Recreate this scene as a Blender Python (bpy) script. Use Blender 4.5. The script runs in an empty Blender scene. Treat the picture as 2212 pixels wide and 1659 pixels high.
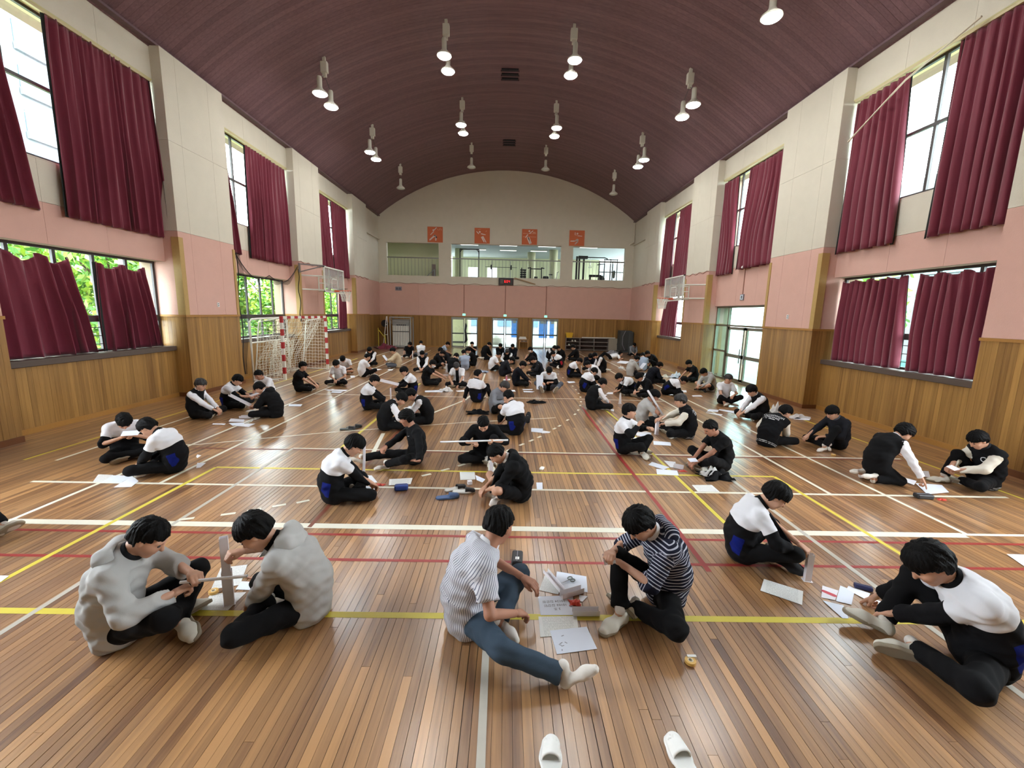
import bpy, bmesh, math, random
import numpy as np
from mathutils import Vector, Matrix, bvhtree
random.seed(7); rng = np.random.default_rng(7)
SC = bpy.context.scene
COL = SC.collection
PI = math.pi
# ---------------------------------------------------------------- camera
F_PX, YAW, PITCH, ROLL, CAM_H = 923.47, math.radians(.8745), math.radians(9.4), math.radians(-1.2953), 2.25
CXP, CYP = 1106.0, 829.5
def cam_axes():
    fwd = np.array([math.sin(YAW)*math.cos(PITCH), math.cos(YAW)*math.cos(PITCH), -math.sin(PITCH)])
    r0 = np.array([math.cos(YAW), -math.sin(YAW), 0.]); d0 = np.cross(fwd, r0)
    r = math.cos(ROLL)*r0 + math.sin(ROLL)*d0
    return r, np.cross(fwd, r), fwd
CR, CD, CF = cam_axes()
cam_d = bpy.data.cameras.new('camera'); cam = bpy.data.objects.new('camera', cam_d); COL.objects.link(cam)
cam_d.sensor_fit = 'HORIZONTAL'; cam_d.sensor_width = 36; cam_d.lens = F_PX/2212*36; cam_d.clip_end = 300; cam_d.clip_start = .05
mw = Matrix(((CR[0], -CD[0], -CF[0], 0), (CR[1], -CD[1], -CF[1], 0), (CR[2], -CD[2], -CF[2], CAM_H), (0, 0, 0, 1)))
cam.matrix_world = mw
SC.camera = cam
# ---------------------------------------------------------------- daylight, exposure
SKY_STRENGTH, LAMP_STRENGTH, EXPOSURE = 14.0, 66.0, 0.95
wd = bpy.data.worlds.new('overcast_sky'); SC.world = wd; wd.use_nodes = True
bg = wd.node_tree.nodes['Background']; bg.inputs[0].default_value = (.86, .94, 1.0, 1); bg.inputs[1].default_value = SKY_STRENGTH
vs = SC.view_settings; vs.view_transform = 'Standard'; vs.look = 'None'; vs.gamma = 1; vs.use_curve_mapping = False; vs.exposure = EXPOSURE
try:
    SC.cycles.max_bounces = 7; SC.cycles.diffuse_bounces = 4; SC.cycles.glossy_bounces = 3; SC.cycles.transparent_max_bounces = 12
    SC.cycles.caustics_reflective = False; SC.cycles.caustics_refractive = False; SC.cycles.sample_clamp_indirect = 6
except Exception: pass

def ray(x, y):
    return CR*((x-CXP)/F_PX) + CD*((y-CYP)/F_PX) + CF
def G(x, y, z=0.):                      # pixel -> point on a level plane
    r = ray(x, y); t = (z-CAM_H)/r[2]; return np.array([t*r[0], t*r[1], z])
def GV(x, y, z=0.): return Vector(G(x, y, z))

def zat(base, ytop):                        # height above the floor point of pixel 'base' whose image row is ytop
    g = G(*base); lo, hi = 0., 3.
    for _ in range(40):
        m_ = (lo+hi)/2; v = np.array([g[0], g[1], m_-CAM_H]); y = CYP+F_PX*(v@CD)/(v@CF)
        if y > ytop: lo = m_
        else: hi = m_
    return lo

# ---------------------------------------------------------------- room measures (metres)
XC, HALF, DEPTH, REAR = -.1, 7.75, 27.6, -4.0
WAINS, PINK_TOP, EAVE, APEX = 1.98, 4.0, 7.94, 10.75
S_V = 8.0; HG = APEX-7.9; RV = (S_V*S_V+HG*HG)/(2*HG); ZCV = APEX-RV
PIERS = [(-1.25, .88), (4.7, 6.83), (10.68, 12.8), (16.65, 18.79), (22.65, 24.8)]
BAYS = [(.88, 4.7), (6.83, 10.68), (12.8, 16.65), (18.79, 22.65)]
def wx(side, off): return XC + side*(HALF+off)
def vault_z(x): return ZCV + math.sqrt(max(RV*RV-(x-XC)**2, 0))

# ---------------------------------------------------------------- materials
MATS = {}
def srgb(r, g, b):
    f = lambda c: (c/255/12.92) if c/255 <= .04045 else ((c/255+.055)/1.055)**2.4
    return (f(r), f(g), f(b), 1)
def mat(name, color=(.8, .8, .8, 1), rough=.6, metal=0., bump=0., bscale=40., var=0., vscale=6., emis=0., spec=.5, coat=0., alpha=1., sheen=0., stretch=None):
    if name in MATS: return MATS[name]
    m = bpy.data.materials.new(name); m.use_nodes = True; nt = m.node_tree; b = nt.nodes['Principled BSDF']
    if len(color) == 3: color = srgb(*color)
    b.inputs['Base Color'].default_value = color; b.inputs['Roughness'].default_value = rough; b.inputs['Metallic'].default_value = metal
    b.inputs['Specular IOR Level'].default_value = spec
    if coat: b.inputs['Coat Weight'].default_value = coat; b.inputs['Coat Roughness'].default_value = .2
    if sheen: b.inputs['Sheen Weight'].default_value = sheen
    if emis: b.inputs['Emission Color'].default_value = color; b.inputs['Emission Strength'].default_value = emis
    if bump or var:
        tc = nt.nodes.new('ShaderNodeTexCoord'); src = tc.outputs['Object']
        if stretch:
            mp = nt.nodes.new('ShaderNodeMapping'); mp.inputs['Scale'].default_value = stretch; nt.links.new(src, mp.inputs[0]); src = mp.outputs[0]
    if var:
        n = nt.nodes.new('ShaderNodeTexNoise'); n.inputs['Scale'].default_value = vscale; n.inputs['Detail'].default_value = 5
        nt.links.new(src, n.inputs['Vector'])
        mx = nt.nodes.new('ShaderNodeMix'); mx.data_type = 'RGBA'
        mx.inputs[6].default_value = tuple(c*(1-var) for c in color[:3])+(1,); mx.inputs[7].default_value = tuple(min(1, c*(1+var)) for c in color[:3])+(1,)
        nt.links.new(n.outputs[0], mx.inputs[0]); nt.links.new(mx.outputs[2], b.inputs['Base Color'])
    if bump:
        n = nt.nodes.new('ShaderNodeTexNoise'); n.inputs['Scale'].default_value = bscale; n.inputs['Detail'].default_value = 4
        nt.links.new(src, n.inputs['Vector'])
        bp = nt.nodes.new('ShaderNodeBump'); bp.inputs['Strength'].default_value = bump; bp.inputs['Distance'].default_value = .01
        nt.links.new(n.outputs[0], bp.inputs['Height']); nt.links.new(bp.outputs[0], b.inputs['Normal'])
    MATS[name] = m; return m

def glass_mat():
    if 'glass' in MATS: return MATS['glass']
    m = bpy.data.materials.new('window_glass'); m.use_nodes = True; nt = m.node_tree; nt.nodes.clear()
    o = nt.nodes.new('ShaderNodeOutputMaterial'); t = nt.nodes.new('ShaderNodeBsdfTransparent'); t.inputs[0].default_value = (.93, .97, .96, 1)
    g = nt.nodes.new('ShaderNodeBsdfGlossy'); g.inputs['Roughness'].default_value = .02; f = nt.nodes.new('ShaderNodeValue'); f.outputs[0].default_value = .055
    mx = nt.nodes.new('ShaderNodeMixShader'); nt.links.new(f.outputs[0], mx.inputs[0]); nt.links.new(t.outputs[0], mx.inputs[1]); nt.links.new(g.outputs[0], mx.inputs[2]); nt.links.new(mx.outputs[0], o.inputs[0])
    MATS['glass'] = m; return m

def tint_glass():
    m = glass_mat().copy(); m.name = 'tinted_glass'
    for n_ in m.node_tree.nodes:
        if n_.type == 'BSDF_TRANSPARENT': n_.inputs[0].default_value = (.5, .64, .62, 1)
    return m
def wood_mat(name, c_dark, c_light, rough, axis, coat=0., grain=1., coat_rough=.2, wear=None):
    """boards: per-piece tone (mesh attribute 'tone') mixed between two colours, grain stretched along one axis"""
    if name in MATS: return MATS[name]
    m = bpy.data.materials.new(name); m.use_nodes = True; nt = m.node_tree; b = nt.nodes['Principled BSDF']; L = nt.links.new
    at = nt.nodes.new('ShaderNodeAttribute'); at.attribute_name = 'tone'
    tc = nt.nodes.new('ShaderNodeTexCoord'); mp = nt.nodes.new('ShaderNodeMapping')
    sc = [26., 26., 26.]; sc[axis] = 1.1; mp.inputs['Scale'].default_value = sc
    ad = nt.nodes.new('ShaderNodeVectorMath'); ad.operation = 'ADD'
    cmb = nt.nodes.new('ShaderNodeCombineXYZ'); mu = nt.nodes.new('ShaderNodeMath'); mu.operation = 'MULTIPLY'; mu.inputs[1].default_value = 37.
    L(at.outputs['Fac'], mu.inputs[0])
    for i in range(3): L(mu.outputs[0], cmb.inputs[i])
    L(tc.outputs['Object'], mp.inputs[0]); L(mp.outputs[0], ad.inputs[0]); L(cmb.outputs[0], ad.inputs[1])
    n = nt.nodes.new('ShaderNodeTexNoise'); n.inputs['Scale'].default_value = 1.; n.inputs['Detail'].default_value = 6; n.inputs['Roughness'].default_value = .6
    L(ad.outputs[0], n.inputs['Vector'])
    mr = nt.nodes.new('ShaderNodeMapRange'); mr.inputs[1].default_value = .3; mr.inputs[2].default_value = .7; mr.inputs[3].default_value = -.26*grain; mr.inputs[4].default_value = .26*grain
    L(n.outputs[0], mr.inputs[0])
    a2 = nt.nodes.new('ShaderNodeMath'); a2.operation = 'ADD'; L(at.outputs['Fac'], a2.inputs[0]); L(mr.outputs[0], a2.inputs[1])
    cr = nt.nodes.new('ShaderNodeValToRGB'); cr.color_ramp.elements[0].color = srgb(*c_dark); cr.color_ramp.elements[1].color = srgb(*c_light)
    L(a2.outputs[0], cr.inputs[0]); col = cr.outputs[0]
    if wear:                              # worn, greyed varnish in patches
        n2 = nt.nodes.new('ShaderNodeTexNoise'); n2.inputs['Scale'].default_value = .55; n2.inputs['Detail'].default_value = 3; L(tc.outputs['Object'], n2.inputs['Vector'])
        r2 = nt.nodes.new('ShaderNodeMapRange'); r2.inputs[1].default_value = .4; r2.inputs[2].default_value = .72; r2.inputs[4].default_value = .42; L(n2.outputs[0], r2.inputs[0])
        mx = nt.nodes.new('ShaderNodeMix'); mx.data_type = 'RGBA'; mx.inputs[7].default_value = srgb(*wear); L(r2.outputs[0], mx.inputs[0]); L(col, mx.inputs[6]); col = mx.outputs[2]
    L(col, b.inputs['Base Color']); b.inputs['Roughness'].default_value = rough
    if coat: b.inputs['Coat Weight'].default_value = coat; b.inputs['Coat Roughness'].default_value = coat_rough
    bp = nt.nodes.new('ShaderNodeBump'); bp.inputs['Strength'].default_value = .12; bp.inputs['Distance'].default_value = .004; L(n.outputs[0], bp.inputs['Height']); L(bp.outputs[0], b.inputs['Normal'])
    MATS[name] = m; return m

# ---------------------------------------------------------------- mesh helpers
class MB:
    def __init__(s): s.v = []; s.f = []; s.m = []; s.t = []
    def add(s, vs_, fs, mi=0, tone=0.):
        o = len(s.v); s.v += [tuple(float(c) for c in v) for v in vs_]; s.f += [tuple(o+i for i in f) for f in fs]; s.m += [mi]*len(fs); s.t += [tone]*len(vs_); return s
    def box(s, x0, x1, y0, y1, z0, z1, mi=0, tone=0.):
        x0, x1 = min(x0, x1), max(x0, x1); y0, y1 = min(y0, y1), max(y0, y1); z0, z1 = min(z0, z1), max(z0, z1)
        v = [(x0, y0, z0), (x1, y0, z0), (x1, y1, z0), (x0, y1, z0), (x0, y0, z1), (x1, y0, z1), (x1, y1, z1), (x0, y1, z1)]
        return s.add(v, [(0, 3, 2, 1), (4, 5, 6, 7), (0, 1, 5, 4), (1, 2, 6, 5), (2, 3, 7, 6), (3, 0, 4, 7)], mi, tone)
    def obox(s, M, sx, sy, sz, mi=0):
        v = [M @ Vector((a*sx/2, b*sy/2, c*sz/2)) for c in (-1, 1) for a, b in ((-1, -1), (1, -1), (1, 1), (-1, 1))]
        return s.add(v, [(0, 3, 2, 1), (4, 5, 6, 7), (0, 1, 5, 4), (1, 2, 6, 5), (2, 3, 7, 6), (3, 0, 4, 7)], mi)
    def bar(s, a, b, w, h=None, mi=0):
        a, b = Vector(a), Vector(b); d = b-a; q = d.to_track_quat('Z', 'Y').to_matrix().to_4x4(); M = Matrix.Translation((a+b)/2) @ q
        return s.obox(M, w, h or w, d.length, mi)
    def tube(s, pts, r, n=8, mi=0, closed=False, cap=True):
        pts = [Vector(p) for p in pts]; m = len(pts); rs = r if isinstance(r, (list, tuple)) else [r]*m
        vs_ = []; up = Vector((0, 0, 1)); prev = None
        for i, p in enumerate(pts):
            if closed: d = pts[(i+1) % m]-pts[i-1]
            else: d = pts[min(i+1, m-1)]-pts[max(i-1, 0)]
            d.normalize()
            if prev is None:
                x = d.cross(up)
                if x.length < 1e-3: x = d.cross(Vector((1, 0, 0)))
            else: x = prev - d*prev.dot(d)
            x.normalize(); prev = x; y = d.cross(x)
            for k in range(n):
                a = 2*PI*k/n; vs_.append(p + (x*math.cos(a)+y*math.sin(a))*rs[i])
        fs = []
        for i in range(m if closed else m-1):
            j = (i+1) % m
            for k in range(n): fs.append((i*n+k, i*n+(k+1) % n, j*n+(k+1) % n, j*n+k))
        if cap and not closed: fs += [tuple(reversed(range(n))), tuple(range((m-1)*n, m*n))]
        return s.add(vs_, fs, mi)
    def lathe(s, prof, n=20, c=(0, 0, 0), mi=0):
        vs_ = []; m = len(prof)
        for r, z in prof:
            for k in range(n): a = 2*PI*k/n; vs_.append((c[0]+r*math.cos(a), c[1]+r*math.sin(a), c[2]+z))
        fs = [(i*n+k, i*n+(k+1) % n, (i+1)*n+(k+1) % n, (i+1)*n+k) for i in range(m-1) for k in range(n)]
        if prof[0][0] > 1e-4: fs.append(tuple(reversed(range(n))))
        if prof[-1][0] > 1e-4: fs.append(tuple(range((m-1)*n, m*n)))
        return s.add(vs_, fs, mi)
    def prism(s, poly, z0, z1, mi=0):      # poly in xy
        n = len(poly); v = [(x, y, z0) for x, y in poly]+[(x, y, z1) for x, y in poly]
        return s.add(v, [tuple(reversed(range(n))), tuple(range(n, 2*n))]+[(i, (i+1) % n, n+(i+1) % n, n+i) for i in range(n)], mi)
    def mesh(s, name, mats=None, smooth=False, tone=False):
        me = bpy.data.meshes.new(name); me.from_pydata(s.v, [], s.f)
        for m in (mats if isinstance(mats, (list, tuple)) else [mats] if mats else []): me.materials.append(m)
        if any(s.m): me.polygons.foreach_set('material_index', s.m)
        if smooth: me.polygons.foreach_set('use_smooth', [True]*len(me.polygons))
        if tone:
            a = me.attributes.new('tone', 'FLOAT', 'POINT'); a.data.foreach_set('value', s.t)
        me.update(); return me
    def build(s, name, mats, parent=None, smooth=False, tone=False, loc=None):
        return link(name, s.mesh(name, mats, smooth, tone), parent, loc)
def link(name, data, parent=None, loc=None, rotz=0):
    o = bpy.data.objects.new(name, data); COL.objects.link(o)
    if parent: o.parent = parent
    if loc is not None: o.location = loc
    if rotz: o.rotation_euler = (0, 0, rotz)
    return o
def tag(o, label=None, cat=None, group=None, kind=None):
    if label: o['label'] = label
    if cat: o['category'] = cat
    if group: o['group'] = group
    if kind: o['kind'] = kind
    return o
def thing(name, label, cat, loc=(0, 0, 0), rotz=0, group=None):
    return tag(link(name, None, None, loc, rotz), label, cat, group)
def bevel(o, w, seg=2):
    m = o.modifiers.new('bevel', 'BEVEL'); m.width = w; m.segments = seg; m.limit_method = 'ANGLE'; return o
def copy_tree(o, parent=None):
    c = o.copy(); COL.objects.link(c); c.parent = parent
    for ch in list(o.children): copy_tree(ch, c)
    return c
# ================================================================ room shell
M_FLOOR = wood_mat('floor_wood', (94, 58, 36), (188, 140, 90), .34, 1, coat=1., coat_rough=.22, wear=(150, 126, 104))
M_WAINS = wood_mat('wainscot_wood', (112, 76, 34), (178, 134, 72), .42, 2, coat=.15, grain=.9)
M_CEIL = wood_mat('ceiling_wood', (98, 72, 78), (130, 100, 106), .5, 0, grain=1.2)
M_PINK = mat('pink_fabric', (210, 168, 154), .9, bump=.5, bscale=90, var=.06, vscale=3)
M_CREAM = mat('cream_fabric', (210, 203, 186), .9, bump=.5, bscale=90, var=.05, vscale=3)
M_SEAM = mat('seam_shadow_gap', (150, 132, 110), .9)
M_TAN = mat('tan_trim', (178, 146, 88), .6, var=.08, vscale=20)
M_RAILWOOD = mat('rail_wood', (166, 118, 56), .5, var=.1, vscale=30)
M_BASE = mat('skirting_wood', (110, 66, 34), .5, var=.15, vscale=8)
M_SILL = mat('sill_brown', (84, 70, 62), .5)
M_FRAME = mat('window_frame', (58, 52, 50), .45)
M_YEL = mat('yellow_plaster', (206, 200, 148), .85)
M_GLASS = glass_mat()

# ---- floor: base slab, planks as parts, painted lines as parts
fl = MB().box(XC-9.2, XC+9.2, REAR, DEPTH+.2, -.12, -.012).build('floor', M_SILL); tag(fl, kind='structure')
PW = .0565
planks = []
ncol = int(16.6/PW)
for i in range(ncol):
    x = XC-8.3+i*PW; y = REAR+random.uniform(-2.5, 0); run = random.random()
    while y < DEPTH:
        ln = random.uniform(2.4, 4.6)
        if random.random() < .55: run = random.random()
        t = min(1, max(0, random.gauss(.47, .16) if random.random() > .16 else random.uniform(.75, 1.0)))
        y0, y1 = max(y, REAR), min(y+ln, DEPTH); y += ln
        if y1-y0 > .05: planks.append((x, y0, y1, t))
def plank_size(p):                           # how large a plank shows: nearest visible stretch
    x, y0, y1, t = p; ya = max(y0, 1.62)
    if ya >= y1 or abs(x) > ya*1.22+.3: return 0
    d = math.hypot(x, ya)+.3; return (1/ya-1/max(y1, ya+.01))/d*1.0
planks.sort(key=plank_size, reverse=True)
rest = MB()
for k, (x, y0, y1, t) in enumerate(planks):
    dz = random.uniform(-.0012, 0); g = .0009 if random.random() < .62 else .0022
    if k < 300: MB().box(x+g, x+PW-g, y0+.001, y1-.001, -.011, dz, tone=t).build('plank', M_FLOOR, fl, tone=True)
    else: rest.box(x+g, x+PW-g, y0+.001, y1-.001, -.011, dz, tone=t)
o = rest.build('plank_field', M_FLOOR, fl, tone=True); tag(o, kind='stuff')

# court lines, painted
M_LW = mat('line_white', (226, 222, 204), .4, var=.06, vscale=9); M_LY = mat('line_yellow', (214, 198, 72), .4, var=.06, vscale=9)
M_LR = mat('line_red', (150, 46, 44), .4, var=.12, vscale=9); M_LG = mat('line_grey', (186, 180, 168), .45, var=.12, vscale=12); M_LD = mat('line_faded_red', (122, 64, 46), .4, var=.1, vscale=8)
M_LP = mat('line_faded_pale', (206, 170, 130), .4, var=.1, vscale=8)
LZ = [.0006]
def court_line(pts, w, m, px=True, closed=False):
    LZ[0] += .00004; z = LZ[0]
    P = [GV(*p) for p in pts] if px else [Vector((p[0], p[1], 0)) for p in pts]
    mb = MB(); n = len(P); L = []; R = []
    for i, p in enumerate(P):
        d = (P[min(i+1, n-1)]-P[max(i-1, 0)]).normalized(); s = Vector((-d.y, d.x, 0))*w/2
        L.append((p.x+s.x, p.y+s.y, z)); R.append((p.x-s.x, p.y-s.y, z))
    mb.add(L+R, [(n+i, n+i+1, i+1, i) for i in range(n-1)])
    return mb.build('court_line', m, fl)
yL = lambda y, x0, x1, w, m: court_line([(x0, y), (x1, y)], w, m, px=False)
xL = lambda x, y0, y1, w, m: court_line([(x, y0), (x, y1)], w, m, px=False)
a, b = G(30, 1126.5), G(2083, 1156); ym = (a[1]+b[1])/2
yL(ym, a[0]-.1, b[0], .1, M_LW); yL(ym+.018, b[0], 7.4, .045, M_LW)
yL(G(1106, 1332)[1], -6.5, 6.5, .062, M_LY)
yL(G(1106, 1160)[1], -7.5, 7.5, .04, M_LR); yL(G(1106, 1214)[1], -7.5, 7.5, .04, M_LR)
yL(G(1106, 1057)[1], G(68, 1040)[0], G(2180, 1076)[0], .05, M_LW)
yy = G(1070, 1019.5)[1]; xl, xr = G(467, 1009)[0], G(1673, 1030)[0]
yL(yy, xl, xr, .05, M_LY); xL(xl, 2.9, yy, .05, M_LY); xL(xr, 2.9, yy, .05, M_LY)
yg = G(900, 973)[1]; yL(yg, G(632, 969)[0], 6.6, .045, M_LW); yL(yg-.07, -5.0, 6.6, .05, M_LD)
xg = G(632, 969)[0]; xL(xg, 2.2, yg, .045, M_LG); xgr = G(1590, 1043.5)[0]; xL(xgr, 2.2, yg, .05, M_LG)
xL(G(345, 1044)[0], G(1106, 1057)[1], 25, .05, M_LW); xL(G(1795, 1068)[0], G(1106, 1057)[1], 25, .05, M_LW)
xL((G(200, 1051)[0]+G(622.7, 872.7)[0])/2, ym, 25, .05, M_LW); xL((G(1580, 910)[0]+G(2076, 1148)[0])/2, ym, 25, .05, M_LW)
xL((G(200, 967.6)[0]+G(700, 806)[0])/2, 6, 25, .05, M_LW)
xL((G(200, 948)[0]+G(539, 845.6)[0])/2, 6, 20, .045, M_LY); xL((G(1837, 944)[0]+G(2212, 1078)[0])/2, 5, 20, .045, M_LY)
court_line([(1258, 880), (1325, 971), (1421, 1089), (1532, 1235)], .05, M_LR); court_line([(668, 1139), (767, 1032), (936, 850)], .045, M_LD)
court_line([(700, 1000), (747.5, 958.6), (807, 910), (908, 828)], .055, M_LY); court_line([(1307, 885), (1334, 907), (1390, 961), (1459, 1028), (1567, 1131)], .05, M_LY)
court_line([(828, 936), (800, 990)], .07, M_LW); court_line([(1051, 1370), (1036, 1700)], .047, M_LG)
court_line([(211, 966), (430, 960), (700, 935), (1000, 913), (1200, 902.5)], .04, M_LW)
court_line([(930, 894), (965, 880), (1005, 864), (1038, 836), (1048, 807)], .06, M_LW)
court_line([(680, 851), (1006, 858), (1253, 862), (1435, 867)], .05, M_LW)
court_line([(823, 817.6), (1006, 821.7), (1300, 827)], .05, M_LP); court_line([(850, 793.6), (1132, 800), (1262, 802.5)], .05, M_LP)
court_line([(1140, 765), (1210, 826)], .05, M_LG)
arc = [(403, 1121), (493, 1110.5), (549, 1101.7), (603, 1092), (654.5, 1083.5), (921, 1026), (961.7, 1014.7), (997, 1004.7), (1100, 972), (1127, 960.5), (1147.6, 951.8), (1165, 944), (1197.7, 926), (1208.6, 920), (1226, 907.5), (1242, 895), (1249, 886), (1253, 876), (1255, 868), (1254, 858), (1250, 850), (1244, 842), (1237, 834), (1229, 826), (1216, 816), (1206, 808), (1196, 800)]
for i, p in enumerate(arc):
    q = GV(*arc[min(i+1, len(arc)-1)])-GV(*arc[max(i-1, 0)]); q.normalize(); c = GV(*p)
    court_line([(c.x-q.x*.07, c.y-q.y*.07), (c.x+q.x*.07, c.y+q.y*.07)], .05, M_LW, px=False)

# ---- vaulted ceiling: backing shell, boards as parts
cb = MB(); NS = 36; rows = []
for j, y in enumerate((REAR, DEPTH+.2)):
    for i in range(NS+1):
        x = XC-9.0+18.0*i/NS; cb.v.append((x, y, (vault_z(x) if abs(x-XC) < S_V else EAVE-.02)+.06)); cb.t.append(0)
for i in range(NS): cb.f.append((i, i+1, NS+1+i+1, NS+1+i)); cb.m.append(0)
ceil = cb.build('ceiling', M_SEAM); tag(ceil, kind='structure')
BW = .14; y = 2.0; NSG = 26
while y < DEPTH:
    y1 = min(y+BW-.004, DEPTH); mb = MB(); t0 = random.uniform(.25, .75)
    for i in range(NSG+1):
        x = XC-S_V+2*S_V*i/NSG; z = vault_z(x)
        mb.v += [(x, y, z+.03), (x, y, z), (x, y1, z), (x, y1, z+.03)]; mb.t += [t0]*4
    for i in range(NSG):
        o0 = 4*i
        for a_, b_ in ((0, 1), (1, 2), (2, 3)): mb.f.append((o0+a_, o0+b_, o0+4+b_, o0+4+a_)); mb.m.append(0)
    mb.build('ceiling_board', M_CEIL, ceil, tone=True); y += BW
# flat soffit ledges over the piers
for sd in (-1, 1):
    MB().box(wx(sd, .05), wx(sd, 1.2), REAR, DEPTH, EAVE, EAVE+.05).build('soffit', M_CEIL, ceil)
# ceiling vents (three dark louvre slots each)
M_VENT = mat('vent_dark', (26, 26, 34), .6)
for yv in (17.0, 23.25):
    v = thing('ceiling_vent', 'dark three-slot louvre vent in the vault between the %s lamp rows' % ('first and second' if yv < 20 else 'second and third'), 'vent', (XC+.04, yv, APEX-.01))
    for k in (-1, 0, 1):
        MB().box(-.3, .3, k*.3-.055, k*.3+.055, -.035, 0).build('slot', M_VENT, v); MB().box(-.33, .33, k*.3+.055, k*.3+.085, -.05, 0).build('louvre_lip', M_CEIL, v)

# ---- side walls
def panels(parent, axis, fixed, a_list, z_list, m, sign, thick=.02, gap=.006, name='panel'):
    """thin panels on a plane; axis 'x': plane x=fixed, spans along y; axis 'y': plane y=fixed, spans along x. sign = outward normal"""
    for a0, a1 in zip(a_list[:-1], a_list[1:]):
        for z0, z1 in zip(z_list[:-1], z_list[1:]):
            mb = MB(); lo, hi = sorted((a0, a1))
            if axis == 'x': mb.box(fixed, fixed+sign*thick, lo+gap/2, hi-gap/2, z0+gap/2, z1-gap/2)
            else: mb.box(lo+gap/2, hi-gap/2, fixed, fixed+sign*thick, z0+gap/2, z1-gap/2)
            mb.build(name, m, parent)
BOARD_W = .088
def boards(parent, axis, fixed, a0, a1, z0, z1, sign, w=BOARD_W):
    a0, a1 = sorted((a0, a1)); n = max(1, round((a1-a0)/w)); w = (a1-a0)/n
    for i in range(n):
        t = min(1, max(0, random.gauss(.54, .13) if random.random() > .12 else random.uniform(.2, .4))); d = .016+random.uniform(0, .002)
        mb = MB(); lo, hi = a0+i*w+.0012, a0+(i+1)*w-.0012
        if axis == 'x': mb.box(fixed, fixed+sign*d, lo, hi, z0, z1, tone=t)
        else: mb.box(lo, hi, fixed, fixed+sign*d, z0, z1, tone=t)
        mb.build('board', M_WAINS, parent, tone=True)
O_HEAD, O_SPAN, O_UWIN, O_LWIN = .23, .36, .46, .66
SILL_Z, UW0, UW1, LW1 = 1.27, 4.72, 7.25, 3.28
WALLS = {}
def side_wall(sd):
    nm = 'wall_left' if sd < 0 else 'wall_right'; n = -sd
    core = MB()
    X = lambda off: wx(sd, off)
    for (y0, y1) in PIERS: core.box(X(.02), X(1.0), y0+.02, y1-.02, 0, EAVE)
    for bi, (y0, y1) in enumerate(BAYS):
        core.box(X(O_HEAD+.02), X(1.0), y0, y1, UW1, EAVE)
        core.box(X(O_SPAN+.02), X(1.0), y0, y1, LW1 if not (sd > 0 and bi == 2) else 2.68, UW0)
        if not (sd > 0 and bi == 2): core.box(X(O_SPAN+.02), X(1.0), y0, y1, 0, SILL_Z-.12)
    core.box(X(.22), X(1.0), 24.8, DEPTH+.3, 0, EAVE); core.box(X(.02), X(1.0), REAR, -1.25, 0, EAVE)
    w = core.build(nm, M_SEAM); tag(w, kind='structure'); WALLS[sd] = w
    for pi, (y0, y1) in enumerate(PIERS):
        if y1 < 4: continue
        f = X(.02); ys = [y0, y0+.43, y0+1.52, y1]
        boards(w, 'x', f, y0, y1, .1, WAINS, n)
        panels(w, 'x', f, ys, [WAINS+.05, PINK_TOP], M_PINK, n, name='pink_panel')
        panels(w, 'x', f, ys, [PINK_TOP, 6.0, EAVE], M_CREAM, n, name='cream_panel')
        boards(w, 'y', y0+.02, X(0), X(.74), .1, WAINS, -1)
        panels(w, 'y', y0+.02, [X(0), X(.74)], [WAINS+.05, PINK_TOP], M_PINK, -1, name='pink_panel')
        panels(w, 'y', y0+.02, [X(0), X(.74)], [PINK_TOP, 6.0, EAVE], M_CREAM, -1, name='cream_panel')
        MB().box(X(-.02), X(.03), y0-.015, y1+.015, WAINS, WAINS+.05).build('wainscot_rail', M_RAILWOOD, w)
        MB().box(X(.03), X(.74), y0-.015, y0+.03, WAINS, WAINS+.05).build('wainscot_rail', M_RAILWOOD, w)
        MB().box(X(-.015), X(.03), y0-.01, y1+.01, 0, .1).build('skirting', M_BASE, w); MB().box(X(.03), X(.7), y0-.01, y0+.03, 0, .1).build('skirting', M_BASE, w)
        # tan corner posts
        MB().box(X(-.02), X(.16), y0-.022, y0+.0, WAINS+.05, 3.86).box(X(-.022), X(0), y0, y0+.12, WAINS+.05, 3.86).build('corner_post', M_TAN, w)
        if pi in (2, 3): MB().box(X(-.02), X(0), y1-.1, y1, WAINS+.05, 3.86).build('corner_post', M_TAN, w)
    for bi, (y0, y1) in enumerate(BAYS):
        if bi == 0: continue
        ys = [y0, y0+1.2, y0+2.4, y1]; door = sd > 0 and bi == 2
        panels(w, 'x', X(O_HEAD+.02), [y0, y0+1.28, y0+2.56, y1], [UW1, EAVE], M_CREAM, n, name='cream_panel')
        MB().box(X(O_HEAD+.0), X(O_UWIN+.2), y0, y1, UW1-.02, UW1).build('window_head', M_YEL, w)
        lo = 2.68 if door else LW1
        panels(w, 'x', X(O_SPAN+.02), ys, [lo, PINK_TOP], M_PINK, n, name='pink_panel'); panels(w, 'x', X(O_SPAN+.02), ys, [PINK_TOP, UW0], M_CREAM, n, name='cream_panel')
        MB().box(X(O_SPAN), X(O_UWIN+.1), y0, y1, UW0, UW0+.02).build('window_ledge', M_CREAM, w)
        if not door:
            boards(w, 'x', X(O_SPAN+.02), y0, y1, .1, SILL_Z-.12, n)
            MB().box(X(O_SPAN-.01), X(O_SPAN+.03), y0, y1, 0, .1).build('skirting', M_RAILWOOD, w)
            bevel(MB().box(X(O_SPAN-.06), X(O_LWIN+.1), y0-.08, y1, SILL_Z-.11, SILL_Z).build('window_sill', M_SILL, w), .008)
    # far short recess
    f = X(.22)
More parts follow.
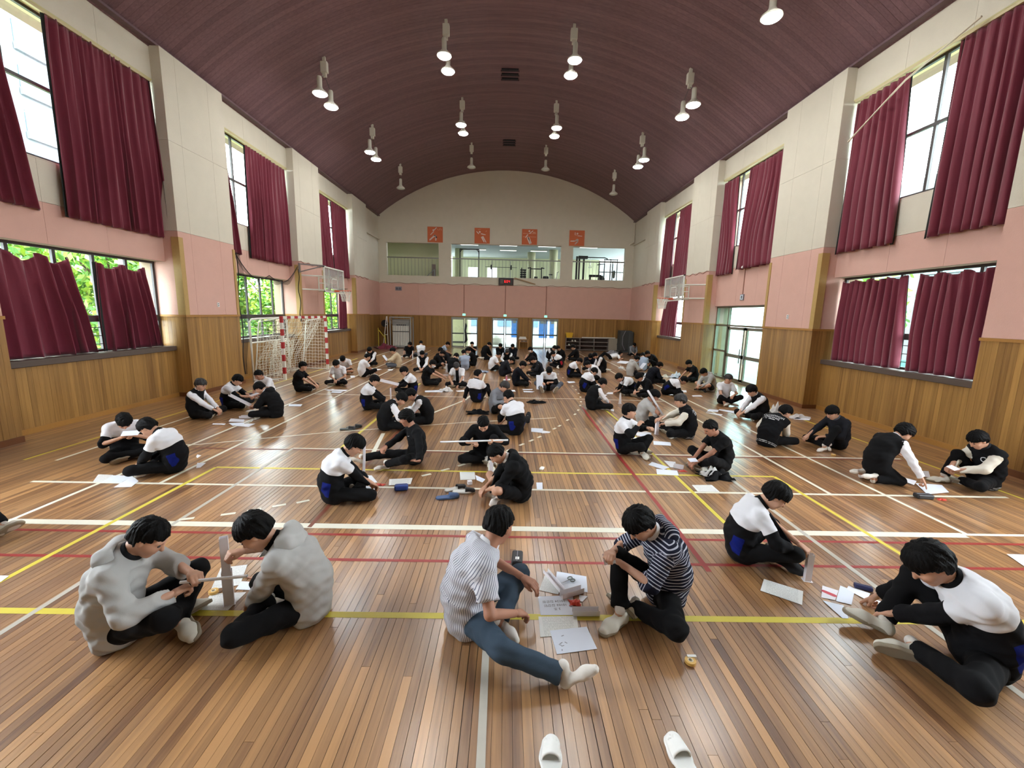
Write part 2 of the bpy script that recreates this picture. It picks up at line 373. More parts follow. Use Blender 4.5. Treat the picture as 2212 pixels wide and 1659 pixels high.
    boards(w, 'x', f, 24.8, DEPTH, .1, WAINS, n); panels(w, 'x', f, [24.8, 26.2, DEPTH], [WAINS, PINK_TOP], M_PINK, n, name='pink_panel'); panels(w, 'x', f, [24.8, DEPTH], [PINK_TOP, 6.5, EAVE], M_CREAM, n, name='cream_panel')
    MB().box(X(.1), X(.22), 24.8, DEPTH, 6.55, 6.62).build('beam_trim', M_CREAM, w)
side_wall(-1); side_wall(1)

# ---- windows
WN = [0]
def window(sd, bay, off, z0, z1, ycols, zrows, bars=False):
    WN[0] += 1
    y0, y1 = BAYS[bay]; x = wx(sd, off); r = tag(link('window_%d' % WN[0], None, None, (x, (y0+y1)/2, z0)), kind='structure')
    cy = (y0+y1)/2; t = .05; fr = MB()
    for yb in ([y0+.03]+ycols+[y1-.03]): fr.box(-t/2, t/2, yb-cy-.03, yb-cy+.03, 0, z1-z0)
    for zb, h in ([(z0+.025, .05)]+zrows+[(z1-.025, .05)]): fr.box(-t/2-.004, t/2+.004, y0-cy, y1-cy, zb-z0-h/2, zb-z0+h/2)
    fr.build('window_frame', M_FRAME, r)
    yb = [y0]+ycols+[y1]; zb = [z0]+[q[0] for q in zrows]+[z1]
    for a0, a1 in zip(yb[:-1], yb[1:]):
        for b0, b1 in zip(zb[:-1], zb[1:]): MB().box(-.004, .004, a0-cy+.02, a1-cy-.02, b0-z0+.02, b1-z0-.02).build('pane', M_GLASS, r)
    if bars:
        for k in range(3): MB().tube([(sd*-.06, y0-cy+.05, .16+k*.17), (sd*-.06, y1-cy-.05, .16+k*.17)], .009, 6).build('safety_bar', M_FRAME, r)
for sd in (-1, 1):
    for bay in (1, 2, 3):
        y0, y1 = BAYS[bay]; w = y1-y0
        window(sd, bay, O_UWIN, UW0+.02, UW1-.02, [y0+w*k/4 for k in (1, 2, 3)], [(6.0, .06)])
        if not (sd > 0 and bay == 2): window(sd, bay, O_LWIN, SILL_Z, LW1, [y0+w*k/5 for k in (1, 2, 3, 4)], [(1.95, .13)], bars=True)
# portals guide the daylight through the openings (they give no light themselves)
def portal(loc, rot, sx, sy):
    l = bpy.data.lights.new('daylight_portal', 'AREA'); l.shape = 'RECTANGLE'; l.size = sx; l.size_y = sy; l.cycles.is_portal = True
    o = link('daylight_portal', l, None, loc); o.rotation_euler = rot
for sd in (-1, 1):
    for bay in (1, 2, 3):
        y0, y1 = BAYS[bay]
        portal((wx(sd, .8), (y0+y1)/2, (UW0+UW1)/2), (0, sd*PI/2, 0), UW1-UW0, y1-y0)
        z0, z1 = (0, 2.68) if (sd > 0 and bay == 2) else (SILL_Z, LW1)
        portal((wx(sd, .9), (y0+y1)/2, (z0+z1)/2), (0, sd*PI/2, 0), z1-z0, y1-y0)

# ---- back wall (far end) with three openings above and three doors below
WB = DEPTH
OPEN = [(-7.55, -4.32), (-3.56, 3.30), (4.05, 7.32)]; OZ0, OZ1 = 4.44, 6.42
DOORS = [(-3.54, -1.84), (-.95, .72), (1.62, 3.30)]; DZ = 1.93
core = MB(); xl, xr = wx(-1, .25), wx(1, .25)
def strip(x0, x1, z0, z1): core.box(x0, x1, WB, WB+.28, z0, z1)
strip(xl, xr, DZ, OZ0)
xs = [xl]+[v for d in DOORS for v in d]+[xr]
for k in range(0, len(xs), 2): strip(xs[k], xs[k+1], 0, DZ)
xs2 = [xl]+[v for d in OPEN for v in d]+[xr]
for k in range(0, len(xs2), 2): strip(xs2[k], xs2[k+1], OZ0, OZ1)
# gable: polygon under the vault
gp = [(xl, OZ1), (xr, OZ1)]+[(XC+S_V*c, vault_z(XC+S_V*c)+.05) for c in np.linspace(1, -1, 25)]
n = len(gp); core.add([(x, WB, z) for x, z in gp]+[(x, WB+.28, z) for x, z in gp], [tuple(range(n)), tuple(reversed(range(n, 2*n)))])
wb = core.build('wall_back', M_CREAM); tag(wb, kind='structure')
for k in range(0, len(xs), 2): boards(wb, 'y', WB, xs[k], xs[k+1], .08, WAINS-.02, -1, w=.1)
for x0, x1 in DOORS: boards(wb, 'y', WB, x0, x1, DZ+.012, WAINS-.02, -1, w=.1)
MB().box(xl, xr, WB-.03, WB, WAINS-.02, WAINS+.02).build('wainscot_rail', M_RAILWOOD, wb)
for k in range(0, len(xs), 2): MB().box(xs[k], xs[k+1], WB-.025, WB, 0, .08).build('skirting', M_RAILWOOD, wb)
px = [xl, -5.6, -3.0, -.12, 2.48, 5.1, xr]
panels(wb, 'y', WB, px, [WAINS+.02, 3.95], M_PINK, -1, name='pink_panel')
panels(wb, 'y', WB, [xl, -4.0, 0, 3.9, xr], [3.95, OZ0-.02], M_CREAM, -1, gap=.002, name='cream_panel')
M_CON = mat('conduit_brown', (150, 104, 88), .6)
for i, x in enumerate((-2.73, -.12, 2.47)):
    MB().tube([(x, WB-.035, 3.95), (x, WB-.035, 2.2)], .022, 8).build('conduit', M_CON, wb)
    MB().lathe([(0, -.02), (.06, -.02), (.06, .02), (0, .02)], 12, (x, WB-.035, 3.98)).build('junction_box', M_CREAM, wb)
# wavy brown cable along the pink top edge
pts = [(XC-7.9+15.8*i/80, WB-.03, 3.97+.03*math.sin(i*1.3)+.02*math.sin(i*.47)) for i in range(81)]
MB().tube(pts, .012, 5).build('edge_cable', M_CON, wb)
for sd in (-1, 1):
    pts = [(wx(sd, -.012), 16.65+2.14*i/30, 3.98+.035*math.sin(i*.7)) for i in range(31)]
    MB().tube(pts, .012, 5).build('edge_cable', M_CON, WALLS[sd])
    pts = [(wx(sd, -.012), 22.65+2.14*i/30, 3.97+.035*math.sin(i*.6+1)) for i in range(31)]
    MB().tube(pts, .012, 5).build('edge_cable', M_CON, WALLS[sd])
# drain pipe in the far right corner
MB().tube([(wx(1, .12), WB-.12, EAVE-.1), (wx(1, .12), WB-.12, 6.75), (wx(1, .12)-.25, WB-.12, 6.6)], .035, 8).build('drain_pipe', M_CREAM, wb)
# rear wall behind the photographer
rw = MB().box(wx(-1, .3), wx(1, .3), REAR-.3, REAR, 0, APEX).build('wall_rear', M_CREAM); tag(rw, kind='structure')
# ================================================================ curtains
def curtain_mat():
    if 'curtain' in MATS: return MATS['curtain']
    m = mat('curtain', (112, 22, 46), .75, bump=.25, bscale=160, var=.12, vscale=1.5, sheen=.35); return m
M_CUR = curtain_mat(); M_LIN = mat('curtain_lining', (30, 34, 32), .85); M_TRACK = mat('curtain_track', (196, 182, 140), .6)
def curtain(label, sd, off, top, bot, zt, zb, folds, amp=.05, seed=0, sag=0., sagn=4, group=None, lin=.06, edge_wave=0.):
    """top/bot = (y0,y1) at the upper and lower edge; folds run down the cloth. sag droops the upper edge between hooks."""
    rs = np.random.default_rng(seed+50); folds = max(3, int(folds*(.66 if off < .4 else .85))); amp *= 1. if off < .4 else 1.25; per = 12; nu, nv = folds*per+1, 26; x = wx(sd, off); cy = (bot[0]+bot[1])/2
    wid = rs.uniform(.55, 1.6, folds); edges = np.r_[0, np.cumsum(wid)]/wid.sum(); dep = rs.uniform(.5, 1.25, folds+1)
    U = np.linspace(0, 1, nu); ph = np.interp(U, edges, np.arange(folds+1))*2*PI+rs.uniform(0, 6); am = np.interp(U, edges, dep)
    drift = rs.uniform(-.02, .02, folds+1); dr_u = np.interp(U, edges, drift); sec = rs.uniform(0, 6)
    root = thing('curtain', label, 'curtain', (x, cy, zb), 0, group)
    def cloth(dx, grow, mt, nm):
        V = []
        for j in range(nv+1):
            v = j/nv
            for i in range(nu):
                u = U[i]; y0 = top[0]+(bot[0]-top[0])*v; y1 = top[1]+(bot[1]-top[1])*v; ee = (2*u-1)
                y = y0+(y1-y0)*u + grow*np.sign(ee)*abs(ee)**9 + dr_u[i]*v*(y1-y0) + edge_wave*math.sin(v*5+1)*(1-abs(ee))
                a = amp*1.45*(.42+.58*min(1, v*1.6))*am[i]; w_ = math.sin(ph[i]+.4*math.sin(2.6*v+seed)*v)
                pl = .012*math.sin(ph[i]*3+sec)*(1-min(1, v*5))                 # tight pleats at the heading
                sg = sag*(abs(math.sin(u*sagn*PI))**1.5)*(1-v)**3
                V.append((sd*dx + a*(w_*abs(w_)**-.25 if abs(w_) > 1e-3 else 0)+pl+.01*math.sin(ph[i]*2.1+v*4), y-cy+.5*a*math.cos(ph[i])*(.3+.7*v), zt-(zt-zb)*v-sg+.01*math.sin(ph[i]*.5)*v-zb))
        F = [(j*nu+i, j*nu+i+1, (j+1)*nu+i+1, (j+1)*nu+i) for j in range(nv) for i in range(nu-1)]
        o = MB().add(V, F).build(nm, mt, root, smooth=True); s = o.modifiers.new('thickness', 'SOLIDIFY'); s.thickness = .005; return o
    cloth(0, 0, M_CUR, 'cloth')
    if lin:                                        # black lining showing past both side edges
        for e in (0, 1):
            V = []; sg_ = -1 if e == 0 else 1
            for j in range(nv+1):
                v = j/nv; y = top[e]+(bot[e]-top[e])*v+(dr_u[-e]*v*(bot[1]-bot[0])); wv = math.sin(ph[-e]+.4*math.sin(2.6*v+seed)*v)*amp*1.45*(.42+.58*min(1, v*1.6))*am[-e]
                z = zt-(zt-zb)*v-zb
                for k in range(4): V.append((sd*(.012+.004*k)+wv+.01*math.sin(k*1.7+v*3), y-cy+sg_*(lin*(k/3)-.03), z-.012))
            o = MB().add(V, [(j*4+k, j*4+k+1, (j+1)*4+k+1, (j+1)*4+k) for j in range(nv) for k in range(3)]).build('lining', M_LIN, root, smooth=True); s_ = o.modifiers.new('thickness', 'SOLIDIFY'); s_.thickness = .004
    return root
CG = 'maroon window curtains'
CL = lambda where: 'maroon pleated curtain ' + where
# left wall, upper windows
curtain(CL('at the near end of the upper left window by the bright panes'), -1, .27, (6.85, 7.55), (6.85, 7.98), 7.2, 3.84, 9, .05, 1, group=CG)
curtain(CL('drawn wide across the upper left window over the pink wall'), -1, .27, (8.42, 10.62), (8.32, 10.68), 7.2, 3.82, 20, .05, 2, group=CG)
curtain(CL('narrow strip beside the narrow panes above the black netting'), -1, .27, (12.85, 13.02), (12.95, 13.6), 7.15, 3.82, 5, .04, 3, group=CG)
curtain(CL('wide one beside the narrow panes above the white goal'), -1, .27, (14.2, 16.55), (14.15, 16.62), 7.15, 3.8, 20, .05, 4, group=CG)
curtain(CL('left of the slit of daylight behind the glass backboard by the goal'), -1, .27, (18.95, 20.35), (19.35, 20.75), 7.1, 3.75, 12, .05, 5, group=CG)
curtain(CL('right of the slit of daylight over the small curtained window'), -1, .27, (20.7, 22.45), (20.95, 22.6), 7.1, 3.82, 15, .05, 6, group=CG)
# left wall, lower windows
curtain(CL('bunched over the dark sill with a sagging upper hem'), -1, .50, (6.9, 8.5), (6.88, 8.82), 3.12, 1.29, 9, .06, 7, sag=.16, sagn=3, group=CG, lin=.08)
curtain(CL('on the dark sill, beyond the leafy gap'), -1, .50, (9.05, 10.2), (9.0, 10.5), 3.1, 1.29, 9, .06, 8, sag=.12, sagn=2, group=CG, lin=.08)
curtain(CL('covering the far half of the small lower window beyond the goal'), -1, .48, (20.6+1.1, 22.5), (21.6, 22.55), 3.0, 1.29, 8, .05, 9, group=CG, lin=0)
# right wall
curtain(CL('on the upper right window crossed by a loose white rail'), 1, .27, (9.3, 10.6), (9.15, 10.66), 7.15, 3.84, 12, .05, 11, group=CG)
curtain(CL('beside the brightest window panes above the wide lower curtains'), 1, .27, (6.9, 8.35), (6.9, 8.42), 7.2, 3.84, 13, .055, 12, group=CG)
curtain(CL('far side of the window over the glass entrance door'), 1, .27, (15.65, 16.6), (15.6, 16.62), 7.1, 3.82, 10, .05, 13, group=CG, edge_wave=.12)
curtain(CL('gathered one hooked up over the exit sign above the glass entrance'), 1, .27, (12.95, 14.85), (12.95, 15.1), 7.1, 3.9, 16, .06, 14, group=CG, edge_wave=-.12)
curtain(CL('far one behind the right basketball backboard'), 1, .27, (21.2, 22.45), (21.32, 22.6), 7.1, 3.8, 12, .05, 15, group=CG)
curtain(CL('near one behind the right basketball backboard, left of a cream pier'), 1, .27, (19.1, 20.7), (19.3, 21.0), 7.1, 3.8, 14, .05, 16, group=CG)
curtain(CL('on the lower right sill, the half away from the tan post'), 1, .50, (8.88, 10.6), (8.8, 10.62), 3.2, 1.29, 12, .06, 17, sag=.06, sagn=4, group=CG, lin=.03)
curtain(CL('on the lower right sill, the half against the tan post'), 1, .50, (6.86, 8.58), (6.86, 8.5), 3.2, 1.29, 12, .065, 18, sag=.07, sagn=4, group=CG, lin=.03)
curtain(CL('hanging in the small lower window under the right backboard'), 1, .48, (20.6, 22.3), (20.7, 22.5), 3.1, 1.29, 10, .05, 19, group=CG, lin=0)
for sd in (-1, 1):
    for bay in (1, 2, 3):
        y0, y1 = BAYS[bay]; MB().box(wx(sd, O_HEAD+.005), wx(sd, O_HEAD+.06), y0+.03, y1-.03, UW1-.07, UW1-.02).build('curtain_track', M_TRACK, WALLS[sd])
tr = MB().tube([(wx(1, .12), 7.9, 7.28), (wx(1, .1), 9.2, 6.95), (wx(1, .06), 10.45, 6.28)], .018, 8).build('curtain_rail', mat('rail_white', (214, 206, 184), .5)); tag(tr, 'fallen white curtain rail hanging aslant across the upper right curtain', 'rail')

# ================================================================ doors in the back wall
M_GLT = tint_glass(); M_ALU = mat('door_steel', (150, 152, 150), .35, metal=.7); M_DKBAR = mat('door_bar', (70, 74, 74), .45)
for i, (x0, x1) in enumerate(DOORS):
    r = tag(link('door_%d' % (i+1), None, None, ((x0+x1)/2, WB+.06, 0)), kind='structure'); hw = (x1-x0)/2
    MB().box(-hw, hw, -.05, .05, DZ-.07, DZ).box(-hw, -hw+.05, -.05, .05, 0, DZ-.07).box(hw-.05, hw, -.05, .05, 0, DZ-.07).build('door_frame', M_ALU, r)
    for s in (-1, 1):
        c = s*hw/2; q = hw/2-.035
        lf = MB().box(c-q, c-q+.045, -.02, .02, .01, DZ-.08).box(c+q-.045, c+q, -.02, .02, .01, DZ-.08).box(c-q, c+q, -.02, .02, .01, .1).box(c-q, c+q, -.02, .02, DZ-.15, DZ-.08).build('door_leaf', M_ALU, r)
        MB().box(c-q+.04, c+q-.04, -.004, .004, .1, DZ-.15).build('pane', M_GLASS, lf)
        MB().box(c-q, c+q, -.05, -.02, .86, .94).build('push_bar', M_DKBAR, lf)
# green exit signs
M_EXG = mat('exit_green', (110, 235, 190), .4, emis=1.6); M_WHT = mat('plain_white', (232, 232, 228), .6)
for i, x in enumerate((-2.73, -.12, 2.47)):
    t = thing('exit_sign', 'small glowing green exit sign above the %s glass double door' % ('left', 'middle', 'right')[i], 'exit sign', (x, WB-.045, 2.02), 0, 'exit signs over the glass doors')
    MB().box(-.1, .1, -.02, .03, 0, .14).build('housing', M_WHT, t); MB().box(-.085, .085, -.024, -.019, .015, .125).build('lit_face', M_EXG, t)
    MB().box(-.03, .01, -.027, -.023, .03, .08).box(-.02, .0, -.027, -.023, .085, .11).box(.02, .05, -.027, -.023, .03, .11).build('running_figure', M_WHT, t)

# ================================================================ pictogram boards
M_OR = mat('sign_orange', (206, 108, 66), .7); M_PIC = mat('sign_figure', (232, 214, 206), .7)
def cap2(mb, a, b, w0, w1=None, y=0, n=6):
    w1 = w1 or w0; a, b = Vector((a[0], a[1])), Vector((b[0], b[1])); d = (b-a); ang = math.atan2(d.y, d.x); pts = []
    for k in range(n+1): t = ang+PI/2+PI*k/n; pts.append((a.x+w0*math.cos(t), a.y+w0*math.sin(t)))
    for k in range(n+1): t = ang-PI/2+PI*k/n; pts.append((b.x+w1*math.cos(t), b.y+w1*math.sin(t)))
    m = len(pts); mb.add([(p[0], y, p[1]) for p in pts]+[(p[0], y+.01, p[1]) for p in pts], [tuple(range(m)), tuple(reversed(range(m, 2*m)))]+[(i, m+i, m+(i+1) % m, (i+1) % m) for i in range(m)])
def pictogram(x, label, limbs, head, extra=()):
    t = thing('sport_sign', label, 'sign', (x, WB-.03, 6.47), 0, 'orange sport pictograms')
    MB().box(-.47, .47, 0, .03, 0, .92).build('board', M_OR, t)
    f = MB()
    for a, b, w0, w1 in limbs: cap2(f, a, b, w0, w1, -.012)
    cap2(f, head, (head[0]+.001, head[1]), .055, .055, -.012); f.build('white_figure', M_PIC, t)
    if extra:
        for a, b, w in extra: e = MB(); cap2(e, a, b, w, w, -.008); e.build('thin_line', mat('sign_line', (222, 168, 138), .7), t)

pictogram(-4.53, 'orange pictogram board of a ball player lunging with raised arm', [((-.1, .75-.08), (.08, .86), .018, .026), ((-.1, .62), (-.27, .45), .028, .02), ((-.02, .4), (-.32, .14), .045, .04), ((0, .4), (.07, .3), .05, .05), ((.07, .3), (.04, .13), .05, .04)], (-.1, .71), [((.12, .8), (.2, .72), .012), ((.26, .72), (.26, .8), .012), ((.26, .8), (.38, .8), .012), ((.38, .8), (.38, .7), .012)])
pictogram(-1.63, 'orange pictogram board of a player swinging with legs trailing', [((-.34, .7), (-.22, .58), .02, .028), ((-.05, .57), (.2, .52), .03, .02), ((-.02, .36), (.12, .1), .045, .03), ((.05, .4), (.24, .08), .04, .025)], (-.15, .68), [((-.26, .8), (-.1, .84), .01), ((.22, .7), (.28, .76), .012)])
pictogram(1.3, 'orange pictogram board of a spiking player before a net', [((0, .66), (.2, .82), .022, .022), ((-.12, .58), (-.25, .42), .03, .022), ((-.1, .4), (.02, .08), .06, .05), ((-.04, .4), (.1, .1), .05, .04)], (-.02, .8), [((-.4, .66), (.4, .66), .012), ((-.4, .46), (.4, .46), .012), ((.22, .72), (.34, .72), .03)])
pictogram(4.24, 'orange pictogram board of a leaping player with bent legs', [((-.12, .78), (-.12, .66), .02, .02), ((.05, .6), (.3, .58), .018, .018), ((.02, .38), (-.1, .28), .04, .035), ((-.1, .28), (-.38, .27), .035, .025), ((.05, .36), (.05, .24), .05, .04), ((.05, .24), (-.1, .1), .04, .025)], (.02, .72), [((-.12, .64), (0, .62), .014)])

# scoreboard clock
t = thing('scoreboard', 'small dark electronic scoreboard with red digits under the gallery', 'scoreboard', (-.1, WB-.13, 3.98))
bevel(MB().box(-.47, .47, 0, .08, 0, .44).build('housing', mat('score_case', (70, 62, 56), .5), t), .01)
MB().box(-.44, .44, -.006, 0, .03, .41).build('face', mat('score_face', (44, 40, 38), .4), t)
MS = mat('score_text', (150, 140, 130), .6)
for k in range(3): MB().box(-.36, -.16, -.01, -.005, .12+k*.09, .145+k*.09).build('lettering', MS, t)
SEG = {'0': 'abcdef', '1': 'bc', '2': 'abged', '4': 'fgbc', '6': 'afgedc', '8': 'abcdefg'}
def seven(mb, ch, x, z, w, h, t):
    for s in SEG[ch]:
        if s == 'a': mb.box(x, x+w, -.012, -.007, z+h-t, z+h)
        if s == 'g': mb.box(x, x+w, -.012, -.007, z+h/2-t/2, z+h/2+t/2)
        if s == 'd': mb.box(x, x+w, -.012, -.007, z, z+t)
        if s in 'fb': xx = x if s == 'f' else x+w-t; mb.box(xx, xx+t, -.012, -.007, z+h/2, z+h)
        if s in 'ec': xx = x if s == 'e' else x+w-t; mb.box(xx, xx+t, -.012, -.007, z, z+h/2)
for k, c in enumerate('604'): mb = MB(); seven(mb, c, -.1+k*.13, .15, .08, .15, .018); mb.build('digit', mat('score_red', (255, 40, 50), .4, emis=.5), t)
ld = MB().bar((.42, WB-.14, 4.44), (1.75, WB-.07, 4.08), .06, .05).build('wooden_pole', mat('pole_wood', (170, 140, 100), .6)); tag(ld, 'thin wooden pole leaning off the scoreboard below the gallery', 'pole')
t = thing('wall_socket_panel', 'small grey double vent plate on the pink back wall', 'wall plate', (-6.85, WB-.035, 3.62)); M_PL = mat('plate_grey', (132, 130, 140), .5)
bevel(MB().box(-.2, .2, 0, .02, -.12, .12).build('plate', M_PL, t), .006); [MB().lathe([(.07, 0), (.07, .02), (0, .03)], 12).build('round_vent', mat('plate_dark', (96, 94, 104), .5), t) for _ in range(1)]
for s in (-1, 1):
    o = MB().tube([(s*.09, .0, 0), (s*.09, -.015, 0)], .07, 14).build('socket', MATS['plate_dark'], t)
for ch in [c for c in t.children if c.name.startswith('round_vent')]: bpy.data.objects.remove(ch)
for sd, y in ((-1, 11.9), (1, 11.7)):
    t = thing('wall_outlet', 'white double power outlet on the pink pier of the %s wall' % ('left' if sd < 0 else 'right'), 'outlet', (wx(sd, -.004), y, 2.3 if sd < 0 else 2.32))
    MB().box(-.01, .01, -.04, .04, -.06, .06).build('plate', M_WHT, t); [MB().box(-.014, .014, -.018, .018, z-.018, z+.018).build('socket', M_PL, t) for z in (-.026, .026)]

# ================================================================ gallery gym behind the openings
M_GW = mat('gallery_wall', (214, 216, 180), .85); M_GC = mat('gallery_ceiling', (196, 208, 210), .8); M_GF = mat('gallery_floor', (150, 150, 150), .5)
gy0, gy1, gz0, gz1 = WB+.28, WB+9.0, 4.2, 6.75; GXR = 12.0
tag(MB().box(wx(-1, .3), GXR, gy0, gy1, gz0-.1, gz0).build('floor_gallery', M_GF), kind='structure')
tag(MB().box(wx(-1, .3), GXR, gy0, gy1, gz1, gz1+.1).build('ceiling_gallery', M_GC), kind='structure')
g = MB().box(wx(-1, .3), wx(-1, .5), gy0, gy1, gz0, gz1); g.box(wx(-1, .3), -4.6, gy0+1.9, gy0+2.05, gz0, gz1)
for x0, x1 in ((-4.6, -3.3), (-2.5, -1.7), (-.9, 7.6)): g.box(x0, x1, gy1, gy1+.15, gz0+.25, gz0+1.75)
g.box(-4.6, 7.6, gy1, gy1+.15, gz0+1.75, gz1); g.box(-4.6, 7.6, gy1, gy1+.15, gz0, gz0+.25); g.box(7.6, GXR, gy0, gy0+.1, gz0, gz1); g.box(GXR, GXR+.15, gy0, gy1, gz0, gz0+.4)
tag(g.build('wall_gallery', M_GW), kind='structure')
portal((GXR+.1, (gy0+gy1)/2, gz0+1.5), (0, PI/2, 0), 2.2, gy1-gy0); portal((9.8, gy1+.1, gz0+1.2), (-PI/2, 0, 0), 4.4, 2.4)
for i, (x, y) in enumerate(((-3.55, 4.5), (1.75, 5.5), (3.25, 4.0), (4.3, 4.6))):
    c = MB().lathe([(.3, gz0), (.3, gz1)], 24, (x, WB+y, 0)).build('column', M_GW, bpy.data.objects['wall_gallery'], smooth=True)
for i, (x0, x1) in enumerate(OPEN):                      # railings
    t = thing('gallery_railing', 'grey steel gallery railing in the %s opening of the back wall' % ('left', 'wide middle', 'right')[i], 'railing', ((x0+x1)/2, WB+.14, OZ0)); hw = (x1-x0)/2
    MR = mat('rail_steel', (120, 118, 112), .4, metal=.5)
    MB().box(-hw, hw, -.03, .03, 1.07, 1.13).build('top_rail', MR, t); nb = int(2*hw/.21)
    for k in range(1, nb): MB().box(-hw+2*hw*k/nb-.008, -hw+2*hw*k/nb+.008, -.008, .008, 0, 1.07).build('baluster', MR, t)
for k, (x, y) in enumerate([(-2.6, 2.2), (.0, 2.2), (2.6, 2.2), (-2.2, 4.4), (0, 4.4), (2.2, 4.4), (5.4, 2.2), (-6.0, .75)]):  # last position is an added lamp, hidden from view, brightening the left gallery wall
    t = thing('strip_light', 'dim strip light on the gallery ceiling', 'light', (x, WB+y, gz1-.04), 0, 'gallery strip lights'); MB().box(-.6, .6, -.08, .08, 0, .04).build('body', M_GW, t); MB().box(-.58, .58, -.05, .05, -.02, 0).build('tube', mat('tube_dim', (236, 240, 240), .5, emis=2.2), t)
M_BLK = mat('gym_black', (22, 22, 24), .5); M_STL = mat('gym_steel', (170, 172, 176), .3, metal=.8); M_PAD = mat('gym_pad', (34, 34, 38), .6)
def tubes(mb, segs, r=.03, n=6):
    for a, b in segs: mb.tube([a, b], r, n)
    return mb
# pull-up rack
t = thing('pull_up_rack', 'black pull-up rack frame standing in the gallery', 'gym rack', (-2.55, WB+1.6, gz0))
for s in (-.62, .62):
    tubes(MB(), [((s, -.0, 0), (s, 0, 2.15)), ((s, -.4, .03), (s, .4, .03))], .035).build('upright', M_BLK, t); MB().bar((s, 0, 1.95), (s*.75, 0, 2.13), .04).build('gusset', M_BLK, t)
tubes(MB(), [((-.62, 0, 2.13), (.62, 0, 2.13))], .035).build('cross_bar', M_BLK, t)
# barbell on stands
t = thing('barbell_stand', 'barbell resting on two slim stands in the gallery', 'gym stand', (-.45, WB+1.8, gz0))
for s in (-.62, .62): tubes(MB(), [((s, 0, 0), (s, 0, 1.45)), ((s, -.3, .02), (s, .3, .02))], .022).build('stand', M_STL, t)
bar = thing('barbell', 'loaded barbell held on the slim gallery stands', 'barbell', (-.45, WB+1.75, gz0+1.05)); MB().tube([(-1.05, 0, 0), (1.05, 0, 0)], .014, 8).build('bar', M_BLK, bar)
for s in (-.66, .66): MB().tube([(s-.045, 0, 0), (s+.045, 0, 0)], .15, 16).build('weight_plate', M_BLK, bar)
# exercise ball / plate tree / smith machine / benches
t = thing('striped_stool', 'dark domed exercise stool with grey stripes in the gallery', 'stool', (-1.2+.95, WB+1.1, gz0)); MB().lathe([(.36, .02), (.34, .12), (.26, .24), (.12, .3), (0, .31)], 20).build('dome', M_PAD, t, smooth=True)
for k in range(6): a = PI*(k+.5)/6; MB().tube([(.37*math.cos(a)*-1, -.05, .02), (.3*math.cos(a)*-1, -.12-.1*math.sin(a), .2), (0, -.05, .33)], .02, 5).build('stripe', M_STL, t)
t = thing('dumbbell_tower', 'tall black dumbbell tower beside the gallery weight machine', 'gym rack', (1.0, WB+1.2, gz0))
MB().box(-.18, .18, -.18, .18, 0, .06).build('base', M_BLK, t); MB().tube([(-.1, 0, 0), (-.1, 0, 1.0)], .03, 8).build('post', M_BLK, t); MB().tube([(.12, 0, 0), (.12, 0, .85)], .03, 8).build('post', M_BLK, t)
for k in range(6): MB().tube([(-.19, 0, .15+k*.14), (.19, 0, .15+k*.14)], .07-.004*k, 10).build('dumbbell', M_BLK, t)
t = thing('chest_press', 'black weight machine with twin seats in the middle gallery opening', 'gym machine', (1.85, WB+1.3, gz0))
for s in (-.36, .36): tubes(MB(), [((s, 0, 0), (s, 0, 1.05)), ((s, 0, 1.02), (s*1.5, -.1, .98))], .04).build('upright', M_BLK, t)
MB().box(-.36, .36, -.03, .03, .92, .98).build('cross_bar', M_BLK, t); MB().box(-.1, .1, -.2, .2, .02, .45).build('seat', M_PAD, t); bevel(MB().box(.45, .85, -.15, .2, .0, .5).build('back_pad', M_PAD, t), .08)
t = thing('exercise_bike', 'slim grey exercise bike by the gallery column', 'exercise bike', (3.05, WB+1.6, gz0))
tubes(MB(), [((-.35, 0, .03), (.35, 0, .03)), ((-.15, 0, .03), (-.2, 0, .6)), ((.1, 0, .03), (.25, 0, .75))], .025).build('frame', M_STL, t); MB().box(-.32, -.08, -.07, .07, .6, .66).build('saddle', M_BLK, t); tubes(MB(), [((.25, -.22, .78), (.25, .22, .78)), ((.25, .22, .78), (.35, .22, .86))], .02).build('handlebar', M_BLK, t); MB().tube([(.1, -.04, .2), (.1, .04, .2)], .17, 16).build('flywheel', M_STL, t)
t = thing('cable_machine', 'large black cable machine with overhead bar in the right gallery opening', 'gym machine', (4.9, WB+1.6, gz0))
for x in (-.35, -.18, .12): MB().box(x-.05, x+.05, -.08, .08, 0, 1.85).build('weight_tower', M_BLK, t)
tubes(MB(), [((-.3, 0, 1.8), (1.5, 0, 1.8)), ((1.5, 0, 1.8), (1.7, 0, 1.72))], .035).build('overhead_bar', M_BLK, t); MB().box(-.25, .35, -.15, .15, 1.7, 1.88).build('pulley_head', M_BLK, t)
tubes(MB(), [((.55, 0, 1.78), (.55, 0, 1.3)), ((.55, 0, 1.3), (.45, 0, 1.15)), ((.55, 0, 1.3), (.65, 0, 1.15)), ((.45, 0, 1.15), (.65, 0, 1.15))], .014, 5).build('hand_grip', M_STL, t)
t = thing('dumbbell_rack', 'low black dumbbell rack in the right gallery opening', 'gym rack', (5.75, WB+1.3, gz0)); MB().box(-.4, .4, -.1, .1, .52, .66).box(-.36, -.28, -.1, .1, 0, .55).box(.28, .36, -.1, .1, 0, .55).build('frame', M_BLK, t)
for k in range(3): MB().tube([(.3, -.16, .15+k*.2), (.5, -.16, .15+k*.2)], .06, 10).build('dumbbell', M_BLK, t)
t = thing('smith_machine', 'dark smith machine with weight plate by the bright gallery window', 'gym machine', (6.75, WB+1.8, gz0))
for x in (-.3, .1, .55): tubes(MB(), [((x, 0, 0), (x, 0, 1.75))], .04).build('upright', M_BLK, t)
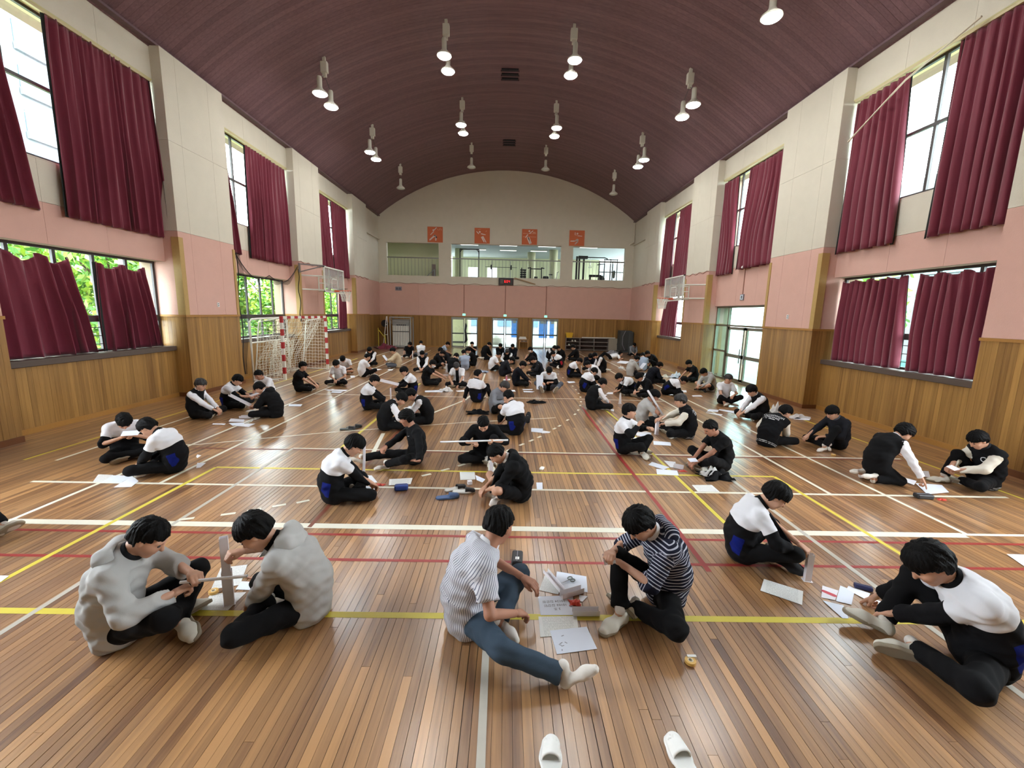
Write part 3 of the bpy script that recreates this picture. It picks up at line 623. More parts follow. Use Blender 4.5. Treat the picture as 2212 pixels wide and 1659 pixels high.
tubes(MB(), [((-.3, 0, 1.7), (.55, 0, 1.7)), ((-.8, -.1, 1.35), (-.3, 0, 1.45))], .035).build('frame', M_BLK, t); MB().tube([(.3, -.12, .75), (.36, -.12, .75)], .26, 18).build('weight_plate', M_BLK, t); bevel(MB().box(-.7, -.25, -.2, .2, 0, .55).build('seat', M_PAD, t), .09)
# handrail by the left gallery wall
t = thing('stair_handrail', 'sloping grey stair handrail in front of the pale gallery wall', 'handrail', (-5.1, WB+1.2, gz0)); tubes(MB(), [((-.25, 0, .25), (.3, 0, .75)), ((-.25, 0, 0), (-.25, 0, .25)), ((.3, 0, 0), (.3, 0, .75))], .025).build('rail', M_STL, t); MB().box(.1, .35, .2, .3, .3, 1.1).build('end_panel', mat('panel_mauve', (150, 130, 128), .7), t)
# gallery windows (bright)
WN[0] += 1
r = tag(link('window_%d' % WN[0], None, None, (9.8, gy1, gz0)), kind='structure'); f = MB()
for x in (-2.2, -1.1, 0, 1.1, 2.2): f.box(x-.05, x+.05, -.03, .03, 0, 2.5)
for z in (.05, .8, 1.6, 2.45): f.box(-2.2, 2.2, -.03, .03, z-.04, z+.04)
f.build('window_frame', M_FRAME, r); [MB().box(x-.55, x+.55, -.004, .004, 0, 2.5).build('pane', M_GLASS, r) for x in (-1.65, -.55, .55, 1.65)]

# ================================================================ right-hand glass entrance
y0, y1 = 13.0, 16.5; WN[0] += 1
r = tag(link('door_4', None, None, (wx(1, .5), (y0+y1)/2, 0)), kind='structure'); cy = (y0+y1)/2
M_BRZ = mat('bronze_alu', (122, 116, 100), .4, metal=.5)
X = 0; fr = MB()
for y, w in ((BAYS[2][0]+.03, .06), (13.35, .05), (16.1-.35, .06), (BAYS[2][1]-.03, .06)): fr.box(-.05, .05, y-cy-w/2, y-cy+w/2, 0, 2.68)
for z in (.03, 1.98, 2.65): fr.box(-.05, .05, BAYS[2][0]-cy, BAYS[2][1]-cy, z-.035, z+.035)
fr.box(-.05, .05, 15.75-cy, BAYS[2][1]-cy, 1.0, 1.07).box(-.05, .05, BAYS[2][0]-cy, 13.35-cy, .88, .96)
fr.build('door_frame', M_BRZ, r)
for a0, a1 in ((13.35, 14.55), (14.55, 15.75)):
    c = (a0+a1)/2-cy; q = .56
    lf = MB().box(-.03, .03, c-q, c-q+.08, .02, 1.94).box(-.03, .03, c+q-.08, c+q, .02, 1.94).box(-.03, .03, c-q, c+q, .02, .14).box(-.03, .03, c-q, c+q, 1.84, 1.94).box(-.03, .03, c-q, c+q, .86, .98).build('door_leaf', M_BRZ, r)
    MB().box(-.004, .004, c-q+.07, c+q-.07, .1, 1.86).build('pane', M_GLT, lf)
    yy_ = c+q-.1 if a0 < 14 else c-q+.1; MB().tube([(-.08, yy_, .7), (-.08, yy_, 1.2)], .018, 8).build('pull_handle', M_STL, lf)
for a0, a1, z0, z1 in ((12.83, 13.35, .03, .9), (12.83, 13.35, .95, 1.95), (15.75, 16.6, .03, 1.0), (15.75, 16.6, 1.07, 1.95), (12.83, 13.35, 2.0, 2.63), (13.35, 15.75, 2.0, 2.63), (15.75, 16.6, 2.0, 2.63)):
    MB().box(-.004, .004, a0-cy, a1-cy, z0, z1).build('pane', M_GLT, r)
t = thing('exit_sign', 'small square emergency sign under a conduit above the glass entrance', 'exit sign', (wx(1, O_SPAN-.02), 14.75, 2.86)); MB().box(-.02, .02, -.1, .1, 0, .2).build('housing', M_PL, t); MB().box(-.025, -.019, -.08, .08, .02, .18).build('lit_face', mat('sign_pale', (214, 226, 236), .4), t); MB().box(-.029, -.024, -.04, .02, .05, .15).build('arrow', M_DKBAR, t)
MB().tube([(wx(1, O_SPAN-.01), 14.75, 3.06), (wx(1, O_SPAN-.01), 14.75, 3.95)], .016, 6).build('conduit', M_CON, WALLS[1]); MB().lathe([(0, 0), (.09, 0), (.09, .05), (.05, .08), (0, .08)], 14, (wx(1, O_SPAN-.06), 14.75, 3.92)).build('detector_cup', M_WHT, WALLS[1])

# ================================================================ ceiling lamps
M_LWH = mat('lamp_white', (206, 204, 190), .5); M_LENS = mat('lamp_lens_lit', (255, 255, 252), .3, emis=LAMP_STRENGTH); M_LOFF = mat('lamp_lens_off', (200, 208, 200), .2)
def lamp(x, y, lit, label, pair=True):
    zc = vault_z(x); t = thing('ceiling_lamp', label, 'lamp', (x, y, zc), 0, 'high-bay lamps under the vault')
    MB().box(-.04, .04, -.04, .04, -.18, .02).build('hook_arm', M_LWH, t)
    b = MB().box(-.1, .1, -.07, .07, -.42, -.12).build('ballast_box', M_LWH, t); bevel(b, .02)
    MB().box(-.05, .05, -.05, .05, -.52, -.42).build('cord_grip', M_LWH, t)
    for k, dy in enumerate((-.4, .4) if pair else (0,)):
        MB().tube([(0, 0, -.5), (0, dy, -.72)], .008, 5).build('cord', M_DKBAR, t)
        h = MB().lathe([(.0, -.7), (.055, -.7), (.07, -.74), (.07, -.98), (.1, -1.04), (.2, -1.12), (.215, -1.16), (.19, -1.16)], 20, (0, dy, 0)).build('shade', M_LWH, t, smooth=True)
        MB().lathe([(.2, -1.155), (.17, -1.19), (.09, -1.215), (0, -1.22)], 20, (0, dy, 0)).build('lens', M_LENS if lit else M_LOFF, h, smooth=True)
for ri, (y, nm) in enumerate(((4.9, 'fifth'), (9.45, 'fourth'), (14.0, 'third'), (18.55, 'second'), (23.1, 'end'))):
    for ci, x in enumerate((-5.52, -1.94, 1.8, 5.32)):
        lit = 0 < ri < 4 and not (ri == 1 and ci == 0)
        lab = '%s, %s lamp row from the gallery, %s of the vault' % ('lit pair of high-bay lamps' if lit else 'unlit hanging lamp', ('fifth', 'fourth', 'third', 'second', 'first')[ri], ('left flank', 'left crown', 'right crown', 'right flank')[ci])
        lamp(x, y, lit, lab, pair=lit)

# ================================================================ basketball hoops
def hoop(sd):
    xb = wx(sd, -.95); yc = 17.55; n = -sd
    t = thing('basketball_hoop', 'wall-mounted clear basketball backboard and rim on the %s wall' % ('left' if sd < 0 else 'right'), 'basketball hoop', (xb, yc, 2.88))
    MW = mat('hoop_white', (222, 222, 214), .45)
    hw, hh = .98, .96
    m = bpy.data.materials.get('acrylic') or bpy.data.materials.new('acrylic')
    if not m.use_nodes:
        m.use_nodes = True; nt = m.node_tree; nt.nodes.clear(); oo = nt.nodes.new('ShaderNodeOutputMaterial'); tr_ = nt.nodes.new('ShaderNodeBsdfTransparent'); tr_.inputs[0].default_value = (.8, .8, .78, 1); df = nt.nodes.new('ShaderNodeBsdfPrincipled'); df.inputs['Base Color'].default_value = (.75, .75, .72, 1); df.inputs['Roughness'].default_value = .15
        mx = nt.nodes.new('ShaderNodeMixShader'); mx.inputs[0].default_value = .3; nt.links.new(tr_.outputs[0], mx.inputs[1]); nt.links.new(df.outputs[0], mx.inputs[2]); nt.links.new(mx.outputs[0], oo.inputs[0])
    bb = MB().box(-.008, .008, -hw, hw, 0, hh).build('backboard', m, t)
    f = MB(); e = .045
    for y in (-hw, hw-e): f.box(-.025, .025, y, y+e, 0, hh)
    for z in (0, hh-e): f.box(-.025, .025, -hw, hw, z, z+e)
    for y in (-.45, .45): f.box(-n*.02-.012, -n*.02+.012, y-.02, y+.02, 0, hh)
    f.build('board_frame', MW, bb)
    s = MB(); 
    for y in (-.3, .26): s.box(n*.012-.003, n*.012+.003, y, y+.04, .14, .56)
    for z in (.14, .52): s.box(n*.012-.003, n*.012+.003, -.3, .3, z, z+.04)
    s.build('target_square', MW, bb)
    rz = .1; rc = n*.42
    MR = mat('rim_orange', (214, 92, 60), .5)
    MB().tube([(rc+.225*math.cos(a), .225*math.sin(a), rz) for a in np.linspace(0, 2*PI, 25)[:-1]], .011, 6, closed=True).build('rim', MR, t)
    MB().box(n*.02, n*.2, -.09, .09, rz-.05, rz+.012).build('rim_bracket', MR, t)
    nt_ = MB(); K = 12
    for k in range(K):
        for dr in (1, -1):
            pts = []
            for j in range(5):
                v = j/4; a = 2*PI*(k+dr*v*1.6)/K; rr = .22-.11*v+.02*v*v; pts.append((rc+rr*math.cos(a), rr*math.sin(a), rz-.42*v))
            nt_.tube(pts, .007, 4, cap=False)
    nt_.build('net', MW, t)
    # wall bracket: upper and lower horizontal pipes at both sides, end ladder, diagonal grey arm
    wl = -n*.95
    br = MB()
    for y in (-.75, .75):
        for z in (.1, .62): br.tube([(-n*.02, y*.35, z), (wl, y, z)], .028, 8)
        br.tube([(wl*.45, y*.6, .1), (wl*.45, y*.6, .62)], .022, 6); br.tube([(-n*.02, y*.35, .36), (wl*.45, y*.6, .36)], .02, 6)
    for z in (.1, .62): br.tube([(wl*.45, -.5, z), (wl*.45, .5, z)], .022, 6)
    br.build('wall_bracket', MW, t)
    if sd < 0:
        MG = mat('bracket_grey', (122, 112, 110), .5); MB().bar((wl+n*.02, -.9, .7), (wl+n*.02, -.9, 1.05), .06).bar((wl, -.9, 1.02), (-n*.1, -.5, 1.0), .05).bar((wl, -.9, .72), (-n*.2, -.6, .98), .04).build('brace_arm', MG, t)
    return t
hoop(-1); hoop(1)

# ================================================================ goal on the left
gN, gF = Vector((-7.0, 13.5, 0)), Vector((-6.72, 16.1, 0))
M_GR = mat('goal_red', (172, 44, 46), .5); M_GWt = mat('goal_white', (224, 222, 212), .5); M_NETW = mat('net_cord', (226, 222, 208), .8)
t = thing('handball_goal', 'red and white striped goal with white net by the left wall', 'goal', gN)
dv = (gF-gN); W = dv.length; dn = dv.normalized(); bk = Vector((-dn.y, dn.x, 0))       # towards the wall
def seg_post(a, b, nm, n):
    a, b = Vector(a), Vector(b)
    for k in range(n):
        p, q = a+(b-a)*k/n, a+(b-a)*(k+1)/n; MB().bar(p, q, .08).build(nm, M_GR if k % 2 else M_GWt, t)
seg_post((0, 0, 0), (0, 0, 2.0), 'post_band', 10); seg_post(dv, dv+Vector((0, 0, 2)), 'post_band', 10); seg_post(Vector((0, 0, 1.96))+dn*.04, dv+Vector((0, 0, 1.96))-dn*.04, 'crossbar_band', 13)
dpt = 1.0; dtop = .75
stay = MB()
for e in (Vector((0, 0, 0)), dv): stay.tube([e+Vector((0, 0, 1.95)), e+bk*dtop+Vector((0, 0, 1.8)), e+bk*dpt+Vector((0, 0, .03))], .02, 6); stay.tube([e+Vector((0, 0, .03)), e+bk*dpt+Vector((0, 0, .03))], .02, 6)
stay.tube([bk*dpt+Vector((0, 0, .03)), dv+bk*dpt+Vector((0, 0, .03))], .02, 6); stay.build('back_stay', M_GWt, t)
net = MB(); nu, nv = 26, 22
def npt(u, v):                                   # net sheet: top edge on crossbar, hangs back and down with a sag
    y = u*W; sag = .22*math.sin(u*PI); dd = (.15+.72*min(1, v*1.4))
    z = 1.93-1.9*v-sag*(1-v)*math.sin(min(1, v*3)*PI)*.8; wob = .02*math.sin(u*40+v*9)
    return dn*y+bk*(dd+wob)+Vector((0, 0, max(.03, z)))
for i in range(nu+1): net.tube([npt(i/nu, j/nv)+dn*.012*(-1)**j for j in range(nv+1)], .006, 3, cap=False)
for j in range(1, nv+1): net.tube([npt(i/nu, j/nv)+Vector((0, 0, .012*(-1)**i)) for i in range(nu+1)], .006, 3, cap=False)
for e in (0, W):                                 # side sheets
    for i in range(9): net.tube([dn*e+bk*(dpt*i/8*(.8+.2*(1-j/16)))+Vector((0, 0, max(.03, 1.9*(1-i*.015)*(j/16)))) for j in range(17)], .006, 3, cap=False)
    for j in range(17): net.tube([dn*e+bk*(dpt*.9*i/8)+Vector((0, 0, max(.03, 1.85*j/16+.01*(-1)**i))) for i in range(9)], .006, 3, cap=False)
net.build('net', M_NETW, t)
# second folded goal frame against the wall with its own net
t = thing('spare_goal_frame', 'white tubular goal frame with loose net leaning by the netted window', 'goal', (-7.75, 13.1, 0))
MB().tube([(0, 0, 0), (.0, 0, 1.82), (.04, .08, 1.9), (.08, 1.9, 1.93), (.1, 2.0, 1.85), (.1, 2.05, .05)], .03, 8).build('frame', M_GWt, t, smooth=True)
MB().tube([(.0, .0, 1.18), (.1, 2.05, 1.2)], .022, 8).tube([(0, 0, .04), (.7, .1, .04)], .025, 8).build('cross_bar', M_GWt, t)
net = MB(); nu, nv = 16, 18
for i in range(nu+1): net.tube([(.12+.12*math.sin(i*.9+j*.3), .9+1.3*i/nu+.015*(-1)**j, max(.03, 1.15-1.12*j/nv)) for j in range(nv+1)], .007, 3, cap=False)
for j in range(nv+1): net.tube([(.12+.12*math.sin(i*.9+j*.3), .9+1.3*i/nu, max(.03, 1.15-1.12*j/nv+.015*(-1)**i)) for i in range(nu+1)], .007, 3, cap=False)
net.build('net', M_NETW, t)
# black safety netting drawn aside around the left middle window
M_BN = mat('black_net', (34, 30, 30), .9)
m = bpy.data.materials.new('black_mesh'); m.use_nodes = True; nt = m.node_tree; nt.nodes.clear(); oo = nt.nodes.new('ShaderNodeOutputMaterial'); tr_ = nt.nodes.new('ShaderNodeBsdfTransparent'); df = nt.nodes.new('ShaderNodeBsdfDiffuse'); df.inputs[0].default_value = (.02, .018, .018, 1); mx = nt.nodes.new('ShaderNodeMixShader'); mx.inputs[0].default_value = .45
nt.links.new(tr_.outputs[0], mx.inputs[1]); nt.links.new(df.outputs[0], mx.inputs[2]); nt.links.new(mx.outputs[0], oo.inputs[0])
xn = wx(-1, .02)
t = thing('safety_net', 'torn black safety netting draped around the middle left window', 'net', (xn, 14.7, 2.0))
def swag(y0, z0, y1, z1, drop): return [(0, y0+(y1-y0)*k/12-14.7, z0+(z1-z0)*k/12-drop*math.sin(PI*k/12)-2.0) for k in range(13)]
def sheet(up, lo, nm):
    n = len(up); MB().add(up+lo, [(i, i+1, n+i+1, n+i) for i in range(n-1)]).build(nm, m, t)
def lay(fold): return [(x+fold, y, z) for x, y, z in fold]
for y0, y1 in ((12.86, 14.6), (14.6, 16.6)):
    up = swag(y0, 3.78 if y0 < 13 else 3.3, y1, 3.3 if y0 < 13 else 3.8, .38); top = swag(y0, 3.8 if y0 < 13 else 3.32, y1, 3.32 if y0 < 13 else 3.82, .5)
    lo = [(x, y, z-.12-.06*math.sin(i)) for i, (x, y, z) in enumerate(up)]
    sheet(up, lo, 'swag'); MB().tube(up, .012, 5).build('edge_rope', M_BN, t)
for yb, ww in ((12.9, .34), (16.62, .2)):
    cols = [[(.03*math.sin(j*.9+i), yb-14.7+ww*i/5*(.35+.65*math.sin(PI*min(1, j/14+.12))), (3.8 if ww > .3 else 3.7)-3.55*j/14-2.0+ (0 if ww > .3 else 1.6*j/14)) for j in range(15)] for i in range(6)]
    mb = MB(); mb.add([p for c in cols for p in c], [(i*15+j, i*15+j+1, (i+1)*15+j+1, (i+1)*15+j) for i in range(5) for j in range(14)]); mb.build('gathered_fall', m, t)
    MB().tube([(p[0], p[1], p[2]) for p in cols[0]], .014, 5).build('edge_rope', M_BN, t)

# ================================================================ things along the back wall
# rolling rack of folded panels
t = thing('panel_trolley', 'grey steel trolley cage of stacked ribbed panels by the back wall', 'trolley', (-6.43, 26.5, 0)); MGA = mat('galv_grey', (158, 160, 158), .4, metal=.3); MGD = mat('trolley_dark', (60, 60, 62), .6)
for x in (-.62, .62): MB().box(x-.03, x+.03, -.35, -.29, 0, 1.86).build('post', MGA, t); MB().box(x-.03, x+.03, .3, .36, 0, 1.86).build('post', MGA, t)
MB().box(-.65, .65, -.36, .36, 1.82, 1.88).build('top_frame', MGA, t); MB().box(-.65, .65, -.36, .36, .04, .1).build('base_frame', MGA, t)
MB().box(-.5, .5, -.2, .25, .12, 1.7).build('panel_stack', MGA, t)
for k in range(10): MB().box(-.5+k*.1, -.44+k*.1, -.24, -.2, .12, 1.35).build('rib', M_GWt, t)
for z in (1.5, 1.62, 1.73): MB().box(-.56, .56, -.25, -.2, z-.02, z+.02).build('cross_slat', MGA, t)
MB().box(-.5, .5, -.26, -.23, .98, 1.02).build('strap', MGD, t); [MB().box(-.25+k*.12, -.17+k*.12, -.255, -.235, 1.37, 1.42).build('grip_slot', MGD, t) for k in range(5)]
t = thing('white_ladder_frame', 'white tubular frame leaning against the panel trolley', 'frame', (-7.25, 26.0, 0)); tubes(MB(), [((-.2, 0, 0), (-.02, .2, 1.9)), ((.1, 0, 0), (.02, .2, 1.9)), ((-.12, .08, .8), (.06, .08, .8)), ((-.06, .15, 1.4), (.04, .15, 1.4))], .02).build('tubes', M_GWt, t)
t = thing('yellow_net_stand', 'yellow metal net stand with maroon cloth at the foot of the back corner', 'stand', (-7.45, 25.9, 0)); MY = mat('stand_yellow', (214, 196, 70), .5); tubes(MB(), [((-.3, .2, 0), (-.3, .2, 1.2)), ((.25, -.2, 0), (.2, -.2, .85)), ((-.3, .2, .03), (.25, -.2, .03)), ((-.3, .2, 1.1), (.2, -.1, .6))], .022).build('frame', MY, t)
dr = MB(); rr_ = np.random.default_rng(3)
def drape(nm, label, cat, c, sx, sy, h, m, seed, group=None, res=18):
    r_ = np.random.default_rng(seed); n = res; V = []
    ph_ = r_.uniform(0, 6, 8)
    for j in range(n+1):
        for i in range(n+1):
            u, v = i/n*2-1, j/n*2-1; rr2 = min(1, math.hypot(u, v)); 
            ed = 1+.18*math.sin(4*math.atan2(v, u)+ph_[0])+.1*math.sin(7*math.atan2(v, u)+ph_[1])
            b = max(0, 1-(rr2/ed)**2.2); z = h*b*(.65+.22*math.sin(5*u+3*v+ph_[2])+.18*math.sin(9*u-7*v+ph_[3])+.1*math.sin(15*v+4*u+ph_[4]))
            V.append((u*sx*ed*.75, v*sy*ed*.75, max(.004, z+.005)))
    me = MB().add(V, [(j*(n+1)+i, j*(n+1)+i+1, (j+1)*(n+1)+i+1, (j+1)*(n+1)+i) for j in range(n) for i in range(n)])
    base = len(me.v); me.add([(x, y, .001) for x, y, z in V], [((j+1)*(n+1)+i, (j+1)*(n+1)+i+1, j*(n+1)+i+1, j*(n+1)+i) for j in range(n) for i in range(n)])
    o = me.build(nm, m, None, smooth=True, loc=c); return tag(o, label, cat, group)
drape('maroon_cloth', 'maroon cloth heaped under the yellow stand in the far corner', 'cloth', (-7.1, 25.4, 0), .7, .45, .35, M_CUR, 5)
t = thing('black_fan', 'black pedestal fan standing in the far left corner', 'fan', (-7.55, 26.9, 0)); MB().lathe([(.2, 0), (.2, .03), (.03, .05), (.02, 1.3)], 14).build('stand', M_BLK, t); MB().tube([(0, -.12, 1.45), (0, .06, 1.45)], [.22, .2], 18).build('cage', M_BLK, t)
# shoe shelf, low cabinet, yellow basket
M_SH = mat('shelf_steel', (138, 128, 122), .5); M_SHD = mat('shelf_back', (98, 84, 80), .6)
def shelf(label, x0, x1, rows, cols):
    t = thing('shoe_shelf', label, 'shelf', ((x0+x1)/2, 27.25, 0), 0); hw = (x1-x0)/2
    MB().box(-hw, hw, .25, .27, .04, .8).build('back_panel', M_SHD, t)
    for k in range(cols+1): xx = -hw+2*hw*k/cols; MB().box(max(-hw, xx-.015), min(hw, xx+.015), -.15, .25, 0, .8).build('side_panel', M_SH, t)
    for k in range(rows+1): z = .05+.74*k/rows; MB().box(-hw, hw, -.16, .25, z-.015, z+.012).build('shelf_board', M_SH, t)
shelf('steel shoe shelf holding a few shoes under the yellow basket', 3.78, 4.66, 3, 1); shelf('wide empty steel shoe shelf with pale poles on top', 4.68, 6.47, 3, 2)
t = thing('low_cabinet', 'plain grey-beige low cabinet at the end of the shoe shelves', 'cabinet', (6.8, 27.25, 0)); bevel(MB().box(-.32, .32, -.17, .27, .03, .8).build('body', mat('cabinet_beige', (150, 142, 126), .6), t), .01); MB().box(-.3, .3, -.18, -.168, .06, .78).build('door', mat('cabinet_door', (158, 150, 134), .6), t); MB().box(.2, .24, -.2, -.175, .4, .5).build('handle', M_DKBAR, t); MB().box(-.3, .3, -.15, .25, 0, .03).build('plinth', M_DKBAR, t)
for k in range(2): tag(MB().tube([(0, 0, 0), (1.15+.1*k, .02, 0)], .03, 8).build('white_pole', M_GWt, None, loc=(4.78+.9*k, 27.15+.12*k, .833)), 'white pole lying on top of the wide shoe shelf', 'pole', 'poles on the shoe shelf')
t = thing('yellow_basket', 'yellow plastic basket on the end of the shoe shelf', 'basket', (3.98, 27.25, .802)); MYB = mat('basket_yellow', (222, 176, 44), .5)
MB().add([(s*.17, d*.12, 0) for s, d in ((-1, -1), (1, -1), (1, 1), (-1, 1))]+[(s*.22, d*.16, .3) for s, d in ((-1, -1), (1, -1), (1, 1), (-1, 1))], [(3, 2, 1, 0), (0, 1, 5, 4), (1, 2, 6, 5), (2, 3, 7, 6), (3, 0, 4, 7)]).build('bin', MYB, t); MB().tube([(s*.225, d*.165, .3) for s, d in ((-1, -1), (1, -1), (1, 1), (-1, 1))], .012, 6, closed=True).build('rim', MYB, t)
for k, (x, z) in enumerate(((3.98, .3), (4.15, .3), (4.3, .3), (4.45, .3), (4.0, .555), (4.18, .555), (4.36, .555), (4.1, .06), (4.4, .06))):
    o = MB().box(-.045, .045, -.11, .03, 0, .025).box(-.04, .04, -.03, .1, .025, .08).box(-.042, .042, .06, .12, 0, .09).build('shoe', M_GWt if k in (0, 5, 6) else M_BLK, None, loc=(x, 27.12, z+.014)); bevel(o, .012); tag(o, 'small %s shoe kept on the steel shoe shelf' % ('white' if k in (0, 5, 6) else 'black'), 'shoe', 'shoes on the shelf')
# covered piano-like bulk with a dark cover, radiator
t = thing('covered_mat_stack', 'tall bulk under a dark grey cover in the far right corner', 'covered stack', (7.42, 26.75, 0)); MCV = mat('cover_grey', (62, 64, 62), .75, bump=.5, bscale=12)
o = MB().box(-.4, .32, -.35, .4, .1, 1.34).build('cover', MCV, t); bevel(o, .05, 3); o = MB().box(.12, .42, -.42, .35, .02, 1.28).build('side_flap', MCV, t); bevel(o, .06, 3); MB().box(-.42, .4, -.4, .4, 0, .1).build('base', M_DKBAR, t); MB().tube([(-.1, -.37, 1.34), (-.25, -.38, 1.0), (-.26, -.38, .5), (-.1, -.4, .15)], .018, 6).build('rope', M_PL, t)
# small teacher's table
t = thing('side_table', 'small wooden table with white boxes between two glass doors', 'table', (1.1, 27.1, 0)); MTW = mat('table_wood', (176, 134, 84), .5, var=.1, vscale=20)
bevel(MB().box(-.35, .33, -.22, .22, .62, .65).build('table_top', MTW, t), .005); MB().box(-.27, .25, -.18, .18, .46, .6).build('drawer_box', MTW, t)
for x in (-.28, .26):
    for y in (-.17, .17): MB().box(x-.025, x+.025, y-.025, y+.025, 0, .62).build('leg', MTW, t)
MB().box(-.2, .2, -.19, -.18, .5, .57).build('drawer_front', M_SHD, t); MB().box(-.06, .06, -.2, -.188, .53, .545).build('drawer_pull', M_WHT, t)
for k, (w_, z) in enumerate(((.24, .652), (.22, .702), (.2, .752))):
    o = MB().box(-w_, w_, -.15, .15, 0, .045).build('flat_box', M_WHT, None, loc=(1.02, 27.1, z)); tag(o, 'flat white box stacked on the small wooden table', 'box', 'boxes on the side table')
drape('clothes_heap', 'grey heap of jackets on the floor before the low cabinet', 'clothes', (6.4, 25.6, 0), .6, .35, .2, mat('heap_grey', (150, 152, 158), .8), 8)
drape('dark_bag', 'dark bag slumped on the floor before the covered stack', 'bag', (7.3, 24.7, 0), .3, .28, .25, M_PAD, 9)

t = thing('hanging_coat', 'long black coat hanging on the left back door', 'coat', (-2.62, WB-.1, .3))
MB().tube([(.0, 0, 1.25), (.03, -.02, 1.1), (-.02, -.03, .8), (.03, -.02, .45), (.05, -.02, .2), (-.03, -.02, .05)], [.03, .085, .06, .08, .1, .05], 10).build('cloth', M_BLK, t, smooth=True); MB().tube([(0, 0, 1.25), (0, .05, 1.3)], .008, 5).build('hanger_loop', M_BLK, t)
# ================================================================ outdoors
M_PAVE = mat('outdoor_paving', (150, 150, 144), .8, var=.05, vscale=.5)
og = MB().box(-90, 90, -60, 110, -.4, -.16).build('ground_outdoors', M_PAVE); tag(og, kind='structure')
# leafy trees beyond the left windows, one thing each
M_LEAF = [mat('leaf_%d' % k, c, .6, var=.2, vscale=3) for k, c in enumerate(((120, 168, 60), (160, 190, 70), (84, 140, 62)))]; M_TRUNK = mat('trunk_bark', (92, 76, 60), .9, bump=.4, bscale=20)
for m_ in M_LEAF:
    b_ = m_.node_tree.nodes['Principled BSDF']
    b_.inputs['Transmission Weight'].default_value = 0
def tree(x, y, h, rad, seed, label, nl=1500, zlow=1.2, group='trees outside'):
    r_ = np.random.default_rng(seed); t = thing('leafy_tree', label, 'tree', (x, y, -.16), 0, group)
    tr = MB().tube([(0, 0, 0), (.1, .05, h*.35), (.0, -.1, h*.7)], [.16, .12, .06], 8)
    for k in range(6): a = k*1.05; tr.tube([(.08, 0, h*(.3+.06*k)), (rad*.6*math.cos(a), rad*.6*math.sin(a), h*(.55+.06*k))], [.06, .02], 6)
    tr.build('trunk', M_TRUNK, t)
    cl = r_.normal(size=(40, 3)); cl /= np.linalg.norm(cl, axis=1)[:, None]; cl *= r_.uniform(.4, 1, (40, 1)); cl = cl*np.array([rad, rad, (h-zlow)/2])+np.array([0, 0, (h+zlow)/2])
    mb = MB(); c = cl[r_.integers(0, 40, nl)]+r_.normal(0, rad*.17, (nl, 3)); d1 = r_.normal(size=(nl, 3)); d1 /= np.linalg.norm(d1, axis=1)[:, None]; d2 = np.cross(d1, r_.normal(size=(nl, 3))); d2 /= np.linalg.norm(d2, axis=1)[:, None]; s = r_.uniform(.08, .17, nl)[:, None]
    V = np.stack([c-d1*s, c+d2*s*.5, c+d1*s, c-d2*s*.5], 1).reshape(-1, 3); mi = r_.integers(0, 3, nl)
    me = bpy.data.meshes.new('foliage'); me.from_pydata(V.tolist(), [], np.arange(nl*4).reshape(-1, 4).tolist()); [me.materials.append(q) for q in M_LEAF]; me.polygons.foreach_set('material_index', mi.astype(np.int32)); o = link('foliage', me, t); o['kind'] = 'stuff'
for k, (x, y, h, rad) in enumerate(((-12.4, 10.0, 5.2, 1.6), (-12.8, 14.4, 5.0, 1.7), (-12.4, 18.6, 4.8, 1.7), (-12.6, 23.0, 5.0, 1.8), (-12.6, 27.6, 4.8, 1.8), (-13.0, 32.2, 5.4, 1.9))):
    tree(x, y, h, rad, k+1, 'leafy green tree outside the left wall, %s' % ('behind the wide lower curtains', 'left in the netted window', 'right in the netted window', 'behind the left backboard', 'behind the small far curtain', 'past the last window')[k], 6500, .4)
tree(12.6, 15.6, 4.2, 1.3, 11, 'small bright green tree beyond the glass entrance', 1400, 1.8); tree(13.2, 9.0, 5.0, 1.5, 12, 'yellow-green tree beyond the lower right curtains', 700, 2.0)
# white apartment block with blue glazing seen through the upper left windows
M_APW = mat('block_white', (98, 102, 106), .9); M_APG = mat('block_glass', (62, 84, 104), .3)
t = thing('apartment_block', 'pale apartment tower with blue glass strips outside the upper left window', 'building', (-42, 36, -.2)); MB().box(-6, 6, -9, 9, 0, 40).build('wall', M_APW, t)
for zf in range(3, 38, 3):
    for yk in range(-8, 9, 4):
        wdw = MB().box(6, 6.05, yk-1.1, yk+1.1, zf, zf+1.5).build('window', M_APG if yk % 8 == 0 else M_PL, t); MB().box(6.05, 6.3, yk-1.2, yk+1.2, zf-.5, zf).build('balcony', M_APW, wdw)
t = thing('school_wing', 'pale school wing with windows outside the right wall', 'building', (19, 18, -.2)); MB().box(0, 5, -16, 6, 0, 9).build('wall', M_APW, t); MT = mat('teal_glass', (120, 190, 186), .4)
for k in range(-15, 5, 3):
    for z in (1.2, 4.6): MB().box(-.06, 0, k, k+1.8, z, z+1.9).build('window', MT, t)
t = thing('brick_pillar', 'orange brick porch pillar just outside the glass entrance', 'pillar', (wx(1, 1.35), 18.2, -.16)); M_BRK = mat('brick_orange', (196, 116, 76), .85, var=.12, vscale=8)
MB().box(-.3, .3, -.3, .3, 0, 4).build('mortar_core', M_SEAM, t)
for row in range(40):
    for k in range(3):
        o_ = (k-1.5)*.205+(.1 if row % 2 else 0); x0_, x1_ = max(-.31, o_), min(.31, o_+.195)
        if x1_-x0_ > .05: MB().box(x0_, x1_, -.315, -.29, row*.1+.006, row*.1+.09).build('brick', M_BRK, t); MB().box(-.315, -.29, x0_, x1_, row*.1+.006, row*.1+.09).build('brick', M_BRK, t)
t = thing('teal_fence', 'low teal metal fence across the yard outside the glass entrance', 'fence', (14.5, 15, -.16)); MTF = mat('teal_paint', (96, 176, 168), .6)
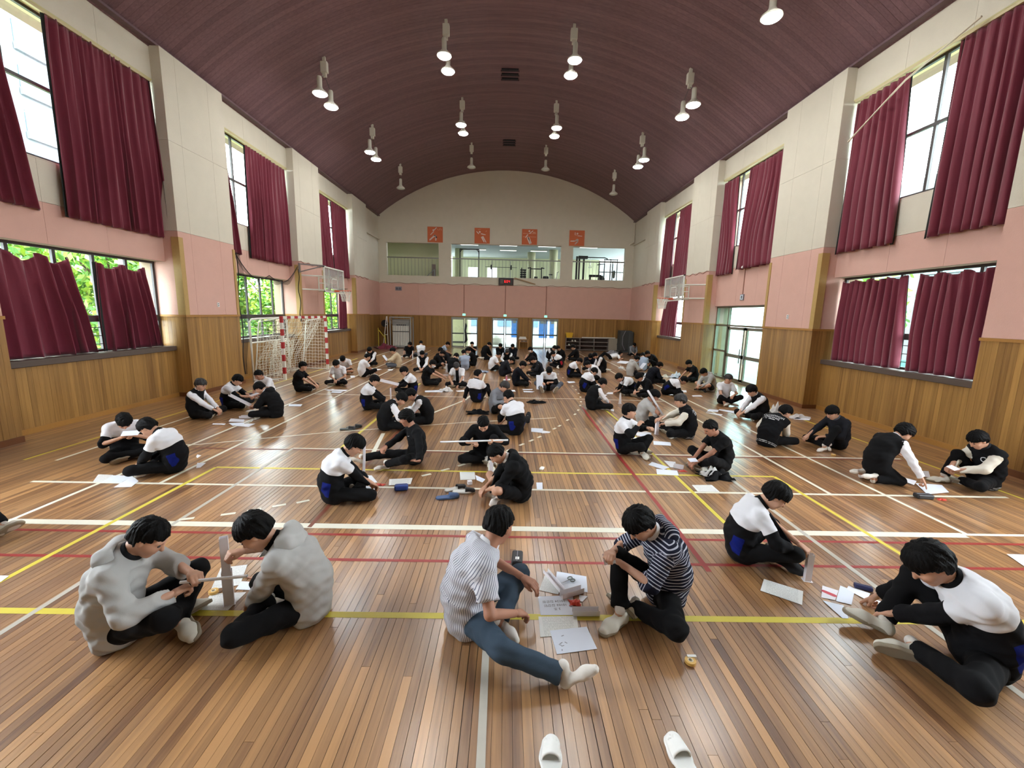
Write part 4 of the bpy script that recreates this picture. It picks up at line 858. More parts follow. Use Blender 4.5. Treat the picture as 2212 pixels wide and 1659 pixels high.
for k in range(16): MB().box(-.02, .02, -8+k*1.0-.47, -8+k*1.0+.47, .15, 1.0).build('fence_panel', MTF, t)
MB().box(-.03, .03, -8.5, 8, 1.0, 1.05).build('top_rail', MTF, t)
# foyer outside the back doors: canopy wall, blue notice boards, white car-like planter
t = thing('porch_wall', 'pale yellow-green porch wall outside the back doors', 'wall', (-3.6, 31.2, -.16)); MB().box(-.3, .9, -1.5, 1.5, 0, 4.2).build('wall', M_GW, t); MB().box(-.2, .8, -1.55, -1.5, .3, .42).build('dark_band', M_DKBAR, t)
t = thing('porch_wall', 'pale porch wall to the right outside the back doors', 'wall', (3.9, 31.2, -.16)); MB().box(-.3, .9, -1.5, 1.5, 0, 4.2).build('wall', M_GW, t); MB().box(-.2, .8, -1.55, -1.5, .3, .42).build('dark_band', M_DKBAR, t)
M_BLUE = mat('notice_blue', (64, 120, 196), .6); t = thing('blue_notice_board', 'tall blue notice boards outside the middle and right back doors', 'notice board', (1.3, 36, -.16))
for k, (x0, x1) in enumerate(((-.9, -.45), (-.2, .35), (1.4, 2.1), (2.3, 3.0))): MB().box(x0, x1, 0, .1, .4, 2.6).build('board', M_BLUE, t); MB().box(x0-.05, x0, 0, .12, 0, 2.7).build('post', M_GWt, t); MB().box(x0+.08, x1-.08, -.02, 0, 1.6, 2.3).build('poster', M_APW, t)
t = thing('white_planter', 'rounded white planter outside the middle back door', 'planter', (-.75, 33.5, -.16)); MB().lathe([(.45, 0), (.6, .25), (.62, .5), (.5, .5), (.3, .7), (0, .75)], 20).build('tub', M_WHT, t, smooth=True)
t = thing('far_school_block', 'white school block with grey windows across the yard behind the doors', 'building', (0, 48, -.2)); MB().box(-14, 14, 0, 4, 0, 8).build('wall', M_APW, t)
for k in range(-13, 13, 3):
    for z in (1, 4.5): MB().box(k, k+1.9, -.06, 0, z, z+1.8).build('window', M_APG, t)
# ================================================================ figures: signed-distance bodies meshed with surface nets
V3 = lambda *a: np.array(a, dtype=np.float32)
def nrm(v): v = np.asarray(v, dtype=np.float32); return v/max(1e-9, float(np.linalg.norm(v)))
def smin(a, b, k):
    if k <= 0: return np.minimum(a, b)
    h = np.maximum(k-np.abs(a-b), 0)/k; return np.minimum(a, b)-h*h*k*.25
def d_cap(P, a, b, ra, rb, side=None, ks=1.):
    """tapered capsule; 'side' direction squeezed by ks (<1 makes it wider that way)"""
    a = np.asarray(a, np.float32); b = np.asarray(b, np.float32); ba = b-a; L2 = max(1e-9, float(ba@ba)); Q = P-a
    t = np.clip((Q@ba)/L2, 0, 1); R = Q-t[:, None]*ba
    if side is not None:
        s = nrm(side); c = R@s; R = R-((1-ks)*c)[:, None]*s
    return np.sqrt(np.einsum('ij,ij->i', R, R))-(ra+(rb-ra)*t)
def d_ell(P, c, r):
    Q = (P-np.asarray(c, np.float32)); r = np.asarray(r, np.float32); k0 = np.sqrt(((Q/r)**2).sum(1)); k1 = np.sqrt(((Q/(r*r))**2).sum(1))+1e-9
    return k0*(k0-1)/k1
def nets(fn, lo, hi, h):
    """mesh the zero level of fn on a grid of step h"""
    lo = np.asarray(lo, float)-2*h; hi = np.asarray(hi, float)+2*h; n = np.ceil((hi-lo)/h).astype(int)+1
    ax = [lo[i]+h*np.arange(n[i]) for i in range(3)]
    P = np.stack(np.meshgrid(*ax, indexing='ij'), -1).reshape(-1, 3).astype(np.float32)
    Fv = fn(P).reshape(n); ins = Fv < 0
    c = np.zeros(n-1, np.int8)
    for i in (0, 1):
        for j in (0, 1):
            for k in (0, 1): c += ins[i:n[0]-1+i, j:n[1]-1+j, k:n[2]-1+k]
    idx = np.argwhere((c > 0) & (c < 8))
    if len(idx) == 0: return np.zeros((0, 3)), np.zeros((0, 4), int)
    cid = -np.ones(n-1, np.int64); cid[tuple(idx.T)] = np.arange(len(idx))
    cor = [(i, j, k) for i in (0, 1) for j in (0, 1) for k in (0, 1)]
    val = {q: Fv[idx[:, 0]+q[0], idx[:, 1]+q[1], idx[:, 2]+q[2]] for q in cor}
    acc = np.zeros((len(idx), 3)); cnt = np.zeros(len(idx))
    for q in cor:
        for ax_ in range(3):
            if q[ax_] == 0:
                q2 = list(q); q2[ax_] = 1; q2 = tuple(q2); a, b = val[q], val[q2]; m = (a < 0) != (b < 0)
                t = np.where(m, a/np.where(m, a-b, 1), 0); pt = np.array(q, float)[None]+np.zeros((len(idx), 3)); pt[:, ax_] = t
                acc += np.where(m[:, None], pt, 0); cnt += m
    Vv = (idx+acc/cnt[:, None])*h+lo
    quads = []
    for ax_ in range(3):
        o1, o2 = [(1, 2), (2, 0), (0, 1)][ax_]
        sl0 = [slice(None)]*3; sl1 = [slice(None)]*3; sl0[ax_] = slice(0, -1); sl1[ax_] = slice(1, None)
        A, B = ins[tuple(sl0)], ins[tuple(sl1)]; E = np.argwhere(A != B)
        E = E[(E[:, o1] > 0) & (E[:, o2] > 0) & (E[:, o1] < n[o1]-1) & (E[:, o2] < n[o2]-1)]
        if len(E) == 0: continue
        e1 = np.zeros(3, int); e1[o1] = 1; e2 = np.zeros(3, int); e2[o2] = 1
        q = np.stack([cid[tuple((E-e1-e2).T)], cid[tuple((E-e2).T)], cid[tuple(E.T)], cid[tuple((E-e1).T)]], 1)
        flip = ~A[tuple(E.T)]; q[flip] = q[flip][:, ::-1]; quads.append(q)
    return Vv, np.concatenate(quads)
def np_mesh(name, Vv, Q, mats, mi=None, attrs=None, smooth=True):
    me = bpy.data.meshes.new(name); nv, nq = len(Vv), len(Q); me.vertices.add(nv); me.vertices.foreach_set('co', np.asarray(Vv, np.float32).ravel())
    me.loops.add(nq*4); me.loops.foreach_set('vertex_index', np.asarray(Q, np.int32).ravel()); me.polygons.add(nq); me.polygons.foreach_set('loop_start', np.arange(nq, dtype=np.int32)*4)
    for m in mats: me.materials.append(m)
    if mi is not None: me.polygons.foreach_set('material_index', np.asarray(mi, np.int32))
    me.update(calc_edges=True)
    if smooth: me.polygons.foreach_set('use_smooth', np.ones(nq, bool))
    for k, a in (attrs or {}).items(): at = me.attributes.new(k, 'FLOAT', 'POINT'); at.data.foreach_set('value', np.asarray(a, np.float32))
    return me

# ---- canonical head (x forward, z up, origin at the head's middle), eyes / brows / lips as coloured pieces of the same body mesh
def head_fn(P):
    d = d_ell(P, (-.012, 0, .028), (.094, .074, .088)); d = smin(d, d_ell(P, (.022, 0, -.03), (.066, .057, .082)), .035)
    d = smin(d, d_cap(P, (.052, -.012, -.094), (.052, .012, -.094), .024, .024), .03)
    for s in (-1, 1):
        d = smin(d, d_ell(P, (.047, s*.034, -.03), (.034, .03, .034)), .03); d = smin(d, d_cap(P, (.08, s*.012, .024), (.07, s*.042, .022), .011, .011), .016)
        d = -smin(-d, d_ell(P, (.099, s*.031, .004), (.018, .017, .013)), .012)
    d = smin(d, d_cap(P, (.084, 0, .012), (.103, 0, -.03), .008, .013), .012)
    d = smin(d, d_cap(P, (.079, -.017, -.062), (.079, .017, -.062), .008, .008), .01)
    for s in (-1, 1): d = smin(d, d_ell(P, (-.006, s*.077, -.006), (.02, .011, .032)), .008)
    return smin(d, d_cap(P, (-.024, 0, -.05), (-.05, 0, -.175), .05, .054), .04)
def hair_fn(style):
    def fn(P):
        th = {'bowl': 1.07, 'short': .98, 'curly': 1.12, 'long': 1.1}[style]
        d = d_ell(P, (-.014, 0, .042), (.108*th, .09*th, .09*th)); d = smin(d, d_ell(P, (-.04, 0, -.008), (.08*th, .081*th, .078)), .03)
        fz = {'bowl': .03, 'short': .055, 'curly': .04, 'long': .022}[style]
        # strands
        ang = np.arctan2(P[:, 1], P[:, 0]+.02); zz = P[:, 2]
        if style == 'curly': d = d+.006*np.sin(70*P[:, 0]+3*np.sin(60*P[:, 2]))*np.sin(75*P[:, 1])*np.sin(66*P[:, 2]+1)-.003
        else: d = d+.0045*np.sin(ang*6+7*zz+2*np.sin(P[:, 0]*24))*np.sin(P[:, 2]*34+P[:, 1]*22+1)+.0022*np.sin(ang*17+5*np.sin(zz*26+P[:, 0]*18))+.0016*np.sin(ang*39+zz*34+2*np.sin(P[:, 1]*40))+.0012*np.sin(P[:, 0]*150+P[:, 1]*90)
        jag = .009*np.sin(P[:, 1]*62+1)+.007*np.sin(P[:, 1]*131+2)+.004*np.sin(P[:, 1]*240)
        face = np.maximum(np.maximum(.035-P[:, 0], P[:, 2]-fz-jag), np.abs(P[:, 1])-.07)            # open face below the fringe
        d = np.maximum(d, -face)
        side = np.maximum(.012-P[:, 0]+.15*(P[:, 2]+.02), P[:, 2]-.022); d = np.maximum(d, -side)    # temples
        ear = np.maximum(np.maximum(-.022-P[:, 0], P[:, 2]+.002), .05-np.abs(P[:, 1])); d = np.maximum(d, -ear)
        nape = -(P[:, 2]+{'bowl': .062, 'short': .05, 'curly': .066, 'long': .085}[style]+.25*(P[:, 0]+.06)); d = np.maximum(d, nape)
        return np.maximum(d, -(d_ell(P, (-.012, 0, .028), (.088, .068, .082))))
    return fn
LOD_H = (.0055, .0085, .0135)
HEADS, HAIRS, HANDS, FEET = {}, {}, {}, {}
def blob(c, r, h):
    return nets(lambda P: d_ell(P, c, r), np.array(c)-np.array(r), np.array(c)+np.array(r), h)
for L, h in enumerate(LOD_H):
    v, q = nets(head_fn, (-.12, -.1, -.19), (.13, .1, .13), h); parts = [(v, q, 0)]
    if L < 2:
        for s in (-1, 1):
            a, b = blob((.082, s*.031, .003), (.008, .0145, .006), h*.55); parts.append((a, b, 1))
            a, b = nets(lambda P: d_cap(P, (.088, s*.018, .024), (.076, s*.046, .024), .0042, .003), (.06, -.06, .01), (.1, .06, .04), h*.6); parts.append((a, b, 1))
        a, b = nets(lambda P: d_cap(P, (.083, -.017, -.062), (.083, .017, -.062), .006, .006), (.07, -.03, -.075), (.095, .03, -.05), h*.6); parts.append((a, b, 2))
    HEADS[L] = parts
    for st in ('bowl', 'short', 'curly', 'long'): HAIRS[st, L] = nets(hair_fn(st), (-.14, -.11, -.12), (.12, .11, .15), h)
def hand_fn(pose):
    curls = {'relax': (22, 32, 22), 'grip': (58, 62, 38), 'flat': (3, 6, 5), 'point': (55, 65, 40)}[pose]
    caps = []
    for i, (y, ln) in enumerate(((.031, .94), (.011, 1.05), (-.01, .97), (-.029, .76))):
        cs = (5, 8, 5) if (pose == 'point' and i == 0) else curls
        a = V3(.012, y*.65, 0); b = V3(.086-.004*abs(i-1), y, .002); caps.append((a, b, .0135, .0115)); ang = 0; p = b
        for s_, (l, c, r) in enumerate(zip((.043, .027, .021), cs, (.0098, .0088, .0078))):
            ang += math.radians(c*(1+.08*i)); q = p+V3(math.cos(ang)*l*ln, (y*.12)*l, -math.sin(ang)*l*ln); caps.append((p, q, r+.0006, r)); p = q
    tc = {'relax': .5, 'grip': 1.0, 'flat': .15, 'point': .8}[pose]
    a = V3(.018, .022, -.006); b = V3(.052, .048-.012*tc, -.01-.012*tc); c = V3(.08, .056-.03*tc, -.014-.024*tc); e = V3(.1, .058-.04*tc, -.016-.03*tc)
    th = [(a, b, .0145, .0115), (b, c, .0108, .0098), (c, e, .0096, .0082)]
    def fn(P):
        d = d_cap(P, (-.02, 0, 0), (.02, 0, 0), .024, .024, (0, 0, 1), 1.25)
        for k, cp in enumerate(caps): d = smin(d, d_cap(P, *cp), .016 if k % 4 == 0 else .006)
        for cp in th: d = smin(d, d_cap(P, *cp), .01)
        return d
    return fn
for L, h in enumerate((.0045, .0065, .0105)):
    for ps in ('relax', 'grip', 'flat', 'point'): HANDS[ps, L] = nets(hand_fn(ps), (-.05, -.06, -.13), (.2, .085, .03), h)
def foot_fn(P):
    d = d_cap(P, (-.035, 0, -.045), (.0, 0, .03), .033, .036); d = smin(d, d_cap(P, (-.03, 0, -.05), (.11, 0, -.052), .032, .034, (0, 0, 1), 1.15), .03); d = smin(d, d_cap(P, (.1, .004, -.054), (.165, .004, -.06), .036, .024, (0, 1, 0), .85), .03)
    return np.maximum(d, -.083-P[:, 2])
def shoe_fn(P):
    d = d_cap(P, (-.04, 0, -.045), (-.02, 0, -.005), .042, .04); d = smin(d, d_cap(P, (-.035, 0, -.05), (.11, 0, -.05), .042, .043, (0, 1, 0), .95), .03); d = smin(d, d_cap(P, (.1, .004, -.055), (.172, .004, -.062), .046, .034, (0, 1, 0), .85), .03)
    d = np.maximum(d, -(P[:, 2]+.072)); return np.maximum(d, -d_cap(P, (-.03, 0, .02), (.015, 0, .03), .031, .036))
def sole_fn(P):
    d = d_cap(P, (-.038, 0, -.08), (.11, 0, -.08), .043, .045, (0, 1, 0), .95); d = smin(d, d_cap(P, (.1, .004, -.08), (.172, .004, -.08), .047, .038, (0, 1, 0), .85), .02)
    return np.maximum(d, np.abs(P[:, 2]+.083)-.013)
for L, h in enumerate((.006, .009, .013)):
    FEET['sock', L] = nets(foot_fn, (-.09, -.06, -.1), (.22, .06, .09), h); FEET['shoe', L] = nets(shoe_fn, (-.1, -.07, -.1), (.23, .07, .06), h); FEET['sole', L] = nets(sole_fn, (-.1, -.07, -.11), (.23, .07, -.06), h*.8)

# ---- fabric materials
M_SKIN = mat('skin', (192, 146, 120), .55, var=.06, vscale=14); M_SKIN2 = mat('skin_tan', (166, 116, 92), .55, var=.06, vscale=14)
M_HAIR = mat('hair_black', (6, 5, 5), .6, spec=.12, bump=.5, bscale=150, stretch=(1, 1, .25)); M_HAIRB = mat('hair_brown', (20, 14, 12), .45, bump=.5, bscale=150)
M_EYE = mat('eye_dark', (34, 24, 22), .3); M_LIP = mat('lip', (176, 112, 100), .5)
def fab(name, c, rough=.9, bump=.09, bs=260, var=.05): return mat('cloth_'+name, c, rough, bump=bump, bscale=bs, var=var, vscale=7, spec=.18)
FB = dict(black=fab('black', (13, 13, 15)), navy=fab('navy', (15, 17, 25)), white=fab('white', (222, 222, 226)), grey=fab('grey', (172, 171, 168)), bluegrey=fab('bluegrey', (150, 160, 178)), beige=fab('beige', (192, 174, 146)), cream=fab('cream', (216, 210, 196)), charcoal=fab('charcoal', (30, 31, 35)), denim=fab('denim', (58, 72, 86)), midgrey=fab('midgrey', (120, 122, 128)), lightgrey=fab('lightgrey', (196, 196, 192)), pants=fab('pants', (13, 13, 15)), slate=fab('slate', (82, 86, 96)), sock=fab('sock', (214, 208, 200)), darkshoe=fab('darkshoe', (40, 40, 42)), shoe=fab('shoe', (214, 210, 198), .6), sole=fab('sole', (150, 140, 122), .8), mask=fab('mask', (206, 206, 208)))
def attr_mix(name, c0, c1, stages):
    """cloth whose colour areas are cut by mesh attributes (positive inside): stages = [(attr, colour)] laid over c0"""
    m = fab(name, c0); 
    if m.get('done'): return m
    m['done'] = 1; nt = m.node_tree; b = nt.nodes['Principled BSDF']; cur = b.inputs['Base Color'].links[0].from_socket
    for an, c in stages:
        at = nt.nodes.new('ShaderNodeAttribute'); at.attribute_name = an; gt = nt.nodes.new('ShaderNodeMapRange'); gt.inputs[1].default_value = -.0015; gt.inputs[2].default_value = .0015; nt.links.new(at.outputs['Fac'], gt.inputs[0])
        mx = nt.nodes.new('ShaderNodeMix'); mx.data_type = 'RGBA'; mx.inputs[7].default_value = srgb(*c); nt.links.new(gt.outputs[0], mx.inputs[0]); nt.links.new(cur, mx.inputs[6]); cur = mx.outputs[2]
    nt.links.new(cur, b.inputs['Base Color']); return m
FB['track'] = attr_mix('track', (13, 13, 16), None, [('patch', (12, 26, 104)), ('yoke', (216, 216, 220))])
FB['trackred'] = attr_mix('trackred', (13, 13, 16), None, [('patch', (170, 40, 54)), ('yoke', (216, 216, 220))])
FB['varsity'] = attr_mix('varsity', (12, 12, 15), None, [('hemline', (206, 206, 206)), ('sleeve', (214, 208, 194))])
FB['stripes3'] = attr_mix('stripes3', (26, 27, 32), None, [('stripe3', (210, 210, 210))])
def stripe_mat(name, c0, c1, attr, freq, duty):
    m = fab(name, c0); nt = m.node_tree; b = nt.nodes['Principled BSDF']; at = nt.nodes.new('ShaderNodeAttribute'); at.attribute_name = attr
    mu = nt.nodes.new('ShaderNodeMath'); mu.operation = 'MULTIPLY'; mu.inputs[1].default_value = freq; fr = nt.nodes.new('ShaderNodeMath'); fr.operation = 'FRACT'; lt = nt.nodes.new('ShaderNodeMath'); lt.operation = 'LESS_THAN'; lt.inputs[1].default_value = duty
    nt.links.new(at.outputs['Fac'], mu.inputs[0]); nt.links.new(mu.outputs[0], fr.inputs[0]); nt.links.new(fr.outputs[0], lt.inputs[0])
    mx = nt.nodes.new('ShaderNodeMix'); mx.data_type = 'RGBA'; mx.inputs[6].default_value = srgb(*c0); mx.inputs[7].default_value = srgb(*c1); nt.links.new(lt.outputs[0], mx.inputs[0]); nt.links.new(mx.outputs[2], b.inputs['Base Color']); return m
FB['pinstripe'] = stripe_mat('pinstripe', (206, 206, 212), (110, 112, 128), 'around', 75., .3)
FB['hoopstripe'] = stripe_mat('hoopstripe', (26, 28, 44), (176, 178, 190), 'along', 42., .3)

LEGS = {  # ankle L, knee pole L, ankle R, knee pole R, (toe dir, sole normal) L, R, hip height
 'cross': ((.30, -.07, .085), (.35, 1, .12), (.24, .10, .075), (.35, -1, .12), ((.35, -.93, -.05), (.75, .25, -.6)), ((.35, .93, -.05), (.75, -.25, -.6)), .115),
 'crosshigh': ((.34, -.05, .085), (.4, 1, .55), (.28, .09, .075), (.4, -1, .55), ((.6, -.8, -.05), (.5, .25, -.8)), ((.6, .8, -.05), (.5, -.25, -.8)), .115),
 'butterfly': ((.42, .05, .085), (.1, 1, .25), (.42, -.05, .085), (.1, -1, .25), ((.75, .65, .1), (.3, -.9, -.3)), ((.75, -.65, .1), (.3, .9, -.3)), .115),
 'soles': ((.55, .2, .085), (.2, 1, .6), (.55, -.2, .085), (.2, -1, .6), ((.5, .3, .8), (.85, 0, -.45)), ((.5, -.3, .8), (.85, 0, -.45)), .115),
 'oneup': ((.44, .14, .085), (.5, .25, 1), (.26, .06, .075), (.35, -1, .12), ((.95, .2, -.05), (0, 0, -1)), ((.35, .93, -.05), (.75, -.25, -.6)), .115),
 'oneupR': ((.26, -.06, .075), (.35, 1, .12), (.44, -.14, .085), (.5, -.25, 1), ((.35, -.93, -.05), (.75, .25, -.6)), ((.95, -.2, -.05), (0, 0, -1)), .115),
 'kneesup': ((.48, .13, .085), (.5, .15, 1), (.5, -.13, .085), (.5, -.15, 1), ((1, .15, 0), (0, 0, -1)), ((1, -.15, 0), (0, 0, -1)), .115),
 'extend': ((.76, .2, .075), (.2, .6, .8), (.74, -.16, .075), (.2, -.6, .8), ((.55, .2, .85), (.8, .1, -.5)), ((.55, -.2, .85), (.8, -.1, -.5)), .115),
 'extR': ((.26, .0, .075), (.35, 1, .12), (.62, -.5, .06), (.1, .4, .9), ((.35, -.93, -.05), (.75, .25, -.6)), ((.8, -.5, .35), (.6, -.4, -.7)), .115),
 'kneel': ((-.13, .1, .07), (1, .15, .15), (-.13, -.1, .07), (1, -.15, .15), ((-1, 0, -.1), (0, 0, 1)), ((-1, 0, -.1), (0, 0, 1)), .235),
 'squat': ((.15, .13, .085), (1, .4, .6), (.15, -.13, .085), (1, -.4, .6), ((1, .15, 0), (0, 0, -1)), ((1, -.15, 0), (0, 0, -1)), .26),
 'side': ((.05, .42, .07), (1, .35, .1), (.22, .12, .075), (.5, -1, .12), ((-.4, .9, 0), (.2, .3, -.8)), ((.35, .93, -.05), (.75, -.25, -.6)), .115),
}
def ik(a, t, l1, l2, pole):
    a, t = np.asarray(a, float), np.asarray(t, float); d = t-a; L = np.linalg.norm(d)
    if L > (l1+l2)*.995: t = a+d/L*(l1+l2)*.995; d = t-a; L = np.linalg.norm(d)
    if L < abs(l1-l2)*1.05+.02: L = abs(l1-l2)*1.05+.02
    u = d/np.linalg.norm(d); x = (l1*l1-l2*l2+L*L)/(2*L); h = math.sqrt(max(1e-6, l1*l1-x*x)); p = np.asarray(pole, float); p = p-u*(p@u); p /= max(1e-9, np.linalg.norm(p))
    return a+u*x+p*h, t
def rotm(axis, deg): return np.array(Matrix.Rotation(math.radians(deg), 3, axis))
def frame(x, z):
    x = np.asarray(x, float); x = x/np.linalg.norm(x); z = np.asarray(z, float); z = z-x*(x@z); z /= max(1e-9, np.linalg.norm(z)); return np.stack([x, np.cross(z, x), z], 1)

PEOPLE = []
def person(px, face, label, top='track', legs='cross', lean=18, slouch=28, side=0, twist=0, head=(35, 0), hands=None, hpose=('relax', 'relax'), hair='bowl', bottom='pants', feet='shoe', lod=1, scale=1., hm=None, skin=None, shorts=False, hood=None, collar=None, poles=None, legs_over=None, at=None, size=1., mask=False):
    """a seated pupil: px = floor pixel under the pelvis, face = heading in degrees (0 = towards +x, 90 = away from the camera)"""
    pos = G(*px) if at is None else np.array(at)
    root = thing('person', label, 'person', (pos[0], pos[1], 0), math.radians(face)); scale *= .92; root.scale = (scale,)*3
    H = (.0095, .0145, .023)[lod]; sk = skin or M_SKIN
    lg = legs_over or LEGS[legs]; hz = lg[6]
    hipc = V3(0, 0, hz); TL, TR = .415, .40
    # spine
    Rt = rotm('Z', twist)
    def loc(t):                                # ('px', x, y, z): a pixel at a known height, turned into the figure's own frame
        if len(t) == 4:
            w_ = G(t[1], t[2], t[3]); a_ = -math.radians(face); dx, dy = w_[0]-pos[0], w_[1]-pos[1]
            return ((dx*math.cos(a_)-dy*math.sin(a_))/scale, (dx*math.sin(a_)+dy*math.cos(a_))/scale, t[3]/scale)
        return t
    lg = (loc(lg[0]), lg[1], loc(lg[2]))+tuple(lg[3:])
    def sp(deg, ln): return V3(math.sin(math.radians(deg))*ln, math.sin(math.radians(side))*ln, math.cos(math.radians(deg))*math.cos(math.radians(side))*ln)
    P1 = hipc+sp(lean-12, .16)+V3(-.02, 0, 0); P2 = P1+sp(lean+slouch*.45, .18); P3 = P2+sp(lean+slouch*.9, .14); NK = P3+sp(lean+slouch+8, .05)
    sdir = nrm(Rt @ V3(0, 1, 0)); tdir = nrm(P3-P1); bdir = nrm(np.cross(sdir, tdir))*-1     # back direction
    if bdir[0] > 0 and abs(twist) < 60: bdir = -bdir
    SL, SR = P3-tdir*.03+sdir*.168, P3-tdir*.03-sdir*.168
    # head
    hp, hy = head; hdp = lean*.35+slouch*.3+hp
    Rh = (rotm('Z', twist*.6+hy) @ rotm('Y', hdp)).astype(np.float32)
    HC = NK+sp(min(75, lean+slouch+hp*.35), .052)+Rh @ V3(.03, 0, .095)
    # arms
    if hands is None: hands = ((.40, .07, .20), (.40, -.07, .20))
    hl, hr = loc(hands[0]), loc(hands[1]); poles = poles or ((-.25, .8, -.5), (-.25, -.8, -.5))
    EL, WL = ik(SL, hl, .27, .25, poles[0]); ER, WR = ik(SR, hr, .27, .25, poles[1])
    # legs
    HL, HR = hipc+V3(.02, .088, 0), hipc+V3(.02, -.088, 0)
    KL, AL = ik(HL, lg[0], TL, TR, lg[1]); KR, AR = ik(HR, lg[2], TL, TR, lg[3])
    KL[2] = max(KL[2], .072); KR[2] = max(KR[2], .072)
    AL, AR = np.asarray(AL), np.asarray(AR)
    J = [hipc, P1, P2, P3, SL, SR, EL, ER, WL, WR, HL, HR, KL, KR, AL, AR]; f32 = lambda a: np.asarray(a, np.float32)
    floor_cut = lambda P, d: np.maximum(d, .004-P[:, 2])
    seed = len(PEOPLE)*1.7; PEOPLE.append(root)
    def folds(P, amp):
        return amp*(np.sin(P[:, 0]*38+np.sin(P[:, 2]*23+seed)*2.2+seed)*np.sin(P[:, 1]*31+P[:, 2]*26+seed*.7)+.6*np.sin(P[:, 2]*71+P[:, 0]*33+3*np.sin(P[:, 1]*19+seed))-.35*np.abs(np.sin(P[:, 0]*30-P[:, 2]*34+2.5*np.sin(P[:, 1]*17+seed*2)))**2)
    short_slv = top in ('tee_black', 'tee_white', 'tee_grey', 'pinstripe', 'tee_blue', 'polo_navy', 'tee_lightgrey', 'openshirt', 'tee_charcoal')
    slv_fore = .0 if short_slv else (1.03 if ('hoodie' in top or top in ('varsity', 'coat_beige')) else .95)
    if top == 'hoopstripe': slv_fore = .35
    if top in ('track', 'trackred'): slv_fore = .9
    # ---------- garment shapes
    def torso(P, infl, lowest=0.):
        d = d_cap(P, hipc+V3(-.005, 0, lowest), P1, .128+infl, .118+infl, sdir, .78); d = smin(d, d_cap(P, P1, P2, .118+infl, .122+infl, sdir, .76), .05)
        d = smin(d, d_cap(P, P2, P3-tdir*.02, .122+infl, .088+infl, sdir, .74), .05); d = smin(d, d_cap(P, SL-tdir*.005, SR-tdir*.005, .062+infl, .062+infl), .05); return smin(d, d_cap(P, P3, NK, .066+infl, .056+infl), .03)
    def arm(P, S, E, W, infl, end, k=.03):
        d = d_cap(P, S, E, .058+infl, .046+infl)
        if end <= 0:
            e = S+(E-S)*.72; d = d_cap(P, S, S+(E-S)*.8, .06+infl, .058+infl); n_ = f32(nrm(E-S)); return np.maximum(d, (P-f32(e))@n_)
        e = E+(W-E)*end; n_ = f32(nrm(W-E)); d2 = np.maximum(d_cap(P, E, E+(W-E)*(end+.12), .046+infl, .036+infl), (P-f32(e))@n_); return smin(d, d2, k)
    def leg(P, Hh, K, A, infl, end):
        d = d_cap(P, Hh, K, .083+infl, .062+infl)
        if end <= 0:
            e = Hh+(K-Hh)*.88; return np.maximum(d_cap(P, Hh, e, .085+infl, .082+infl), (P-f32(e))@f32(nrm(K-Hh)))
        e = K+(A-K)*end; return smin(d, np.maximum(d_cap(P, K, K+(A-K)*(end+.1), .06+infl, .053+infl), (P-f32(e))@f32(nrm(A-K))), .03)
    def bounds(pts, r): pts = np.array(pts, float); return pts.min(0)-r, pts.max(0)+r
    def garment(nm, fn, pts, r, m, attrs=None, h=H, parent=root, cut=True):
        lo, hi = bounds(pts, r); lo[2] = max(lo[2], -.01)
        v, q = nets((lambda P: floor_cut(P, fn(P))) if cut else fn, lo, hi, h)
        if len(q) == 0: return None
        at_ = attrs(v.astype(np.float32)) if attrs else None
        return link(nm, np_mesh(nm, v, q, [m], attrs=at_), parent)
    spine = f32(P3-hipc); sl = float(np.linalg.norm(spine)); sdn = spine/sl
    def along_arm(v, S, E, W):
        d1 = d_cap(v, S, E, 0, 0); d2 = d_cap(v, E, W, 0, 0); u1 = f32(nrm(E-S)); u2 = f32(nrm(W-E)); a1 = np.clip((v-f32(S))@u1, -.05, .27); a2 = .27+np.clip((v-f32(E))@u2, 0, .3)
        return np.where(d1 < d2, a1, a2), np.minimum(d1, d2)
    def top_attrs(v):
        tz = (v-f32(hipc))@sdn; dl, dL = along_arm(v, SL, EL, WL); dr_, dR = along_arm(v, SR, ER, WR); dt = np.minimum(np.minimum(d_cap(v, hipc, P1, 0, 0, sdir, .7), d_cap(v, P1, P2, 0, 0, sdir, .7)), d_cap(v, P2, P3, 0, 0, sdir, .55))-.06
        arm_d = np.minimum(dL, dR); is_arm = arm_d < dt; aa = np.where(dL < dR, dl, dr_)
        lat = np.abs((v-f32(P2))@f32(sdir)); frontness = (v-f32(P2))@f32(bdir)*-1
        yoke_t = tz-.29*sl/.48-.03*np.cos(lat*9); yoke_a = .16-aa
        o = dict(yoke=np.where(is_arm, yoke_a, yoke_t), sleeve=np.where(is_arm, aa-.0, -.1))
        fb_ = (v-f32(P1))@f32(bdir); pt = np.minimum(np.minimum(tz+.01, .17-tz), np.minimum(lat-.1-.35*np.abs(tz-.07), .045-np.abs(fb_-.03-.25*(tz-.08)))); o['patch'] = np.where(is_arm, -.1, pt)
        o['hemline'] = np.where(is_arm, -.1, np.maximum(.0045-np.abs(tz+.06), .0045-np.abs(tz+.085)))
        o['along'] = np.where(is_arm, aa, tz); best = np.full(len(v), 9., np.float32); ca = np.zeros(len(v), np.float32)
        for A_, B_ in ((hipc-V3(0, 0, .1), P1), (P1, P2), (P2, NK)):
            ds = d_cap(v, A_, B_, 0, 0); u_ = f32(nrm(B_-A_)); tt = np.clip((v-f32(A_))@u_, 0, float(np.linalg.norm(B_-A_))); r_ = v-f32(A_)-tt[:, None]*u_; bk_ = f32(nrm(np.cross(u_, f32(sdir)))); bk_ = bk_ if bk_@f32(bdir) > 0 else -bk_
            an = np.arctan2(r_@f32(sdir)*.75, r_@bk_); ca = np.where(ds < best, an, ca); best = np.minimum(best, ds)
        o['around'] = np.where(is_arm, (v@f32(bdir))*.9, ca*.14)
